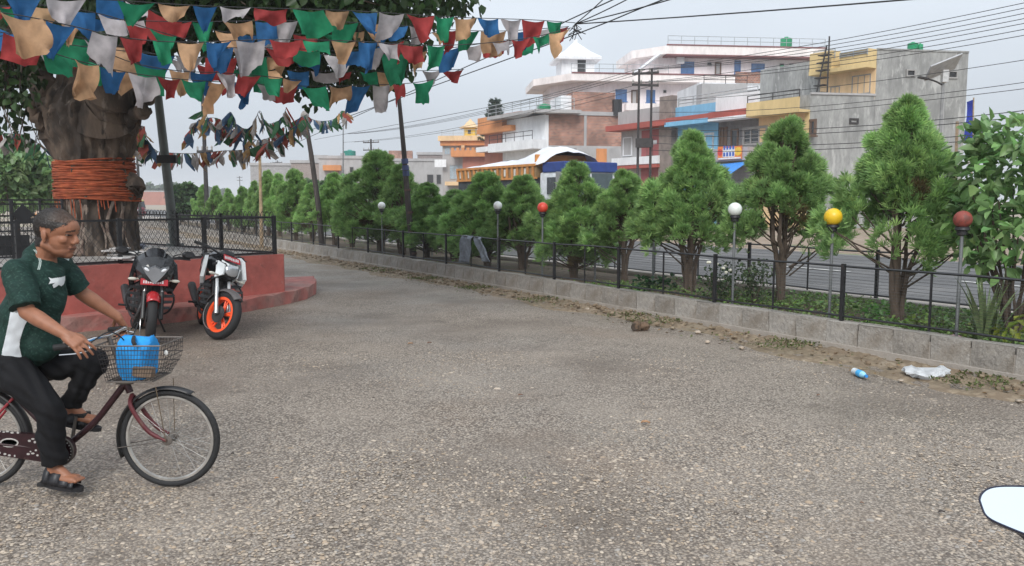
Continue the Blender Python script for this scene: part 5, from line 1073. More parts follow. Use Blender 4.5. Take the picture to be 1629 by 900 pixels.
# ---- solar street light, banner, bamboo
sp_p = hz(1502, 100, 8.2); sp_p = Vector((sp_p.x, sp_p.y, 0)) * .86; sp_p.z = 0; dY = sp_p.y
o = thing('solar_street_light', 'street light with tilted solar panel before the grey cement wall', 'street light', sp_p)
zT = at(1503, 112, dY).z; MB().tube([sp_p, Vector((sp_p.x, dY, zT))], [.09, .06], 8).build('pole', mat('pale_grey_pole', (.28, .28, .28), .6, .2), o, True)
c = at(1500, 107, dY); Rp = Matrix.Rotation(math.radians(-22), 3, 'Y') @ Matrix.Rotation(math.radians(-30), 3, 'X'); MB().box(c, (1.35, 1.0, .05), Rp).build('solar_panel', mat('panel_back', (.42, .43, .45), .4), o); MB().box(c + Rp @ Vector((0, 0, .03)), (1.25, .9, .02), Rp).build('solar_cells', mat('solar_cells', (.02, .03, .07), .2), o)
MB().box(at(1503, 121, dY - .1), (.24, .2, .5), None, .02).build('battery_box', mat('pale_box', (.5, .5, .5), .5), o); MB().tube(qb(at(1500, 136, dY), at(1490, 128, dY), at(1473, 125, dY), 6), .035, 6).build('arm', IRON, o); MB().box(at(1469, 124, dY), (.42, .2, .08), Matrix.Rotation(.2, 3, 'Y'), .02).build('lamp_head', IRON, o)
bp_ = Vector((at(1550, 262, 38).x, 38, 0)); o = thing('tall_banner', 'tall narrow blue and white banner on a pole right of the cement building', 'banner', bp_)
MB().tube([bp_, Vector((at(1549, 155, 38).x, 38, at(1549, 155, 38).z))], .03, 6).build('pole', BAMB, o)
def strip(y0, y1, w0, w1, m, nm):
    V = []; F = []
    for k in range(9): t = k / 8; y = y0 + (y1 - y0) * t; w_ = w0 + (w1 - w0) * t; a_ = at(1549, y, 38); b_ = at(1549 - w_ + 1.5 * math.sin(t * 5), y + (4 if t == 0 else 0), 38 + .12 * math.sin(t * 7)); V += [a_, (a_ + b_) / 2 + Vector((0, .08 * math.sin(t * 6), 0)), b_]
    for k in range(8): F += [(3 * k, 3 * k + 1, 3 * k + 4, 3 * k + 3), (3 * k + 1, 3 * k + 2, 3 * k + 5, 3 * k + 4)]
    MB().add(V, F).build(nm, m, o, True)
strip(158, 227, 11, 15, cloth('banner_blue', (.03, .05, .32), .2), 'blue_cloth'); strip(227, 262, 15, 9, cloth('banner_white', (.68, .68, .68), .2), 'white_cloth')
bp_ = Vector((at(1520, 300, 39).x, 39, 0)); MB().tube([bp_, at(1523, 193, 39)], .07, 8).build('bamboo_pole', BAMB, None, True, loc=bp_); tag(COL.objects[-1], 'short bamboo pole leaning before the cement wall near the banner', 'pole')
# ================================================================ bicycle, motorcycles, truck, far vehicles
YB = 4.63
def W(px, py, dy=0.0): return at(px, py, YB + dy)
PAINT = mat('maroon_bicycle_paint', (.032, .010, .013), .4, .2, var=.4, scale=14, stain=((.16, .10, .08), 18, .62, .72, .6))
RIMM = mat('worn_bright_rim', (.55, .53, .50), .35, .8, var=.25, scale=12); DIRTYM = mat('dull_dirty_metal', (.16, .14, .125), .6, .6, var=.3)
bike = thing('bicycle', 'old maroon step-through bicycle with wire front basket, ridden across the plaza', 'bicycle', Vector((W(120, 780).x, YB, 0)))
def ring(c, R, r, n=48, k=8, ax=None, flat=1.0):
    ax = ax or Vector((0, 1, 0)); x = Vector((1, 0, 0)) if abs(ax.x) < .9 else Vector((0, 0, 1)); x = (x - ax * ax.dot(x)).normalized(); y = ax.cross(x)
    return [c + x * R * math.cos(2 * math.pi * i / n) + y * R * math.sin(2 * math.pi * i / n) for i in range(n)]
def bwheel(c, R, seed):
    wh = MB().tube(ring(c, R - .019, 0), .019, 10, close=True).build('wheel', RUBBER, bike, True)
    MB().tube(ring(c, R - .043, 0), .012, 6, close=True).build('rim', RIMM, wh, True)
    MB().lathe([(.014, -.05), (.03, -.046), (.03, -.04), (.016, -.036), (.016, .036), (.03, .04), (.03, .046), (.014, .05)], c, 14, Matrix.Rotation(math.pi / 2, 3, 'X')).build('hub', DIRTYM, wh, True)
    m = MB(); rr = random.Random(seed)
    for k in range(32):
        a = 2 * math.pi * k / 32 + .05; sd = .035 if k % 2 else -.035; b = a + (.9 if (k // 2) % 2 else -.9); m.tube([c + Vector((math.cos(b) * .026, sd, math.sin(b) * .026)), c + Vector((math.cos(a) * (R - .05), 0, math.sin(a) * (R - .05)))], .0011, 4, caps=False)
    m.build('spokes', mat('spoke_steel', (.4, .39, .37), .35, .8), wh); return wh
fc = W(271, 697); RW = fc.z - .004; rc = W(-33, 697); rc.z = fc.z
bwheel(fc, RW, 1); bwheel(rc, RW, 2)
def mudguard(c, a0, a1, R):
    V = []; F = []; n = 22
    for i in range(n + 1):
        a = math.radians(a0 + (a1 - a0) * i / n)
        for j in range(5): b = -1 + 2 * j / 4; rad = R - .014 * b * b; V.append(c + Vector((math.cos(a) * rad, b * .034, math.sin(a) * rad)))
    for i in range(n):
        for j in range(4): q = i * 5 + j; F.append((q, q + 1, q + 6, q + 5))
    o = MB().add(V, F).build('mudguard', mat('black_mudguard', (.02, .019, .02), .45, var=.3), bike, True); sm = o.modifiers.new('s', 'SOLIDIFY'); sm.thickness = .003
mudguard(fc, 62, 202, RW + .022); mudguard(rc, -12, 175, RW + .022)
for s in (-1, 1): MB().tube([fc + Vector((-.01, s * .055, -.0)), fc + Vector((math.cos(3.3) * (RW + .01), s * .035, math.sin(3.3) * (RW + .01)))], .003, 4).build('mudguard_stay', DIRTYM, bike)
ht, hb = W(196, 597), W(209, 628); stt = W(172, 534); bbk = W(103, 712); sad = W(14, 604)
MB().tube([W(199, 604), W(207, 624)], .020, 12).build('head_tube', PAINT, bike, True)
MB().tube(spline([W(199, 610), W(176, 640), W(150, 672), bbk], 6), .019, 10).build('down_tube', PAINT, bike, True)
MB().tube([bbk, W(20, 625)], .016, 10).build('seat_tube', PAINT, bike, True)
MB().tube([bbk, bbk + Vector((0, 0, 0.0001))] if False else [bbk - Vector((0, .04, 0)), bbk + Vector((0, .04, 0))], .024, 12).build('bottom_bracket', PAINT, bike, True)
for s in (-1, 1):
    MB().tube([bbk + Vector((-.02, s * .04, 0)), rc + Vector((0, s * .06, 0))], .009, 8).build('chain_stay', PAINT, bike, True); MB().tube([W(24, 632) + Vector((0, s * .02, 0)), rc + Vector((0, s * .06, 0))], .008, 8).build('seat_stay', mat('red_bicycle_paint', (.30, .03, .04), .4), bike, True)
    crown = W(213, 640) + Vector((0, s * .045, 0)); MB().tube(spline([W(210, 628), crown, W(226, 662) + Vector((0, s * .052, 0)), W(245, 684) + Vector((0, s * .053, 0)), fc + Vector((0, s * .055, 0))], 5), [.013] * 18 + [.008] * 3, 8).build('fork_blade', mat('dark_red_fork', (.11, .022, .026), .4, .2, var=.3, stain=((.12, .07, .05), 20, .55, .65, .7)), bike, True)
    MB().tube([W(262, 608) + Vector((0, s * .12, 0)), fc + Vector((0, s * .062, 0))], .0028, 5).build('basket_stay', mat('rusty_rod', (.16, .12, .08), .7, .4), bike)
MB().tube([stt, W(197, 598)], .012, 10).build('stem', DIRTYM, bike, True)
# handlebar straight across, ends swept back
hbN, hbF = stt + Vector((0, -.27, .0)), stt + Vector((0, .27, 0))
MB().tube(spline([hbN + Vector((-.12, -.03, -.012)), hbN + Vector((-.03, -.005, 0)), stt + Vector((.0, -.16, .012)), stt, stt + Vector((0, .16, .012)), hbF + Vector((-.03, .005, 0)), hbF + Vector((-.12, .03, -.012))], 6), .011, 10).build('handlebar', CHROME, bike, True)
gripN = (hbN + Vector((-.03, -.007, 0)), hbN + Vector((-.145, -.036, -.015))); gripF = (hbF + Vector((-.03, .007, 0)), hbF + Vector((-.145, .036, -.015)))
for a, b in (gripN, gripF): MB().tube([a, a.lerp(b, .5), b], [.016, .0175, .018], 10).build('grip', RUBBER, bike, True)
for s, h_ in ((-1, hbN), (1, hbF)):
    MB().tube(spline([h_ + Vector((.0, -s * .04, -.01)), h_ + Vector((.028, s * .0, -.03)), h_ + Vector((-.03, s * .01, -.05)), h_ + Vector((-.12, s * .03, -.055))], 5), .005, 6).build('brake_lever', CHROME, bike, True); MB().tube(spline([h_ + Vector((.02, -s * .03, 0)), h_ + Vector((.10, -s * .10, .05)), stt + Vector((.12, s * .02, -.06)), W(205, 610) + Vector((.02, s * .02, 0))], 6), .004, 5).build('brake_cable', RUBBER, bike, True)
# chain case with cut-out panel and pale floral marks, chain wheel, cranks, pedals
yc = -.055; cc = []; r1 = .085
for k in range(15): a = -math.pi / 2 + math.pi * k / 14; cc.append(bbk + Vector((math.cos(a) * r1, yc, math.sin(a) * r1)))
for k in range(15): a = math.pi / 2 + math.pi * k / 14; cc.append(rc + Vector((math.cos(a) * .065, yc, math.sin(a) * .065)))
cs = MB().plate(cc, (0, .03, 0)).build('chain_case', PAINT, bike)
FLOR = mat('pale_floral_print', (.42, .40, .38), .6); rr = random.Random(3); mid_ = (rc + bbk) / 2
def deco(px, py, w_, h_, m, nm, n=14): c = W(px, py, yc); c.y = YB + yc - .002; MB().plate([c + Vector((math.cos(2 * math.pi * k / n) * w_, 0, math.sin(2 * math.pi * k / n) * h_)) for k in range(n)], (0, .0015, 0)).build(nm, m, cs)
deco(15, 704, .055, .028, FLOR, 'print'); deco(15, 704, .046, .020, mat('case_inner', (.10, .06, .06), .6), 'print_inner')
for (x, y) in ((0, 686), (6, 687), (13, 686), (20, 688), (28, 688), (0, 720), (8, 722), (16, 724), (24, 725), (47, 701), (52, 698), (55, 703), (48, 718), (53, 721), (57, 716), (60, 724), (45, 722)): deco(x + rr.uniform(-1, 1), y, rr.uniform(.005, .011), rr.uniform(.004, .008), FLOR, 'print_petal', 6)
MB().tube(ring(bbk + Vector((0, -.062, 0)), .082, 0, 40), .007, 6, close=True).build('chain_ring', DIRTYM, bike, True)
m = MB()
for k in range(26): a = 2 * math.pi * k / 26; m.ball(bbk + Vector((math.cos(a) * .075, -.071, math.sin(a) * .075)), .004, 6, 4)
m.build('ring_dots', FLOR, bike)
pedN = W(92, 764, -.14); pedF = W(118, 662, .13); pedN = bbk + Vector((-.03, -.14, -.165)); pedF = bbk + Vector((.03, .14, .165))
for p_, s in ((pedN, -1), (pedF, 1)):
    e = Vector((p_.x, bbk.y + s * .085, p_.z)); MB().tube([bbk + Vector((0, s * .075, 0)), e], [.012, .009], 8).build('crank', DIRTYM, bike, True)
    MB().box(Vector((p_.x, bbk.y + s * .135, p_.z)), (.085, .085, .022), None, .004).build('pedal', RUBBER, bike)
# saddle, seat post, carrier
MB().tube([W(20, 625), W(12, 604)], .012, 8).build('seat_post', CHROME, bike, True)
MB().loft([(W(-14, 600).x, YB, .085, sad.z - .01, .035, 2.3), (W(0, 600).x, YB, .10, sad.z, .04, 2.3), (W(14, 600).x, YB, .07, sad.z, .035, 2.2), (W(32, 600).x, YB, .03, sad.z - .005, .025, 2), (W(42, 600).x, YB, .012, sad.z - .01, .012, 2)], 16).build('saddle', mat('black_saddle', (.02, .02, .02), .5), bike, True)
m = MB(); cz = W(0, 612).z
for s in (-.06, 0, .06): m.tube([Vector((rc.x - .22, YB + s, cz)), Vector((W(12, 612).x, YB + s, cz))], .006, 6)
for q in range(4): m.tube([Vector((rc.x - .2 + .14 * q, YB - .06, cz)), Vector((rc.x - .2 + .14 * q, YB + .06, cz))], .005, 5)
for s in (-1, 1): m.tube([Vector((rc.x - .05, YB + s * .06, cz)), rc + Vector((0, s * .065, 0))], .005, 5)
m.build('carrier', mat('red_bicycle_paint', (.30, .03, .04), .4), bike)
yc_ = thing('yellow_cloth', 'folded yellow cloth strapped on the bicycle carrier', 'cloth', Vector((W(2, 606).x, YB, cz))); m = MB(); m.box((W(-6, 604).x, YB - .01, cz + .022), (.17, .13, .035), Matrix.Rotation(.15, 3, 'Y'), .012); m.build('fold', mat('yellow_cloth', (.62, .46, .04), .8, var=.25, scale=20), yc_, True); m = MB(); m.box((W(-6, 604).x, YB - .012, cz + .05), (.14, .12, .02), Matrix.Rotation(.1, 3, 'Y'), .008); m.build('fold', mat('yellow_cloth', (.62, .46, .04), .8), yc_, True)
# wire basket
BW = .15
def bk(f, s, top): # f 0..1 along, s -1..1 across, top 0..1
    lo_ = W(186 + (257 - 186) * f, 600); hi_ = W(171 + (274 - 171) * f, 543); p = lo_.lerp(hi_, top); fb = .018 * math.sin(math.pi * (1 if f == 1 else 0) * .5) * math.sin(math.pi * top); p.x += .03 * math.sin(math.pi * top) * (1 if f >= .99 else 0); p.y = YB + s * (BW - .025 * (1 - top)); return p
m = MB(); bask = None
per = [(f / 10, -1) for f in range(11)] + [(1, s / 5) for s in range(-4, 5)] + [(1 - f / 10, 1) for f in range(11)] + [(0, -s / 5) for s in range(-4, 5)]
MB().tube([bk(f, s, 1) for f, s in per], .0045, 6, close=True).build('basket_rim', DIRTYM, bike)
for k in range(1, 8): m.tube([bk(f, s, k / 8) for f, s in per], .0026 if k > 2 and k % 2 else .0016, 4, close=True)
for i, (f, s) in enumerate(per): m.tube([bk(f, s, 0), bk(f, s, .5), bk(f, s, 1)], .0013, 4)
for f, s in [((f + .5) / 10, -1) for f in range(10)] + [((f + .5) / 10, 1) for f in range(10)]: m.tube([bk(f, s, 0), bk(f, s, 1)], .0013, 4)
for k in range(11): m.tube([bk(k / 10, -1, 0), bk(k / 10, 1, 0)], .0016, 4)
for k in range(-4, 5): m.tube([bk(0, k / 5, 0), bk(1, k / 5, 0)], .0016, 4)
m.build('basket', mat('dark_basket_wire', (.05, .042, .04), .6, .4), bike)
MB().tube([bk(f, s, 0) for f, s in per], .004, 6, close=True).build('basket_base', DIRTYM, bike)
MB().box(W(200, 606), (.10, .05, .03), None, .006).build('basket_bracket', DIRTYM, bike)
MB().ball(bk(1, -.6, .78) + Vector((.004, -.02, 0)), (.012, .006, .015), 10, 8).build('reflector', mat('white_reflector', (.7, .7, .68), .3), bike, True)
# blue bag and brown parcel in the basket
bag = thing('blue_bag', 'bright blue cloth bag in the bicycle basket', 'bag', W(220, 590)); BLUEB = mat('bright_blue_nylon', (.015, .28, .68), .8, var=.22, scale=11, bump=.5, bscale=14)
V = []; F = []; n = 28; rr = random.Random(6)
for j, (z_, sx, sy) in enumerate(((598, .070, .10), (585, .080, .115), (568, .088, .115), (553, .092, .105), (543, .094, .075), (536, .086, .028))):
    c = W(222 - j * .8, z_)
    for k in range(n): a = 2 * math.pi * k / n; ca, sa = math.cos(a), math.sin(a); wv = 1 + .05 * math.sin(5 * a + j) + rr.gauss(0, .015); V.append(c + Vector((math.copysign(abs(ca) ** .4, ca) * sx * wv, math.copysign(abs(sa) ** .4, sa) * sy * wv, rr.gauss(0, .003) + (.012 * math.sin(3 * a) if j == 5 else 0))))
for j in range(5):
    for k in range(n): l = (k + 1) % n; F.append((j * n + k, j * n + l, (j + 1) * n + l, (j + 1) * n + k))
F.append(tuple(range(n))[::-1]); F.append(tuple(5 * n + k for k in range(n))); MB().add(V, F).build('body', BLUEB, bag, True)
MB().tube(spline([W(213, 536, -.05), W(212, 543, -.115), W(215, 549, -.118)], 4), .011, 6).build('strap', RUBBER, bag, True)
pr = thing('brown_parcel', 'brown wrapped parcel under the blue bag in the basket', 'parcel', W(232, 597)); m = MB(); m.box(W(229, 591, -.1), (.115, .06, .06), Matrix.Rotation(.1, 3, 'Y'), .012); m.build('bundle', mat('brown_wrap', (.17, .12, .085), .8, var=.3, scale=12), pr, True)

# ---------------------------------------------------------------- motorcycles (x forward, z up)
def motorcycle(label, loc, yaw, lean, steer, c):
    o = thing('motorcycle', label, 'motorcycle', loc, 'motorcycles parked at the platform')
    G = Matrix.Rotation(yaw, 4, 'Z') @ Matrix.Rotation(lean, 4, 'X')
    piv = Vector((.44, 0, .86)); rake = math.radians(25); ax = Vector((-math.sin(rake), 0, math.cos(rake)))
    SM = G @ Matrix.Translation(piv) @ Matrix.Rotation(steer, 4, ax) @ Matrix.Translation(-piv)
    g = lambda: MB(G); s = lambda: MB(SM); b = lambda m, n, mt, sm=True, par=None: m.build(n, mt, par or o, sm, local=True)
    BP = c['body']; BL_ = mat('black_plastic_trim', (.02, .02, .022), .45, var=.15); EN = mat('engine_grey', (.07, .07, .072), .5, .6, var=.3); FK = mat('fork_silver', (.5, .5, .5), .3, .8)
    def wheel(cx, R, wd, mk, rim):
        cc = Vector((cx, 0, R)); m = mk(); V = []; F = []; prof = [(-.42, .74), (-.5, .84), (-.44, .93), (-.25, .985), (0, 1.0), (.25, .985), (.44, .93), (.5, .84), (.42, .74)]; n = 36
        for k in range(n):
            a = 2 * math.pi * k / n
            for (y, r) in prof: V.append(cc + Vector((math.cos(a) * R * r, y * wd, math.sin(a) * R * r)))
        q = len(prof)
        for k in range(n):
            for j in range(q): F.append((k * q + j, k * q + (j + 1) % q, ((k + 1) % n) * q + (j + 1) % q, ((k + 1) % n) * q + j))
        w_ = b(m.add(V, F), 'wheel', RUBBER)
        m = mk(); V = []; F = []; prof = [(-.40, .75), (-.40, .63), (-.2, .60), (.2, .60), (.40, .63), (.40, .75)]; q = len(prof)
        for k in range(n):
            a = 2 * math.pi * k / n
            for (y, r) in prof: V.append(cc + Vector((math.cos(a) * R * r, y * wd, math.sin(a) * R * r)))
        for k in range(n):
            for j in range(q): F.append((k * q + j, k * q + (j + 1) % q, ((k + 1) % n) * q + (j + 1) % q, ((k + 1) % n) * q + j))
        m.add(V, F)
        for k in range(5):
            a = 2 * math.pi * k / 5 + .3
            for da in (-.13, .13): m.tube([cc + Vector((math.cos(a) * .03, 0, math.sin(a) * .03)), cc + Vector((math.cos(a + da) * R * .64, 0, math.sin(a + da) * R * .64))], [.016, .012], 6)
        b(m, 'rim', rim, True, w_)
        m = mk(); m.lathe([(.045, -.06), (.045, .06)], cc, 14, Matrix.Rotation(math.pi / 2, 3, 'X')); b(m, 'hub', EN, True, w_)
        m = mk(); m.lathe([(.05, -.003), (.105, -.003), (.105, .003), (.05, .003)], cc + Vector((0, -.065, 0)), 28, Matrix.Rotation(math.pi / 2, 3, 'X')); b(m, 'brake_disc', EN, True, w_)
    wheel(.69, .30, .105, s, c['rim']); wheel(-.66, .31, .135, g, c['rim'])
    for y in (-.095, .095):
        A_ = Vector((.69, y, .30)); T_ = Vector((.40, y, .92)); d = (T_ - A_).normalized()
        m = s(); m.tube([A_, A_ + d * .34], [.030, .027], 10); b(m, 'fork_slider', c['slider']); m = s(); m.tube([A_ + d * .33, T_], .020, 10); b(m, 'fork_tube', c.get('fork', FK))
    m = s(); m.box((.40, 0, .885), (.09, .25, .035), Matrix.Rotation(-rake, 3, 'Y'), .008); m.box((.47, 0, .72), (.09, .25, .035), Matrix.Rotation(-rake, 3, 'Y'), .008); b(m, 'triple_clamp', BL_)
    # front mudguard
    V = []; F = []; n = 16
    for i in range(n + 1):
        a = math.radians(48 + (160 - 48) * i / n)
        for j in range(7): q = -1 + 2 * j / 6; r = .335 - .045 * abs(q) ** 2.2; V.append(Vector((.69 + math.cos(a) * r, q * .075, .30 + math.sin(a) * r)))
    for i in range(n):
        for j in range(6): q = i * 7 + j; F.append((q, q + 1, q + 8, q + 7))
    m = s(); m.add(V, F); fe = b(m, 'front_mudguard', c['fender']); sm_ = fe.modifiers.new('s', 'SOLIDIFY'); sm_.thickness = .006
    # head unit
    if c['type'] == 'cowl':
        m = s(); m.loft([(.38, 0, .17, .93, .18, 2.4), (.46, 0, .225, .90, .195, 2.6), (.56, 0, .205, .87, .17, 2.5), (.63, 0, .15, .835, .12, 2.3), (.67, 0, .08, .81, .06, 2)], 12); b(m, 'headlamp_cowl', BP, False)
        m = s(); m.loft([(.40, 0, .11, 1.07, .05, 2.2), (.47, 0, .115, 1.06, .08, 2.2), (.56, 0, .10, 1.0, .045, 2)], 18); b(m, 'visor', mat('dark_smoked_visor', (.015, .015, .018), .15, spec=.7))
        lamp = mat('silver_lamp_face', (.35, .36, .38), .2, .6); m = s(); m.plate([(.635, y * 1.15, z) for y, z in ((-.13, .935), (-.05, .91), (0, .94), (.05, .91), (.13, .935), (.085, .85), (.03, .77), (0, .735), (-.03, .77), (-.085, .85))], (.062, 0, -.02)); b(m, 'headlamp', lamp, False)
        for y in (-.085, .085): m = s(); m.ball((.693, y * 1.1, .885), (.010, .036, .017), 10, 8, Matrix.Rotation(.5 * (1 if y > 0 else -1), 3, 'X')); b(m, 'pilot_lamp', mat('white_lamp_lens', (.85, .87, .9), .15))
        for y in (-1, 1): m = s(); m.plate([(.50, y * .16, .84), (.60, y * .13, .78), (.55, y * .1, .62), (.46, y * .13, .66)], (0, y * .02, 0)); b(m, 'cowl_side', BP, False)
        pz, pxx, ptl = .735, .64, .1
    else:
        m = s(); m.loft([(.44, 0, .09, .86, .10, 2.4), (.50, 0, .125, .855, .12, 2.6), (.56, 0, .12, .845, .11, 2.5), (.60, 0, .08, .83, .075, 2.2)], 22); b(m, 'headlamp_shell', BL_)
        m = s(); m.loft([(.585, 0, .10, .85, .075, 2.6), (.612, 0, .085, .845, .06, 2.4), (.622, 0, .05, .84, .035, 2)], 20); b(m, 'headlamp', mat('clear_lamp', (.55, .57, .6), .12, .5))
        m = s(); m.plate([(.50, -.12, .93), (.50, .12, .93), (.60, .075, .90), (.60, -.075, .90)], (.0, 0, .02)); b(m, 'visor', c['shroud'], False)
        for y in (-1, 1): m = s(); m.plate([(.47, y * .13, .93), (.59, y * .11, .90), (.60, y * .10, .78), (.50, y * .13, .72)], (0, y * .018, 0)); b(m, 'lamp_surround', c['shroud'], False)
        pz, pxx, ptl = .99, .53, .55
    pm = mat('red_number_plate', (.50, .03, .04), .5); R_ = Matrix.Rotation(-ptl, 3, 'Y'); m = s(); m.box((pxx, 0, pz), (.006, .30 if c['type'] == 'cowl' else .26, .075), R_); pl_ = b(m, 'number_plate', pm, False)
    rr = random.Random(4); m = s(); y = -.12
    while y < .11: w_ = rr.uniform(.012, .022); m.box(Vector((pxx, y + w_ / 2, pz)) + R_ @ Vector((.004, 0, rr.uniform(-.004, .004))), (.002, w_, .036), R_); y += w_ + .009
    b(m, 'plate_marks', mat('plate_white', (.75, .72, .72), .5), False, pl_)
    for y in (-1, 1):
        m = s(); m.tube([(.54, y * .12, .76), (.55, y * .20, .755)], .010, 6); m.ball((.555, y * .235, .755), (.022, .052, .020), 12, 8); b(m, 'indicator', c.get('ind', mat('clear_indicator', (.62, .60, .52), .25)))
    # handlebar, mirrors, levers, dash
    hb_ = 1.03 if c['type'] == 'cowl' else 1.06
    m = s(); m.tube(spline([(.26, -.37, hb_), (.33, -.25, hb_), (.39, -.12, hb_ - .04), (.39, 0, hb_ - .05), (.39, .12, hb_ - .04), (.33, .25, hb_), (.26, .37, hb_)], 5), .013, 8); b(m, 'handlebar', BL_)
    for y in (-1, 1):
        m = s(); m.tube([(.31, y * .27, hb_), (.25, y * .395, hb_)], .019, 10); b(m, 'grip', RUBBER); m = s(); m.tube([(.36, y * .22, hb_ - .005), (.37, y * .30, hb_ - .015), (.32, y * .40, hb_ - .02)], .007, 6); b(m, 'lever', BL_)
        if c['mirrors']:
            mz = hb_ + c['mirrors']; m = s(); m.tube(spline([(.34, y * .2, hb_ + .01), (.38, y * .25, (hb_ + mz) / 2 + .02), (.36, y * .34, mz)], 4), .007, 6); m.loft([(.345, y * .37, .068, mz + .005, .038, 2.4), (.36, y * .37, .075, mz + .005, .044, 2.4), (.385, y * .37, .05, mz + .005, .028, 2)], 16); b(m, 'mirror', BL_)
    m = s(); m.box((.42, 0, hb_ - .02), (.08, .16, .07), Matrix.Rotation(-.6, 3, 'Y'), .015); b(m, 'instrument', BL_)
    # tank, shrouds, seat, tail
    m = g(); m.loft([(.34, 0, .09, .90, .07, 2.5), (.26, 0, .155, .90, .125, 2.6), (.12, 0, .175, .91, .14, 2.7), (-.02, 0, .15, .88, .12, 2.6), (-.14, 0, .10, .83, .08, 2.4)], 24); b(m, 'fuel_tank', BP)
    for y in (-1, 1):
        m = g(); m.plate([(.44, y * .20, .96), (.30, y * .175, 1.0), (.05, y * .165, .86), (.10, y * .15, .66), (.30, y * .195, .58), (.46, y * .235, .74)], (.01, y * .045, 0)); b(m, 'tank_shroud', c['shroud'], False)
        m = g(); m.plate([(-.15, y * .11, .80), (-.55, y * .09, .88), (-.80, y * .06, .92), (-.55, y * .11, .74), (-.2, y * .13, .62)], (0, y * .015, 0)); b(m, 'side_panel', BP, False)
    m = g(); m.loft([(-.05, 0, .08, .85, .04, 2.6), (-.2, 0, .14, .83, .05, 2.8), (-.42, 0, .14, .86, .05, 2.8), (-.5, 0, .12, .92, .05, 2.6), (-.78, 0, .09, .95, .04, 2.4)], 18); b(m, 'seat', mat('black_seat', (.018, .018, .018), .6))
    m = g(); m.tube([(-.72, -.1, .95), (-.9, -.06, 1.0), (-.9, .06, 1.0), (-.72, .1, .95)], .014, 7); b(m, 'grab_rail', BL_); m = g(); m.box((-.93, 0, .78), (.12, .14, .22), Matrix.Rotation(.5, 3, 'Y'), .02); b(m, 'rear_mudguard', BL_)
    # engine, frame, exhaust
    m = g(); m.box((.08, 0, .44), (.34, .26, .26), None, .04); m.lathe([(.09, -.17), (.11, -.15), (.11, .15), (.09, .17)], (.0, 0, .40), 18, Matrix.Rotation(math.pi / 2, 3, 'X')); b(m, 'engine', EN)
    m = g()
    for k in range(7): m.box((.20 + .012 * k, 0, .52 + .028 * k), (.17, .22, .010), Matrix.Rotation(-.35, 3, 'Y'))
    b(m, 'cylinder_fins', EN, False)
    m = g(); m.tube(spline([(.40, 0, .84), (.36, 0, .6), (.28, 0, .34), (.0, 0, .27), (-.25, 0, .36), (-.3, 0, .7)], 5), .022, 8); m.tube([(.40, 0, .84), (-.1, 0, .8), (-.6, 0, .86)], .02, 8); b(m, 'frame', BL_)
    for y in (-1, 1): m = g(); m.tube([(-.25, y * .09, .37), (-.66, y * .10, .31)], .02, 8); b(m, 'swing_arm', BL_)
    m = g(); m.tube(spline([(.26, -.06, .52), (.38, -.10, .40), (.30, -.13, .26), (0, -.15, .25), (-.25, -.16, .30)], 5), .02, 8); m.tube([(-.25, -.165, .30), (-.45, -.175, .40), (-.80, -.18, .52)], [.03, .05, .055], 12); b(m, 'exhaust', EN)
    m = g(); m.box((.36, 0, .58), (.05, .20, .2), Matrix.Rotation(-.2, 3, 'Y'), .006); b(m, 'radiator', BL_, False)
    for y in (-1, 1): m = g(); m.tube([(-.1, y * .14, .36), (-.1, y * .30, .36)], .014, 7); b(m, 'foot_peg', RUBBER)
    if c['guard']:
        for y in (-1, 1):                                   # slatted leg guards
            m = g(); m.tube(spline([(.30, y * .10, .72), (.34, y * .20, .66), (.36, y * .27, .52), (.34, y * .22, .36), (.26, y * .10, .30)], 5), .012, 8); b(m, 'leg_guard', BL_)
            for k in range(4): m = g(); z = .38 + .075 * k; m.plate([(.37, y * .12, z), (.37, y * (.265 - .02 * abs(k - 2)), z + .02), (.36, y * (.275 - .02 * abs(k - 2)), z + .05), (.36, y * .12, z + .04)], (.012, 0, .004)); b(m, 'guard_slat', BL_, False)
    m = g(); m.tube([(-.08, .12, .34), (-.12, .30, .02)], .012, 7); b(m, 'side_stand', BL_); m = g(); m.box((.20, 0, .32), (.3, .2, .05), None, .01); b(m, 'belly_pan', BL_)
    m = g(); m.ball((-.92, 0, .90), (.025, .07, .03), 12, 8); b(m, 'tail_lamp', mat('red_lamp', (.4, .02, .02), .3))
    if c['guard']: m = s(); m.tube([Vector((.69, -.02, .30)) + Vector((math.cos(a) * .20, -.095, math.sin(a) * .20)) for a in [math.radians(150 + 10 * k) for k in range(13)]], .006, 5); b(m, 'cable_loop', FK)
    return o
BLKP = mat('gloss_black_paint', (.016, .016, .018), .22, var=.1, coat=.5); REDP = mat('gloss_red_paint', (.45, .02, .025), .25, coat=.4); WHP = mat('pale_cyan_white_paint', (.74, .77, .78), .3, coat=.3); ORAN = mat('neon_orange_rim', (.95, .11, .03), .4, var=.05)
def on_ground(px, py): return gnd(px, py)
def face(p, extra): return math.atan2(-p.y, -p.x) + extra
wp = gnd(236, 547); yw = face(wp, math.radians(6)); motorcycle('black motorcycle with red front mudguard parked facing the camera', wp - Vector((math.cos(yw), math.sin(yw), 0)) * .69, yw, math.radians(-9), math.radians(-6), dict(body=BLKP, rim=BLKP, fender=REDP, slider=mat('dark_slider', (.05, .05, .05), .4, .5), type='cowl', mirrors=.04, shroud=BLKP, guard=True))
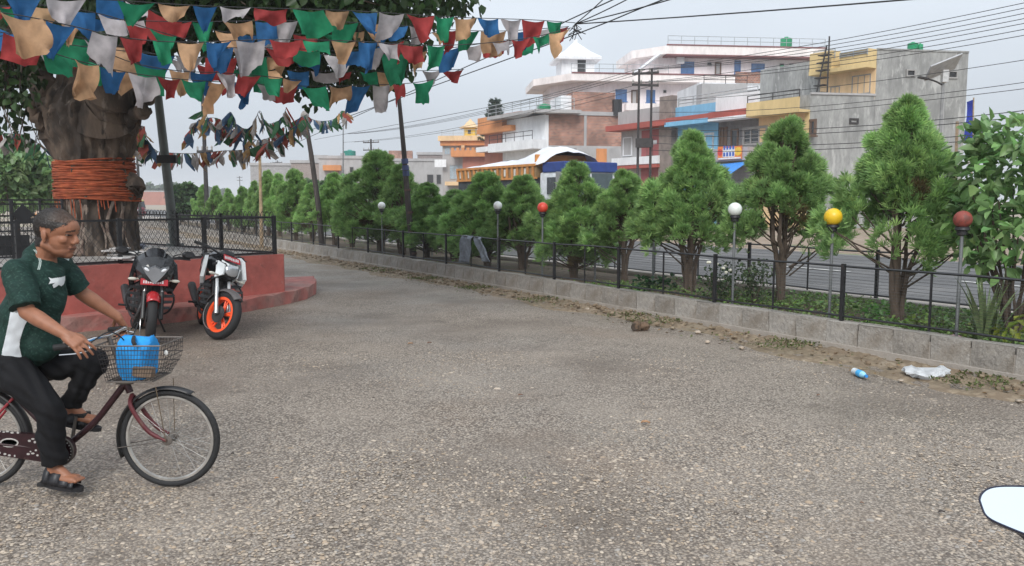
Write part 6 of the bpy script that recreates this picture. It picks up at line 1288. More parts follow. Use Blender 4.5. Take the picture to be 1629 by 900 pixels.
wp = gnd(350, 540); yw = face(wp, math.radians(9)); motorcycle('white and black motorcycle with neon orange wheel rims at the platform step', wp - Vector((math.cos(yw), math.sin(yw), 0)) * .69, yw, math.radians(-8), math.radians(32), dict(body=BLKP, rim=ORAN, fender=mat('grey_fender', (.12, .11, .11), .5), slider=FKS if False else mat('fork_silver', (.5, .5, .5), .3, .8), fork=mat('white_fork_guard', (.65, .66, .67), .4), type='naked', mirrors=0, shroud=WHP, guard=True))

# ---------------------------------------------------------------- truck on the road behind the trees
TL = at(895, 270, 28); TL.z = 0; tf = -U; tr_ = NN.copy()                       # forward, and across (away from the median)
def TP(f, a, z): return Vector((TL.x, TL.y, 0)) + tf * f + tr_ * a + Z * z      # f forward of the cab front, a across
truck = thing('cargo_truck', 'cargo truck with white and blue cab and painted wooden load body behind the thujas', 'truck', TP(-3, 1.2, 0)); RT_ = frame3(tf, tr_, Z)
WHC = mat('white_cab_paint', (.62, .64, .66), .35, coat=.3); NAVY = mat('navy_visor', (.02, .05, .22), .45); WOODO = mat('orange_painted_wood', (.52, .22, .06), .6, var=.25, scale=3); DG = mat('painted_panel', (.26, .17, .085), .6); LG = mat('light_green_body', (.22, .48, .06), .5); TARP = mat('white_tarpaulin', (.66, .67, .70), .6, var=.12, scale=1.5, bump=.6, bscale=3); NET = mat('dark_tarp_net', (.035, .04, .045), .8, var=.5, scale=4, bump=.8, bscale=6)
MB().box(TP(-.75, 1.2, 1.75), (1.5, 2.3, 1.9), RT_, .10).build('cab', WHC, truck, True); MB().box(TP(-.6, 1.2, 2.86), (1.35, 2.36, .36), RT_, .04).build('roof_visor', NAVY, truck)
w_ = MB().box(TP(.012, 1.2, 2.28), (.03, 2.0, .72), RT_, .01).build('windshield', mat('cab_glass', (.05, .075, .08), .1, spec=.9), truck); MB().box(TP(.035, 1.2, 2.28), (.03, .05, .7), RT_).build('divider', WHC, w_)
MB().box(TP(-.6, -.005 + .035, 2.2), (.75, .03, .6), RT_).build('side_window', GLD, truck); MB().box(TP(.0, -.18, 2.25), (.06, .2, .85), RT_, .02).build('side_mirror', mat('grey_mirror', (.22, .22, .22), .4), truck); MB().tube([TP(-.1, 0.04, 2.65), TP(.0, -.18, 2.65)], .02, 6).build('mirror_arm', BLACK, truck)
MB().box(TP(.03, 1.2, 1.25), (.05, 1.5, .5), RT_, .01).build('grille', BLACK, truck); MB().box(TP(.05, 1.2, .72), (.16, 2.35, .3), RT_, .03).build('bumper', NAVY, truck)
for a in (.3, 2.1): MB().ball(TP(.06, a, 1.12), (.06, .13, .13), 12, 8, RT_).build('headlight', mat('clear_lamp', (.55, .57, .6), .12, .5), truck, True)
MB().box(TP(-4.6, 1.2, 1.55), (5.9, 2.35, .9), RT_, .03).build('load_body', LG, truck); MB().box(TP(-4.6, 1.2, 2.25), (5.9, 2.42, .55), RT_, .02).build('netting', NET, truck); MB().box(TP(-4.6, 1.2, 2.72), (5.95, 2.45, .42), RT_, .02).build('upper_board', DG, truck)
for k in range(17):                                          # painted uprights, some slanting
    f = -1.72 - .355 * k; sl = .0 if k < 8 else .12
    MB().plate([TP(f, -.06, 2.52), TP(f - .14, -.06, 2.52), TP(f - .14 - sl, -.06, 2.93), TP(f - sl, -.06, 2.93)], tr_ * .03).build('painted_upright', WOODO, truck)
    if k % 2: MB().plate([TP(f - .19, -.05, 2.60), TP(f - .30, -.05, 2.60), TP(f - .30, -.05, 2.86), TP(f - .19, -.05, 2.86)], tr_ * .02).build('white_motif', mat('motif_white', (.6, .58, .52), .6), truck)
MB().box(TP(-4.6, -.02, 2.97), (6.0, .12, .09), RT_).build('top_rail', WOODO, truck); MB().box(TP(-4.6, -.02, 2.50), (6.0, .10, .07), RT_).build('lower_rail', WOODO, truck)
m = MB(); V = []; F = []; rr = random.Random(2)
for i in range(17):
    f = -1.0 - 6.7 * i / 16; hh = .62 * math.exp(-((i - 2) / 3.0) ** 2) + .20 * math.exp(-((i - 9) / 5) ** 2) + .06
    for j in range(11): a = -.06 + 2.52 * j / 10; V.append(TP(f, a, 2.98 + hh * math.sin(math.pi * j / 10) ** .5 + rr.gauss(0, .025)))
for i in range(16):
    for j in range(10): q = i * 11 + j; F.append((q, q + 1, q + 12, q + 11))
MB().add(V, F).build('tarpaulin', TARP, truck, True)
MB().box(TP(-1.7, 1.2, 2.95), (.1, 2.4, .8), RT_, .03).build('headboard', WOODO, truck)
for f in (-.75, -4.9, -6.2):
    for a in (.2, 2.2): w_ = MB().lathe([(.3, -.14), (.48, -.13), (.5, -.05), (.5, .05), (.48, .13), (.3, .14)], TP(f, a, .5), 20, RT_ @ Matrix.Rotation(math.pi / 2, 3, 'X')).build('wheel', RUBBER, truck, True); MB().lathe([(.29, -.15), (.29, .15)], TP(f, a, .5), 14, RT_ @ Matrix.Rotation(math.pi / 2, 3, 'X')).build('rim', STEEL, w_)
MB().box(TP(-3.8, 1.2, .75), (7.2, 1.0, .25), RT_).build('chassis', BLACK, truck)

# far vehicles seen past the trunk
def auto(label, p, yaw, body, roof, sc=1.0, cat='auto rickshaw', name='auto_rickshaw'):
    o = thing(name, label, cat, p); G = Matrix.Rotation(yaw, 4, 'Z') @ Matrix.Scale(sc, 4); b = lambda m, n, mt: m.build(n, mt, o, True, local=True)
    m = MB(G); m.loft([(1.35, 0, .35, .65, .3, 3), (1.1, 0, .55, .7, .42, 3.5), (.4, 0, .65, .68, .42, 4), (-1.0, 0, .65, .68, .42, 4), (-1.3, 0, .58, .7, .38, 3)], 20); b(m, 'body', body)
    m = MB(G); m.loft([(.95, 0, .5, 1.62, .05, 3), (.6, 0, .62, 1.68, .08, 3), (-.9, 0, .62, 1.68, .08, 3), (-1.2, 0, .55, 1.62, .05, 3)], 20); b(m, 'roof', roof)
    m = MB(G); m.plate([(1.12, -.5, 1.02), (1.12, .5, 1.02), (.95, .46, 1.58), (.95, -.46, 1.58)], (.02, 0, 0)); b(m, 'windscreen', GLD)
    for x, y in ((.9, .55), (.9, -.55), (-1.1, .55), (-1.1, -.55)): m = MB(G); m.tube([(x, y, 1.0), (x * .92, y * .95, 1.64)], .03, 6); b(m, 'pillar', BLACK)
    m = MB(G); m.box((-.6, 0, 1.25), (.8, 1.15, .55), None, .05); b(m, 'cabin_back', DARK)
    for x, y in ((1.05, 0), (-.75, .6), (-.75, -.6)): m = MB(G); m.lathe([(.15, -.06), (.24, -.05), (.24, .05), (.15, .06)], (x, y, .24), 18, Matrix.Rotation(math.pi / 2, 3, 'X')); b(m, 'wheel', RUBBER)
    for y in (-.3, .3): m = MB(G); m.ball((1.33, y, .8), (.05, .09, .09), 10, 8); b(m, 'headlight', mat('clear_lamp', (.55, .57, .6), .12, .5))
    return o
p = gnd(213, 349); auto('dark red three-wheeler with yellow top on the road right of the trunk', Vector((p.x, p.y, 0)), face(p, .5), mat('dark_red_paint', (.14, .02, .03), .3), mat('yellow_black_roof', (.42, .36, .12), .5, var=.3), 1.0)
p = gnd(62, 352); auto('white and orange three-wheeler behind the iron gate at the far left', Vector((p.x, p.y, 0)), face(p, 1.2), mat('white_orange_paint', (.6, .5, .4), .4, stain=((.6, .22, .05), 1.5, .5, .55, .9)), mat('white_roof', (.66, .66, .66), .4), 1.0)
p = gnd(105, 345); auto('white three-wheeler just left of the trunk behind the platform', Vector((p.x, p.y, 0)), face(p, .9), WHT, WHT, 1.0)

# ---------------------------------------------------------------- wing mirror in the near right corner
MP = ray(1612, 812); c = Vector((0, 0, CAMH)) + MP * .80; o = thing('wing_mirror', 'rounded vehicle wing mirror with black rim reflecting the pale sky, lower right corner', 'mirror', c)
vd = MP.normalized(); tgt = Vector((.1, -.22, .97)).normalized(); nrm = (tgt - vd).normalized()          # faces half-way between the lens and the bright sky overhead
cx_ = ray(1700, 812) - ray(1612, 812); ex = (cx_ - nrm * cx_.dot(nrm)).normalized(); ey = nrm.cross(ex)
if ey.z < 0: ey = -ey
def onp(px, py, lift=0.0): d = ray(px, py); o0 = Vector((0, 0, CAMH)); t = nrm.dot(c - o0) / nrm.dot(d); return o0 + d * t + nrm * lift
outl = [(1558, 796), (1561, 787), (1570, 779), (1584, 775), (1605, 774), (1640, 775), (1680, 780), (1705, 794), (1712, 815), (1705, 842), (1685, 858), (1660, 860), (1630, 850), (1600, 838), (1578, 828), (1567, 819), (1562, 808)]
outp = spline([onp(*q) for q in outl] + [onp(*outl[0])], 3)[:-1]
m = MB(); m.plate(outp, nrm * .0012); gl_ = m.build('glass', mat('mirror_glass', (.74, .80, .83), .015, 1.0, var=0), o)
MB().tube([q + nrm * .001 for q in outp], .0011, 6, close=True).build('rim', mat('dark_navy_rim', (.012, .014, .035), .35), o, True)
ctr = sum(outp, Vector()) / len(outp); m = MB(); V = []; n = len(outp)
for k, (f, dpt) in enumerate(((.99, -.001), (.90, -.008), (.7, -.016), (.4, -.02))): V += [ctr + (q - ctr) * f + nrm * dpt for q in outp]
m.add(V, [(i * n + k, i * n + (k + 1) % n, (i + 1) * n + (k + 1) % n, (i + 1) * n + k) for i in range(3) for k in range(n)] + [tuple(3 * n + k for k in range(n))]); m.build('shell', mat('dark_navy_rim', (.012, .014, .035), .35), o, True)
MB().tube(spline([ctr - nrm * .03, ctr - nrm * .05 + ex * .05 - Z * .04, ctr + ex * .13 - Z * .16, ctr + ex * .15 - Z * .35], 5), .006, 8).build('stalk', mat('dark_navy_rim', (.012, .014, .035), .35), o, True)
# ================================================================ the cyclist: one continuous body, clothes as children
def capsule(m, a, ra, b, rb, n=18):
    a, b = Vector(a), Vector(b); d = b - a; ln_ = d.length; d = d / (ln_ + 1e-9); P = []; R = []
    for k in range(5): t = math.pi / 2 * (1 - k / 4); P.append(a - d * ra * math.sin(t)); R.append(max(.0008, ra * math.cos(t)))
    for k in range(5): t = math.pi / 2 * k / 4; P.append(b + d * rb * math.sin(t)); R.append(max(.0008, rb * math.cos(t)))
    m.tube(P, R, n)
def chain(m, pts, rr, n=18):
    for (a, b, ra, rb) in zip(pts[:-1], pts[1:], rr[:-1], rr[1:]): capsule(m, a, ra, b, rb, n)
def flatcap(m, a, ra, b, rb, n=20): m.tube([Vector(a), Vector(b)], [ra, rb], n)
def skinned(name, m, voxel, it, parent, material, post=None, fac=.5):
    me = bpy.data.meshes.new(name); off = origin(parent); me.from_pydata([tuple(v - off) for v in m.v], [], m.f); me.update()
    import bmesh
    bm = bmesh.new(); bm.from_mesh(me); bmesh.ops.recalc_face_normals(bm, faces=bm.faces[:]); bm.to_mesh(me); bm.free()
    ob = bpy.data.objects.new('tmp', me); COL.objects.link(ob); r = ob.modifiers.new('r', 'REMESH'); r.mode = 'VOXEL'; r.voxel_size = voxel; sm = ob.modifiers.new('s', 'SMOOTH'); sm.iterations = it; sm.factor = fac
    dg = bpy.context.evaluated_depsgraph_get(); dg.update(); out = bpy.data.meshes.new_from_object(ob.evaluated_get(dg)); bpy.data.objects.remove(ob); bpy.data.meshes.remove(me); out.name = name
    V = np.zeros(len(out.vertices) * 3, np.float32); out.vertices.foreach_get('co', V); V = V.reshape(-1, 3) + np.array(off, np.float32)
    Nv = np.zeros(len(out.vertices) * 3, np.float32); out.vertices.foreach_get('normal', Nv); Nv = Nv.reshape(-1, 3)
    if post is not None:
        V2, C = post(V, Nv); out.vertices.foreach_set('co', (V2 - np.array(off, np.float32)).astype(np.float32).ravel())
        if C is not None:
            a = out.color_attributes.new('Col', 'FLOAT_COLOR', 'POINT'); c4 = np.ones((len(V), 4), np.float32); c4[:, :3] = C; a.data.foreach_set('color', c4.ravel())
    out.update(); out.materials.clear(); o = link(name, out, material, parent); out.polygons.foreach_set('use_smooth', [True] * len(out.polygons)); return o
man = thing('person', 'man in dark green sports shirt and black trousers riding the maroon bicycle', 'person', Vector((W(60, 700).x, YB, 0)))
hipC = W(14, 582); hR, hL = W(16, 586, -.10), W(16, 583, .10)
kR, aR = W(79, 648, -.165), W(86, 741, -.145); kL, aL_ = W(150, 574, .12), W(112, 645, .125)
sR, sL = W(25, 431, -.17), W(101, 421, .13); eR, wR = W(43, 496, -.235), W(105, 533, -.305); eL, wL = W(130, 466, .20), W(186, 503, .27)
chestC = (sR + sL) / 2 + Vector((-.01, .0, -.10)); belly = W(38, 530, -.01); neck0 = (sR + sL) / 2 + Vector((.0, .0, .045)); 
hc = W(90, 370, -.02)                                      # head centre
HY, HP = math.radians(-4), math.radians(10)               # turned a little to the camera, tipped down
RH = Matrix.Rotation(HY, 3, 'Z') @ Matrix.Rotation(HP, 3, 'Y')
HS = 1.17
def h(x, y, z): return hc + RH @ Vector((x, y, z)) * HS
m = MB()
# head: skull, face, jaw, nose, brow, ears (x forward)
m.ball(h(-.012, 0, .030), (0.1147, 0.0889, 0.1030), 28, 20, RH); m.ball(h(.022, 0, -.030), (0.0819, 0.0725, 0.1030), 24, 16, RH); m.ball(h(.042, 0, -.080), (0.0550, 0.0585, 0.0421), 18, 12, RH); m.ball(h(.064, 0, -.094), (0.0351, 0.0328, 0.0281), 14, 10, RH); m.ball(h(.045, 0, .03), (0.0679, 0.0772, 0.0655), 20, 14, RH)
capsule(m, h(.088, 0, .010), 0.0105, h(.106, 0, -.024), 0.0158); m.ball(h(.103, 0, -.029), (0.0164, 0.0234, 0.0129), 12, 8, RH)
for s in (-1, 1):
    m.ball(h(.100, s * .014, -.033), (0.0129, 0.0105, 0.0105), 10, 8, RH); capsule(m, h(.083, s * .014, .026), 0.0123, h(.066, s * .048, .022), 0.0129); m.ball(h(.060, s * .042, -.022), (0.0304, 0.0234, 0.0257), 12, 8, RH)
    m.ball(h(.074, s * .032, .004), (0.0140, 0.0175, 0.0129), 12, 8, RH); m.ball(h(-.014, s * .076, -.012), (0.0195, 0.0094, 0.0285), 14, 10, RH @ Matrix.Rotation(s * .3, 3, 'Z') @ Matrix.Rotation(-.25, 3, 'Y')); m.ball(h(-.010, s * .074, -.036), (0.0117, 0.0082, 0.0129), 10, 8, RH)
    capsule(m, h(-.02, s * .05, -.06), 0.0257, h(.035, s * .035, -.085), 0.0211)
capsule(m, h(.090, -.018, -.058), 0.0099, h(.090, .018, -.058), 0.0099); capsule(m, h(.084, -.016, -.070), 0.0111, h(.084, .016, -.070), 0.0111); m.ball(h(.075, 0, -.064), (0.0234, 0.0304, 0.0234), 12, 8, RH)
chain(m, [h(-.032, 0, -.035), h(-.040, 0, -.085), neck0 + Vector((.012, .01, .02)), chestC], [.066, .067, .072, .11]); 
# trunk and limbs under the clothes
chain(m, [chestC, belly, hipC], [.13, .125, .13]); capsule(m, sR, .055, sL, .055)
for S_, E_, W_ in ((sR, eR, wR), (sL, eL, wL)): chain(m, [S_, S_.lerp(E_, .5), E_], [.056, .049, .042]); chain(m, [E_, E_.lerp(W_, .3), W_], [.043, .044, .028])
for H_, K_, A_ in ((hR, kR, aR), (hL, kL, aL_)): chain(m, [H_, K_, A_], [.075, .05, .036])
# feet: heel on the ankle, toes forward
toes = []
for A_, pitch, s in ((aR, -.12, -1), (aL_, -.25, 1)):
    fd = Vector((math.cos(pitch), s * .12, math.sin(pitch))).normalized(); lat = Vector((0, 1, 0)); hl = A_ + Vector((-.035, 0, -.062)); bl = A_ + fd * .125 + Vector((0, 0, -.058)); capsule(m, A_, .036, A_ + Vector((-.01, 0, -.05)), .034); capsule(m, hl, .030, bl, .027); capsule(m, hl + lat * .012, .026, bl + lat * .024, .022); capsule(m, hl - lat * .012, .026, bl - lat * .024, .022); capsule(m, A_ + Vector((.01, 0, -.01)), .033, bl + Vector((-.03, 0, .004)), .026)
    for k in range(5): q = (k - 2) * .0155; ln_ = (.036, .034, .031, .027, .023)[k if s > 0 else 4 - k]; capsule(m, bl + lat * q, .0105, bl + lat * q + fd * ln_, .0090 if k not in (0, 4) else .0095)
    toes.append((A_, fd, bl, hl))
# hands: palm, four fingers closed over the grip, thumb from the side of the palm
def hand(wr, palm_dir, out_dir, grip_a, grip_b, s, spread, curl):
    """palm runs from the wrist along palm_dir; fingers wrap the grip; out_dir = back of the hand"""
    pd = palm_dir.normalized(); sd = pd.cross(out_dir).normalized() * s; bo = sd.cross(pd) * s
    if bo.dot(out_dir) < 0: bo = -bo
    for q, w_ in ((-.026, .016), (-.009, .018), (.009, .018), (.026, .016)): capsule(m, wr + pd * .01 + sd * q * .55, .021, wr + pd * .085 + sd * q, w_)
    capsule(m, wr, .029, wr + pd * .03, .026)
    for k, (q, l1, l2, l3) in enumerate(((-.033, .040, .026, .020), (-.0112, .045, .029, .022), (.0112, .042, .027, .021), (.033, .033, .022, .018))):
        b0 = wr + pd * .088 + sd * q; d0 = pd; a1, a2, a3 = curl; p = b0
        for (ln_, an, r0, r1) in ((l1, a1, .0090, .0084), (l2, a2, .0084, .0078), (l3, a3, .0078, .0068)):
            d = (pd * math.cos(an) - bo * math.sin(an) + sd * q * spread).normalized(); e = p + d * ln_; capsule(m, p, r0, e, r1, 12); p = e
    t0 = wr + pd * .030 - sd * .028; t1 = t0 + (pd * .55 - sd * .55 - bo * .45).normalized() * .036; t2 = t1 + (pd * .75 - sd * .1 - bo * .6).normalized() * .030; t3 = t2 + (pd * .7 + sd * .2 - bo * .65).normalized() * .024
    capsule(m, t0, .0145, t1, .0115, 12); capsule(m, t1, .0115, t2, .0105, 12); capsule(m, t2, .0105, t3, .0085, 12)
gN = gripN[0].lerp(gripN[1], .5); gF = gripF[0].lerp(gripF[1], .5)
hand(wR, (W(124, 546, -.32) - wR), Vector((.45, -.75, .6)), *gripN, 1, 5.0, (.35, .75, 1.0))
hand(wL, (gF + Vector((.02, .01, .04)) - wL), Vector((.25, -.1, .95)), *gripF, 1, 2.0, (.7, 1.5, 2.1))
zsk = hc
def skin_post(V, Nv):
    rs = np.random.default_rng(5); L3 = (V - np.array(hc)) @ np.array(RH) / HS; x, y, z = L3[:, 0], L3[:, 1], L3[:, 2]; n = len(V)
    C = np.tile(np.array([.30, .130, .074]), (n, 1)); C *= (1 + .07 * np.sin(V[:, 0] * 90) * np.sin(V[:, 2] * 70 + V[:, 1] * 50))[:, None]
    head = (np.abs(x) < .14) & (np.abs(y) < .1) & (z > -.13) & (z < .15)
    line = .050 + .012 * np.cos(y * 30) - np.clip((.062 - x), 0, .2) * .72          # cropped hair line, receding at the temples
    side = (z > line) & (x < .078)
    back = (x < -.030) & (z > -.070 + .25 * (x + .03)); burn = (np.abs(y) > .05) & (np.abs(x - .012) < .010) & (z > -.012); ear = (np.abs(y) > .070) & (np.abs(x + .012) < .026) & (np.abs(z + .012) < .036)
    jit = rs.normal(0, .0035, n); side = (z + jit > line) & (x + jit < .080); hair = head & (side | back) & ~ear; thin = np.clip(.25 + (x - .02) * 7, 0, .6) * (z > .06); hc_ = np.array([.020, .016, .014])[None] * (1 - thin[:, None]) + np.array([.13, .075, .05])[None] * thin[:, None]
    C[hair] = hc_[hair]; stub = head & ~hair & (z < -.05) & (x < .10) & (x > -.02); C[stub] *= .80
    brow = head & (np.abs(z - .025 + .25 * (np.abs(y) - .03)) < .0038) & (x > .06) & (np.abs(y) > .012) & (np.abs(y) < .052); C[brow] = (.03, .02, .016)
    lips = head & (np.abs(z + .064) < .006) & (x > .083) & (np.abs(y) < .026); C[lips] = (.235, .095, .065); slit = head & (np.abs(z + .0640) < .0022) & (x > .080) & (np.abs(y) < .027); C[slit] = (.06, .025, .02)
    eye = head & (np.abs(z - .004) < .0045) & (np.abs(np.abs(y) - .033) < .015) & (x > .05); C[eye] = (.10, .055, .04); pup = eye & (np.abs(np.abs(y) - .034) < .006); C[pup] = (.012, .010, .010); wht = eye & (np.abs(np.abs(y) - .043) < .003) & (np.abs(z - .004) < .003); C[wht] = (.24, .19, .165)
    V2 = V + Nv * (hair * rs.normal(.0022, .0016, n))[:, None]
    return V2, C
SKIN = mat('brown_skin', (.34, .155, .088), .48, attr=True, var=.06, scale=30, spec=.4)
skinned('body', m, .0042, 3, man, SKIN, skin_post, .45)
# shirt
m = MB(); upv = (neck0 - chestC).normalized()
chain(m, [chestC + Vector((-.012, -.005, .035)), chestC + Vector((-.015, 0, -.06)), belly + Vector((-.01, 0, .01)), W(20, 562, -.01)], [.146, .152, .153, .158], 24)
capsule(m, sR + Vector((.0, .035, .0)), .070, sL + Vector((0, -.03, 0)), .066); capsule(m, sR + Vector((.02, .03, .012)), .05, neck0 + Vector((-.02, -.0, .0)), .062); capsule(m, sL + Vector((-.02, -.03, .01)), .045, neck0 + Vector((-.01, 0, 0)), .06)
capsule(m, neck0 + Vector((-.035, 0, .0)), .066, h(-.047, 0, -.080) + Vector((-.012, 0, 0)), .064)
flatcap(m, W(24, 545, -.01), .158, W(20, 574, -.01), .166, 26)
tR = sR.lerp(eR, .90); flatcap(m, sR + Vector((0, .02, .01)), .074, tR + Vector((0, -.005, 0)), .083); capsule(m, sR, .070, sR.lerp(eR, .4), .072); tL = sL.lerp(eL, .88); flatcap(m, sL + Vector((-.01, -.01, .005)), .066, tL, .073); capsule(m, sL, .062, sL.lerp(eL, .4), .064)
capsule(m, W(66, 500, -.02), .10, W(64, 548, -.02), .112)
def shirt_post(V, Nv):
    rs = np.random.default_rng(2); n = len(V); ph = V[:, 0] * 34 + V[:, 2] * 26; tor = V[:, 2] > 0
    d = .0040 * np.sin(V[:, 2] * 34 + 5 * np.sin(V[:, 0] * 9 + V[:, 1] * 7)) + .0028 * np.sin(V[:, 0] * 42 + V[:, 2] * 24 + V[:, 1] * 20) + .0008 * np.sin(V[:, 2] * 110 - V[:, 0] * 55 + V[:, 1] * 40)
    V2 = V + Nv * d[:, None]
    base = np.array([.011, .034, .027]); mot = .5 + .5 * np.sin(V[:, 0] * 95 + 6 * np.sin(V[:, 2] * 60 + V[:, 1] * 33)) * np.sin(V[:, 2] * 120 + 5 * np.sin(V[:, 0] * 70)); C = base[None] * (.8 + .5 * mot[:, None]); fl = (mot > .86) & (rs.uniform(0, 1, n) < .6); C[fl] = (.035, .075, .062)
    # positions along the picture plane of the near side (x, z), used as garment coordinates
    a = W(29, 478, -.15); b = W(2, 572, -.15); x, z, y = V[:, 0], V[:, 2], V[:, 1]
    t = np.clip((a.z - z) / (a.z - b.z), -1, 2); xc = a.x + (b.x - a.x) * t; wl = .022 + .062 * np.clip(t, 0, 1)
    arm = (np.linalg.norm(V - np.array(tR), axis=1) < .095); panel = (t > .0) & (np.abs(x - xc - .028) < wl) & (Nv[:, 1] < -.30) & (z < a.z + .01)
    sleeve_d = np.array(eR - sR); rel = V - np.array(sR); tt = rel @ sleeve_d / (sleeve_d @ sleeve_d); dist = np.linalg.norm(rel - tt[:, None] * sleeve_d[None], axis=1); insl = (tt > .15) & (tt < 1.0) & (dist < .099) & (y < sR.y + .02)
    return V2, C
SHIRT = mat('green_sports_jersey', (.015, .05, .04), .75, attr=True, var=.2, scale=40, spec=.25, bump=.15, bscale=200)
shirt = skinned('shirt', m, .0055, 3, man, SHIRT, shirt_post)
# prints on the cloth (chest emblem, shoulder piping), laid onto the shirt surface
ofs = origin(man); o0 = Vector((0, 0, CAMH))
def printed(poly, nm, m_, st=.5, ymin=-9):
    V = []; F = []; idx = {}
    def inside(px, py):
        c_ = False; j = len(poly) - 1
        for i in range(len(poly)):
            if (poly[i][1] > py) != (poly[j][1] > py) and px < (poly[j][0] - poly[i][0]) * (py - poly[i][1]) / (poly[j][1] - poly[i][1]) + poly[i][0]: c_ = not c_
            j = i
        return c_
    def surf(px, py):
        k = (round(px * 4), round(py * 4))
        if k not in idx:
            idx[k] = None; ok, loc, nn, _ = shirt.ray_cast(o0 - ofs, ray(px, py).normalized())
            if ok and (loc + ofs).y > ymin: V.append(loc + ofs + nn * .0022); idx[k] = len(V) - 1
        return idx[k]
    px = min(q[0] for q in poly) - 1.0
    while px < max(q[0] for q in poly) + 1:
        py = min(q[1] for q in poly) - 1.0
        while py < max(q[1] for q in poly) + 1:
            if inside(px + st / 2, py + st / 2):
                q = [surf(px, py), surf(px + st, py), surf(px + st, py + st), surf(px, py + st)]
                if None not in q and max((V[i] - V[q[0]]).length for i in q) < .02: F.append(tuple(q))
            py += st
        px += st
    if F: MB().add(V, F).build(nm, m_, man, True)
EMB = mat('emblem_white', (.68, .70, .70), .7, var=.05); PIP = mat('piping_grey_green', (.42, .50, .47), .7)
printed([(77, 441), (82, 443), (88, 442), (96, 441), (103, 439), (103, 445), (101, 452), (97, 455), (93, 453), (89, 456), (85, 458), (83, 453), (87, 450), (80, 451), (77, 452), (80, 446)], 'shirt_emblem', EMB)
printed([(22, 474), (30, 482), (44, 498), (47, 505), (40, 516), (36, 526), (32, 540), (31, 552), (35, 571), (2, 573), (4, 556), (8, 540), (13, 518), (17, 496)], 'side_panel', mat('panel_white', (.60, .63, .66), .75, var=.06, scale=20), .5, YB - .235)
def offs(P, w_): return [(x - w_, y) for x, y in P] + [(x + w_, y) for x, y in P[::-1]]
pl1 = [(55, 397), (59, 402), (62, 408), (64, 416), (63, 423), (61, 429)]
printed([(x - 1.8, y) for x, y in pl1] + [(x - .3, y) for x, y in pl1[::-1]], 'piping', PIP); printed([(x + .5, y) for x, y in pl1] + [(x + 2.0, y) for x, y in pl1[::-1]], 'piping', PIP)
printed([(101, 407), (110, 412), (109, 415), (100, 410)], 'piping', PIP)
# trousers
m = MB(); capsule(m, hipC + Vector((0, -.06, 0)), .125, hipC + Vector((0, .06, 0)), .125); capsule(m, hipC + Vector((-.02, 0, .02)), .14, hipC + Vector((.0, 0, .03)), .14)
chain(m, [hR, hR.lerp(kR, .5), kR, kR.lerp(aR, .5)], [.115, .102, .080, .073], 22); flatcap(m, kR.lerp(aR, .4), .075, aR + Vector((0, 0, .012)), .066)
chain(m, [hL, hL.lerp(kL, .5), kL, kL.lerp(aL_, .5)], [.112, .100, .080, .070], 22); flatcap(m, kL.lerp(aL_, .4), .071, aL_ + Vector((.0, 0, .012)), .060)
def pant_post(V, Nv):
    d = .006 * np.sin(V[:, 2] * 30 + 7 * np.sin(V[:, 0] * 11 + V[:, 1] * 8)) + .004 * np.sin(V[:, 0] * 52 + V[:, 2] * 44) + .002 * np.sin(V[:, 2] * 100 + V[:, 0] * 60); C = np.tile(np.array([.0105, .0105, .012]), (len(V), 1)); return V + Nv * d[:, None], C
skinned('trousers', m, .006, 3, man, mat('black_trousers', (.011, .011, .013), .8, attr=True, var=.15, scale=50, spec=.2), pant_post)
MB().tube([W(11, 577, -.155), W(16, 588, -.16), W(20, 596, -.152)], .006, 6).build('pocket_trim', mat('emblem_white', (.68, .70, .70), .7), man, True)
# sandals: sole, straps and heel band each foot
SAND = mat('black_sandal', (.016, .016, .019), .45, var=.2)
for A_, fd, bl, hl in toes:
    lat = Vector((0, 1, 0)); upf = lat.cross(fd); upf = upf if upf.z > 0 else -upf; sl = MB(); pts = []
    for k in range(20): a = 2 * math.pi * k / 20; lx = .5 - .5 * math.cos(a); pts.append(hl + fd * (-.045 + .265 * lx) + lat * math.sin(a) * (.040 + .010 * lx) - upf * .030)
    sl.plate(pts, -upf * .024); sn = sl.build('sandal', SAND, man)
    for f, hgt, w_ in ((.055, .078, .066), (.112, .056, .062), (.160, .044, .030), (.005, .092, .036)):
        P_ = [hl + fd * f + lat * math.cos(t_) * .052 + upf * (math.sin(t_) * (hgt + .0) - .030) for t_ in [math.pi * k / 10 for k in range(11)]]
        mm = MB(); V = []; F = []
        for q in P_: V += [q - fd * w_ / 2, q + fd * w_ / 2]
        for k in range(10): F.append((2 * k, 2 * k + 1, 2 * k + 3, 2 * k + 2))
        o = mm.add(V, F).build('strap', SAND, sn, True, local=False); sm_ = o.modifiers.new('s', 'SOLIDIFY'); sm_.thickness = .006
# ================================================================ litter, stones, far plants, haze
def rock(m, c, r, rr, n=7, mm=5, flat=.6):
    k = len(m.v); m.ball(c, (r * rr.uniform(.8, 1.3), r * rr.uniform(.8, 1.2), r * flat * rr.uniform(.8, 1.2)), n, mm, RZ(rr.uniform(0, 3)))
    for i in range(k, len(m.v)): m.v[i] = m.v[i] + Vector((rr.gauss(0, r * .1), rr.gauss(0, r * .1), rr.gauss(0, r * .07)))
rr = random.Random(77)
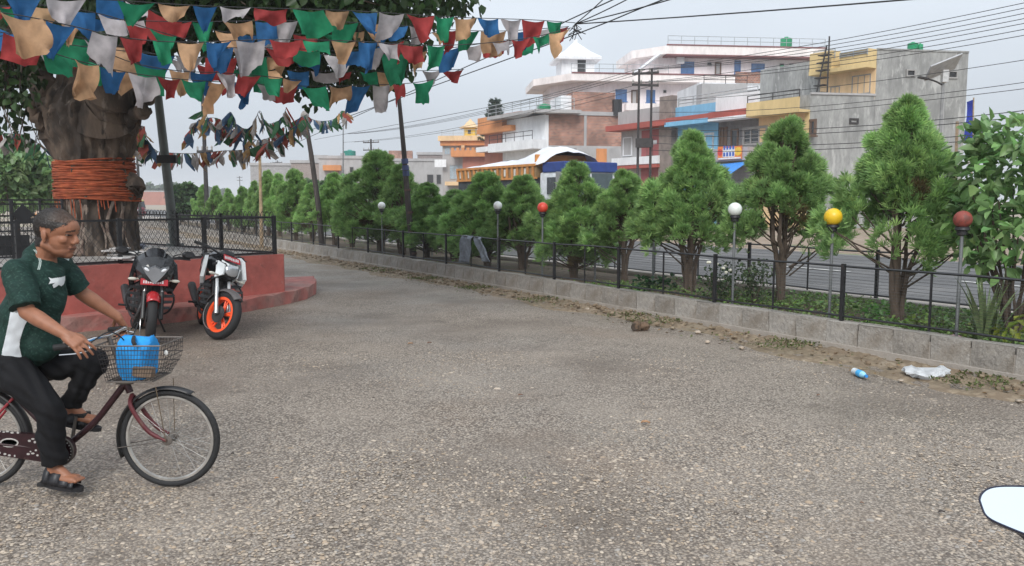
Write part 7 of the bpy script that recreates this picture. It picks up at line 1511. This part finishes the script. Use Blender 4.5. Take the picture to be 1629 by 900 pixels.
# plastic bottle
p = gnd(1368, 594, .045); d = (gnd(1386, 599, .045) - gnd(1350, 584, .045)).normalized(); Rb = d.to_track_quat('Z', 'Y').to_matrix(); o = thing('plastic_bottle', 'crushed clear plastic bottle with blue label lying on the verge', 'bottle', p)
m = MB(); m.lathe([(.026, -.115), (.033, -.108), (.030, -.095), (.034, -.08), (.030, -.065), (.034, -.05), (.033, -.03)], p, 18, Rb); m.build('base_part', mat('clear_plastic', (.62, .68, .72), .15, spec=.7), o, True); m = MB(); m.lathe([(.0335, -.03), (.0345, -.02), (.0345, .035), (.033, .045)], p, 18, Rb); m.build('label_band', mat('bottle_blue', (.05, .40, .78), .35), o, True); m = MB(); m.lathe([(.033, .045), (.031, .06), (.016, .095), (.0125, .10), (.0125, .115)], p, 18, Rb); m.build('neck', mat('blue_tint_plastic', (.30, .60, .78), .15), o, True); m = MB(); m.lathe([(.015, .105), (.015, .125)], p, 14, Rb); m.build('cap', mat('cap_blue', (.03, .25, .65), .4), o, True)
# plastic bag
p = gnd(1472, 603); o = thing('plastic_bag', 'crumpled translucent white plastic bag on the verge', 'bag', p); V = []; F = []; n, mm_ = 26, 9
for j in range(mm_ + 1):
    t = j / mm_
    for k in range(n): a = 2 * math.pi * k / n; r = (.165 * math.sin(math.pi * (.08 + .72 * t)) + .02) * (1 + .07 * math.sin(3 * a + 1) + .07 * math.sin(7 * a + 5 * t) + rr.gauss(0, .04)); V.append(p + Vector((r * math.cos(a) * 1.15, r * math.sin(a) * .75, .008 + .095 * t ** .8 * (1 + .25 * math.sin(2 * a + 2) + .1 * math.sin(5 * a)) + rr.gauss(0, .006))))
for j in range(mm_):
    for k in range(n): l = (k + 1) % n; F.append((j * n + k, j * n + l, (j + 1) * n + l, (j + 1) * n + k))
F.append(tuple(mm_ * n + k for k in range(n))); MB().add(V, F).build('film', cloth('thin_white_plastic', (.82, .84, .86), .4), o)
MB().box(p + Vector((-.02, -.02, .06)), (.10, .05, .02), RZ(.4), .006).build('dark_wrapper', mat('dark_wrapper', (.08, .08, .085), .4), o)
# coconut shell
p = gnd(1018, 519, .06); o = thing('coconut_shell', 'brown broken coconut husk lying by the verge', 'husk', p); HUSK = mat('coconut_husk', (.13, .085, .055), .95, bump=.8, bscale=40, var=.4, scale=14)
m = MB(); rock(m, p + Vector((-.045, -.02, .0)), .068, rr, 12, 9, .95); m.build('half_shell', HUSK, o, True); m = MB(); rock(m, p + Vector((.055, .02, .0)), .072, rr, 12, 9, .9); m.build('half_shell', HUSK, o, True); MB().lathe([(.052, 0), (.046, .006)], p + Vector((-.075, -.065, .0)), 14, Vector((-.3, -1, .1)).to_track_quat('Z', 'Y').to_matrix()).build('hollow', mat('husk_inside', (.05, .035, .025), .9), o)
# pale stones and rubble along the verge: the larger ones each a thing
STN = mat('pale_stone', (.40, .33, .26), .9, var=.3, scale=14, bump=.6, bscale=30, rnd=.25); BRK = mat('brick_rubble', (.33, .20, .13), .9, var=.3, scale=10, bump=.6, bscale=25, rnd=.2)
spots = [(935, 492, 12, 'pale flat stone near the left weeds of the verge'), (1110, 528, 9, 'rounded stone on the verge right of the coconut husk'), (1125, 543, 8, 'small pale stone below the rounded verge stone'), (1180, 553, 8, 'orange-tinted pebble in the middle of the verge'), (1260, 546, 10, 'pale stone against the block wall foot'), (1210, 549, 6, 'tiny light stone in the verge grass'), (1620, 637, 9, 'reddish stone at the right edge of the verge'), (1433, 605, 8, 'brown stone between the bottle and the plastic bag')]
for px, py, s, lab in spots: p = gnd(px, py, .03); m = MB(); rock(m, p, s * .9 / FPX * p.y * .62, rr, 9, 6, .55); tag(m.build('stone', STN, None, True, loc=p), lab, 'stone', 'loose stones on the verge')
for k, (px, py, s) in enumerate(((518, 410, 12), (530, 406, 14), (542, 411, 11), (556, 414, 9), (576, 415, 9), (505, 404, 10), (535, 402, 8))):
    p = gnd(px, py, .05); r = s / FPX * p.y * .55; m = MB(); m.box(p, (r * 1.9, r * 1.1, r * .8), RZ(rr.uniform(0, 3)) @ Matrix.Rotation(rr.uniform(-.3, .3), 3, 'X'), r * .12)
    tag(m.build('rubble_piece', BRK if k % 2 else STN, None, False, loc=p), {505: 'leftmost', 518: 'second from left', 530: 'middle front', 535: 'rear topmost', 542: 'third from right', 556: 'second from right', 576: 'rightmost'}[px] + ' piece of rubble at the foot of the slanted flag pole', 'rubble', 'rubble by the slanted pole')
# loose soil clods along the wall: uncountable
m = MB()
for k in range(900):
    t = rr.uniform(-3, 30) if k % 3 else rr.uniform(4, 22); off = -rr.random() ** 1.5 * .6 - .02; rock(m, along(t, off, .03 + .03 * rr.random()), rr.uniform(.012, .045), rr, 6, 4, .6)
tag(m.build('soil_clods', DIRT), 'loose clods of sandy soil along the block wall', 'soil', kind='stuff')
rs = np.random.default_rng(19); n = 1500; tt = rs.uniform(-3, 26, n); oo = -.02 - .9 * rs.uniform(0, 1, n) ** 1.6; P = np.array([along(a, b, .035) for a, b in zip(tt, oo)]); D = unit(np.stack([rs.normal(0, 1, n), rs.normal(0, 1, n), rs.normal(0, .12, n)], 1)); Nv = rs.normal(0, .25, (n, 3)) + np.array([0, 0, 1.]); Nv = unit(Nv - D * (Nv * D).sum(1)[:, None]); pl_ = np.array([[.30, .19, .10], [.19, .12, .07], [.40, .29, .17], [.10, .07, .045], [.14, .16, .06]])
V, F, C = leaves(P, D, Nv, rs.uniform(.02, .055, n), pl_[rs.choice(5, n)] * rs.uniform(.8, 1.2, (n, 1)), rs, asp=.33)
tag(link('leaf_litter', npmesh('leaf_litter', V, F, C), BLEAF), 'dry leaf litter and scraps strewn along the verge', 'leaf litter', kind='stuff')
# pebbles standing out of the paving: uncountable
rs = np.random.default_rng(9); n = 52000; Y = 1.9 + 7.0 * rs.uniform(0, 1, n) ** 1.5; X = (rs.uniform(-.72, .72, n)) * Y; r = rs.gamma(4, .0014, n) + .0025
k = (X * WN.x + Y * WN.y) < (P0.dot(WN) - .75); X, Y, r = X[k], Y[k], r[k]; n = len(X)
base = np.array([[math.cos(a) * (.55 if q else 1), math.sin(a) * (.55 if q else 1), .34 if q else 0] for q in (0, 1) for a in [math.pi * 2 * i / 6 for i in range(6)]]); a = rs.uniform(0, 6.28, n); sx, sy = rs.uniform(.8, 1.5, n) * r, rs.uniform(.6, 1.1, n) * r
jit = 1 + rs.normal(0, .16, (n, 12, 1)); bx = base[None] * jit; x_ = bx[..., 0] * sx[:, None]; y_ = bx[..., 1] * sy[:, None]; z_ = bx[..., 2] * r[:, None] * 1.1
V = np.stack([X[:, None] + x_ * np.cos(a)[:, None] - y_ * np.sin(a)[:, None], Y[:, None] + x_ * np.sin(a)[:, None] + y_ * np.cos(a)[:, None], .0035 + z_ + rs.normal(0, .0006, (n, 1))], 2).reshape(-1, 3)
b = (np.arange(n) * 12)[:, None]; F = np.concatenate([b + np.array([[i, (i + 1) % 6, 6 + (i + 1) % 6, 6 + i]]) for i in range(6)] + [b + np.array([[6, 7, 8, 9]]), b + np.array([[9, 10, 11, 6]])])
pal = np.array([[.43, .355, .28], [.35, .287, .222], [.20, .16, .125], [.48, .405, .32], [.385, .295, .21], [.31, .28, .25], [.12, .096, .078]]); pc = .93 * pal[rs.choice(7, n, p=[.24, .24, .14, .1, .13, .1, .05])] * rs.uniform(.8, 1.2, (n, 1))
tag(link('pebbles', npmesh('pebbles', V, F, np.repeat(pc, 12, 0)), mat('pebble', (.3, .26, .22), .62, attr=True, var=.12, scale=60)), 'small stones standing out of the worn aggregate paving', 'pebbles', kind='stuff')
# fallen leaves and scraps on the plaza
LEAFM = [mat('dry_leaf_tan', (.42, .24, .13), .8, var=.25, scale=30), mat('dry_leaf_brown', (.20, .11, .07), .8, var=.25, scale=30), mat('dry_leaf_dark', (.05, .04, .035), .8), mat('green_fallen_leaf', (.12, .16, .05), .7)]
LV = [(653, 547, 9, 0, 'tan dry leaf on the plaza below the two flag poles'), (683, 546, 8, 1, 'brown dry leaf just right of a tan one on the plaza'), (828, 629, 9, 1, 'brown curled leaf alone in the middle of the plaza'), (1027, 673, 16, 0, 'large tan dry leaf on the right middle of the plaza'), (792, 797, 7, 2, 'small dark leaf at the lower middle of the plaza'), (594, 633, 5, 2, 'tiny dark scrap on the plaza left of the centre'), (440, 761, 8, 0, 'orange-tan leaf on the plaza right of the front wheel'), (1302, 629, 7, 1, 'brown scrap on the plaza in front of the bottle'), (1498, 815, 12, 2, 'dark oval leaf left of the wing mirror'), (1371, 800, 7, 1, 'brown leaf left of the dark oval leaf'), (370, 722, 8, 2, 'dark scrap touching the front tyre of the bicycle'), (968, 492, 8, 0, 'tan leaf beside the low weeds of the verge'), (1560, 862, 9, 0, 'orange leaf below the wing mirror'), (1165, 555, 6, 3, 'green fallen leaf at the edge of the verge'), (868, 838, 6, 1, 'brown leaf near the bottom edge of the plaza'), (835, 760, 5, 3, 'small green leaf low on the plaza')]
for px, py, s, mi, lab in LV:
    p = gnd(px, py, .016); L0 = s / FPX * p.y * .95; a = rr.uniform(-.5, .5); V = []; F = []; hr = RZ(a)
    for i in range(7):
        t = i / 6; w_ = .36 * math.sin(math.pi * min(1, t * 1.02)) ** .8 * (1.15 - .5 * t); z = .10 * math.sin(t * 3) + rr.gauss(0, .02)
        for j in (-1, 0, 1): V.append(p + hr @ Vector(((t - .5) * L0, j * w_ * L0, (z + .16 * abs(j)) * L0)))
    for i in range(6):
        for j in range(2): q = i * 3 + j; F.append((q, q + 1, q + 4, q + 3))
    ob = MB().add(V, F).build('fallen_leaf', LEAFM[mi], None, True, loc=p); sm_ = ob.modifiers.new('s', 'SOLIDIFY'); sm_.thickness = .002; tag(ob, lab, 'leaf', 'fallen leaves on the plaza')
# trousers hung over the near fence, pink rag in the strip
tt = tpx(752, .09); o = thing('hung_trousers', 'faded grey-blue trousers hung over the near black fence', 'trousers', along(tt, .09, .95)); JN = mat('faded_denim', (.17, .19, .22), .85, var=.3, scale=14)
def legcloth(t0, t1, z1, sl, nm):
    V = []; F = []; nI, nJ = 8, 9
    for j in range(nJ + 1):
        v = j / nJ
        for i in range(nI + 1): u_ = i / nI; V.append(along(t0 + (t1 - t0) * u_ + sl * v, .055 - .02 * math.sin(u_ * 7 + v) - .012 * math.sin(v * 9 + u_ * 5) + (.05 if j == 0 else 0), .975 - (.975 - z1) * v))
    for j in range(nJ):
        for i in range(nI): a = j * (nI + 1) + i; F.append((a, a + 1, a + nI + 2, a + nI + 1))
    ob = MB().add(V, F).build(nm, JN, o, True); sm_ = ob.modifiers.new('s', 'SOLIDIFY'); sm_.thickness = .012
legcloth(tt - .02, tt + .42, .42, .05, 'leg'); legcloth(tt - .35, tt - .06, .50, -.42, 'leg')
p = along(tpx(1530, .3), .3, .27); m = MB(); rock(m, p, .10, rr, 16, 10, .5); rock(m, p + Vector((.07, .02, -.01)), .07, rr, 14, 8, .5); tag(m.build('pink_rag', mat('pink_cloth', (.42, .26, .30), .85, var=.4, scale=18, bump=.6, bscale=20), None, True, loc=p), 'pink crumpled rag at the foot of the blade plant', 'rag')
# old papers and cloths lying on the platform
for k, (px, py, colr, lab) in enumerate(((195, 404, (.45, .43, .42), 'grey folded cloth on the platform right of the trunk'), (205, 395, (.25, .26, .32), 'bluish cloth heap on the platform by the trunk'), (212, 412, (.62, .61, .6), 'white paper bundle at the platform fence'), (240, 404, (.38, .35, .33), 'dull cloth heap behind the black motorcycle'))):
    p = gnd(px, py, PH + .05); m = MB()
    for q in range(4): m.box(p + Vector((rr.gauss(0, .1), rr.gauss(0, .08), .03 * q)), (rr.uniform(.25, .45), rr.uniform(.18, .3), .025), RZ(rr.uniform(-.4, .4)), .008)
    tag(m.build('cloth_heap', mat('heap_%d' % k, colr, .85, var=.3, scale=8), None, False, loc=p), lab, 'cloth', 'offerings heaped on the platform')
# far trees
def far_tree(px, py_top, py_base, wpx, Y, colr, label, seed, per=60, size=.32):
    p = at(px, 318, Y); p.z = 0; top = at(px, py_top, Y).z; hw = wpx / 2 / FPX * Y; rq = random.Random(seed); cs = []; rd = []; lo_ = max(.8, at(px, py_base, Y).z)
    for k in range(46): a = rq.uniform(0, 6.28); z = rq.uniform(0, 1); q = rq.uniform(.2, 1) ** .5 * hw * math.sin(math.pi * (.12 + .8 * z)) ** .6; cs.append((q * math.cos(a), q * math.sin(a), lo_ + (top - lo_) * z * .93)); rd.append(hw * rq.uniform(.2, .34))
    o = thing('broadleaf_tree', label, 'tree', p, 'far leafy trees'); V, F, C = leaf_cloud(cs, rd, per * (.5 / (hw * .27)) ** 2, size, colr, seed, .4, .42, .3); link('crown', npmesh('crown', V, F, C), BLEAF, o)
    m = MB(); m.tube([(0, 0, -.1), (0, 0, lo_ + (top - lo_) * .5)], [hw * .09, hw * .05], 8)
    for c in cs[::4]: m.tube([Vector((0, 0, lo_ * .8)), Vector(c) * .6 + Z * .1, Vector(c)], [hw * .04, hw * .025, hw * .01], 5)
    m.build('trunk', BARK, o, True, local=True)
far_tree(20, 238, 315, 130, 30, (.23, .35, .15), 'pale leafy tree behind the gate at the far left', 1, 70, .26)
far_tree(80, 285, 322, 90, 48, (.18, .28, .13), 'lower leafy tree between the pale one and the trunk', 2, 70, .3)
far_tree(296, 296, 345, 46, 55, (.07, .13, .05), 'dark round tree right of the steel pole', 3, 80, .3)
far_tree(-60, 225, 318, 160, 34, (.19, .31, .12), 'leafy tree half cut by the left edge behind the gate', 4, 60, .3)
for i, (px, t_, w_, Y) in enumerate(((250, 300, 60, 120), (225, 306, 50, 150), (285, 300, 50, 110), (180, 298, 60, 110), (130, 296, 80, 120), (60, 300, 90, 110), (10, 298, 90, 130), (330, 304, 60, 160))): far_tree(px, t_, 322, w_, Y * 2.6, (.07, .115, .06), ['hazy far tree right behind the dark three-wheeler', 'hazy low tree beside the far red roof', 'hazy far tree left of the dark round one', 'hazy tree just right of the trunk', 'hazy tree hidden behind the trunk', 'hazy tree behind the white three-wheeler', 'hazy tree at the far left behind the pale one', 'hazy tree beyond the end of the thuja row'][i], 30 + i, 60, 2.0)
far_tree(540, 287, 318, 60, 62, (.12, .20, .09), 'pale green bushy tree before the orange-eaved house', 41, 60, .4); far_tree(500, 292, 318, 44, 66, (.11, .19, .08), 'pale green tree left of the bushy pale one', 42, 60, .4)
# araucaria behind the terracotta house
A0_ = hz(787, 159, 13.5); p = Vector((A0_.x, A0_.y, 0)); o = thing('araucaria_tree', 'dark tiered conifer standing behind the terracotta house', 'tree', p); m = MB(); m.tube([(0, 0, 0), (0, 0, 13.4)], [.22, .04], 8); rq = random.Random(5); tips = []
for k in range(9):
    z = 8.6 + .55 * k; L_ = 1.7 * (1 - k / 10) + .2
    for q in range(6): a = q * 1.047 + k * .5; e = Vector((math.cos(a) * L_, math.sin(a) * L_, z + .35)); m.tube([(0, 0, z), (e.x * .5, e.y * .5, z - .0), e], [.05, .035, .02], 5); tips += [Vector((0, 0, z)).lerp(e, f) for f in (.35, .55, .75, .9, 1.0)]
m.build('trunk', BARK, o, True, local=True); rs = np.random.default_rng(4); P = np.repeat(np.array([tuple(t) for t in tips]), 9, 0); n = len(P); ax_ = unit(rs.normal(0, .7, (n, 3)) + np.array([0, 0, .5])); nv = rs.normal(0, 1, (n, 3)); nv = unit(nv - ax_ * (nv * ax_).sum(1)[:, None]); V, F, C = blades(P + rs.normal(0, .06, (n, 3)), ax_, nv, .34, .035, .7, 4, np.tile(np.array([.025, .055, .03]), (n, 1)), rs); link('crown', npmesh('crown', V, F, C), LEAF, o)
# palm behind the banner
p = Vector((at(1556, 250, 52).x, 52, 0)); o = thing('palm_tree', 'thin ragged palm just right of the tall banner', 'tree', p); zt = at(1556, 200, 52).z; m = MB(); m.tube([(0, 0, 0), (0, 0, zt)], [.14, .09], 8); m.build('trunk', BARK, o, True, local=True); rq = random.Random(3); V = []; F = []
for k in range(26):
    a = rq.uniform(0, 6.28); z = zt * rq.uniform(.6, 1.0); L_ = rq.uniform(.5, 1.0); d = Vector((math.cos(a), math.sin(a), 0)); s_ = Vector((-d.y, d.x, 0)) * .07; b0 = Vector((0, 0, z)); q = len(V); V += [b0 - s_ * .3, b0 + s_ * .3, b0 + d * L_ * .6 + s_ + Z * .1, b0 + d * L_ * .6 - s_ + Z * .1, b0 + d * L_ - Z * .35]; F += [(q, q + 1, q + 2, q + 3), (q + 3, q + 2, q + 4)]
me = bpy.data.meshes.new('crown'); me.from_pydata([tuple(v) for v in V], [], F); link('crown', me, mat('palm_frond', (.06, .07, .045), .7), o)
# haze: one closed box of thin even air round everything
m = MB(); m.box((0, 620, 11.5), (1420, 1380, 27)); hzo = m.build('haze', None); vm_ = bpy.data.materials.new('thin_haze'); vm_.use_nodes = True; nt = vm_.node_tree; nt.nodes.remove(nt.nodes['Principled BSDF']); pv = nt.nodes.new('ShaderNodeVolumePrincipled'); pv.inputs['Color'].default_value = (.93, .95, 1, 1); pv.inputs['Density'].default_value = .0008; pv.inputs['Anisotropy'].default_value = .2; nt.links.new(pv.outputs[0], nt.nodes['Material Output'].inputs['Volume']); hzo.data.materials.append(vm_); tag(hzo, 'thin pale haze of the humid air over the whole place', 'haze', kind='stuff')
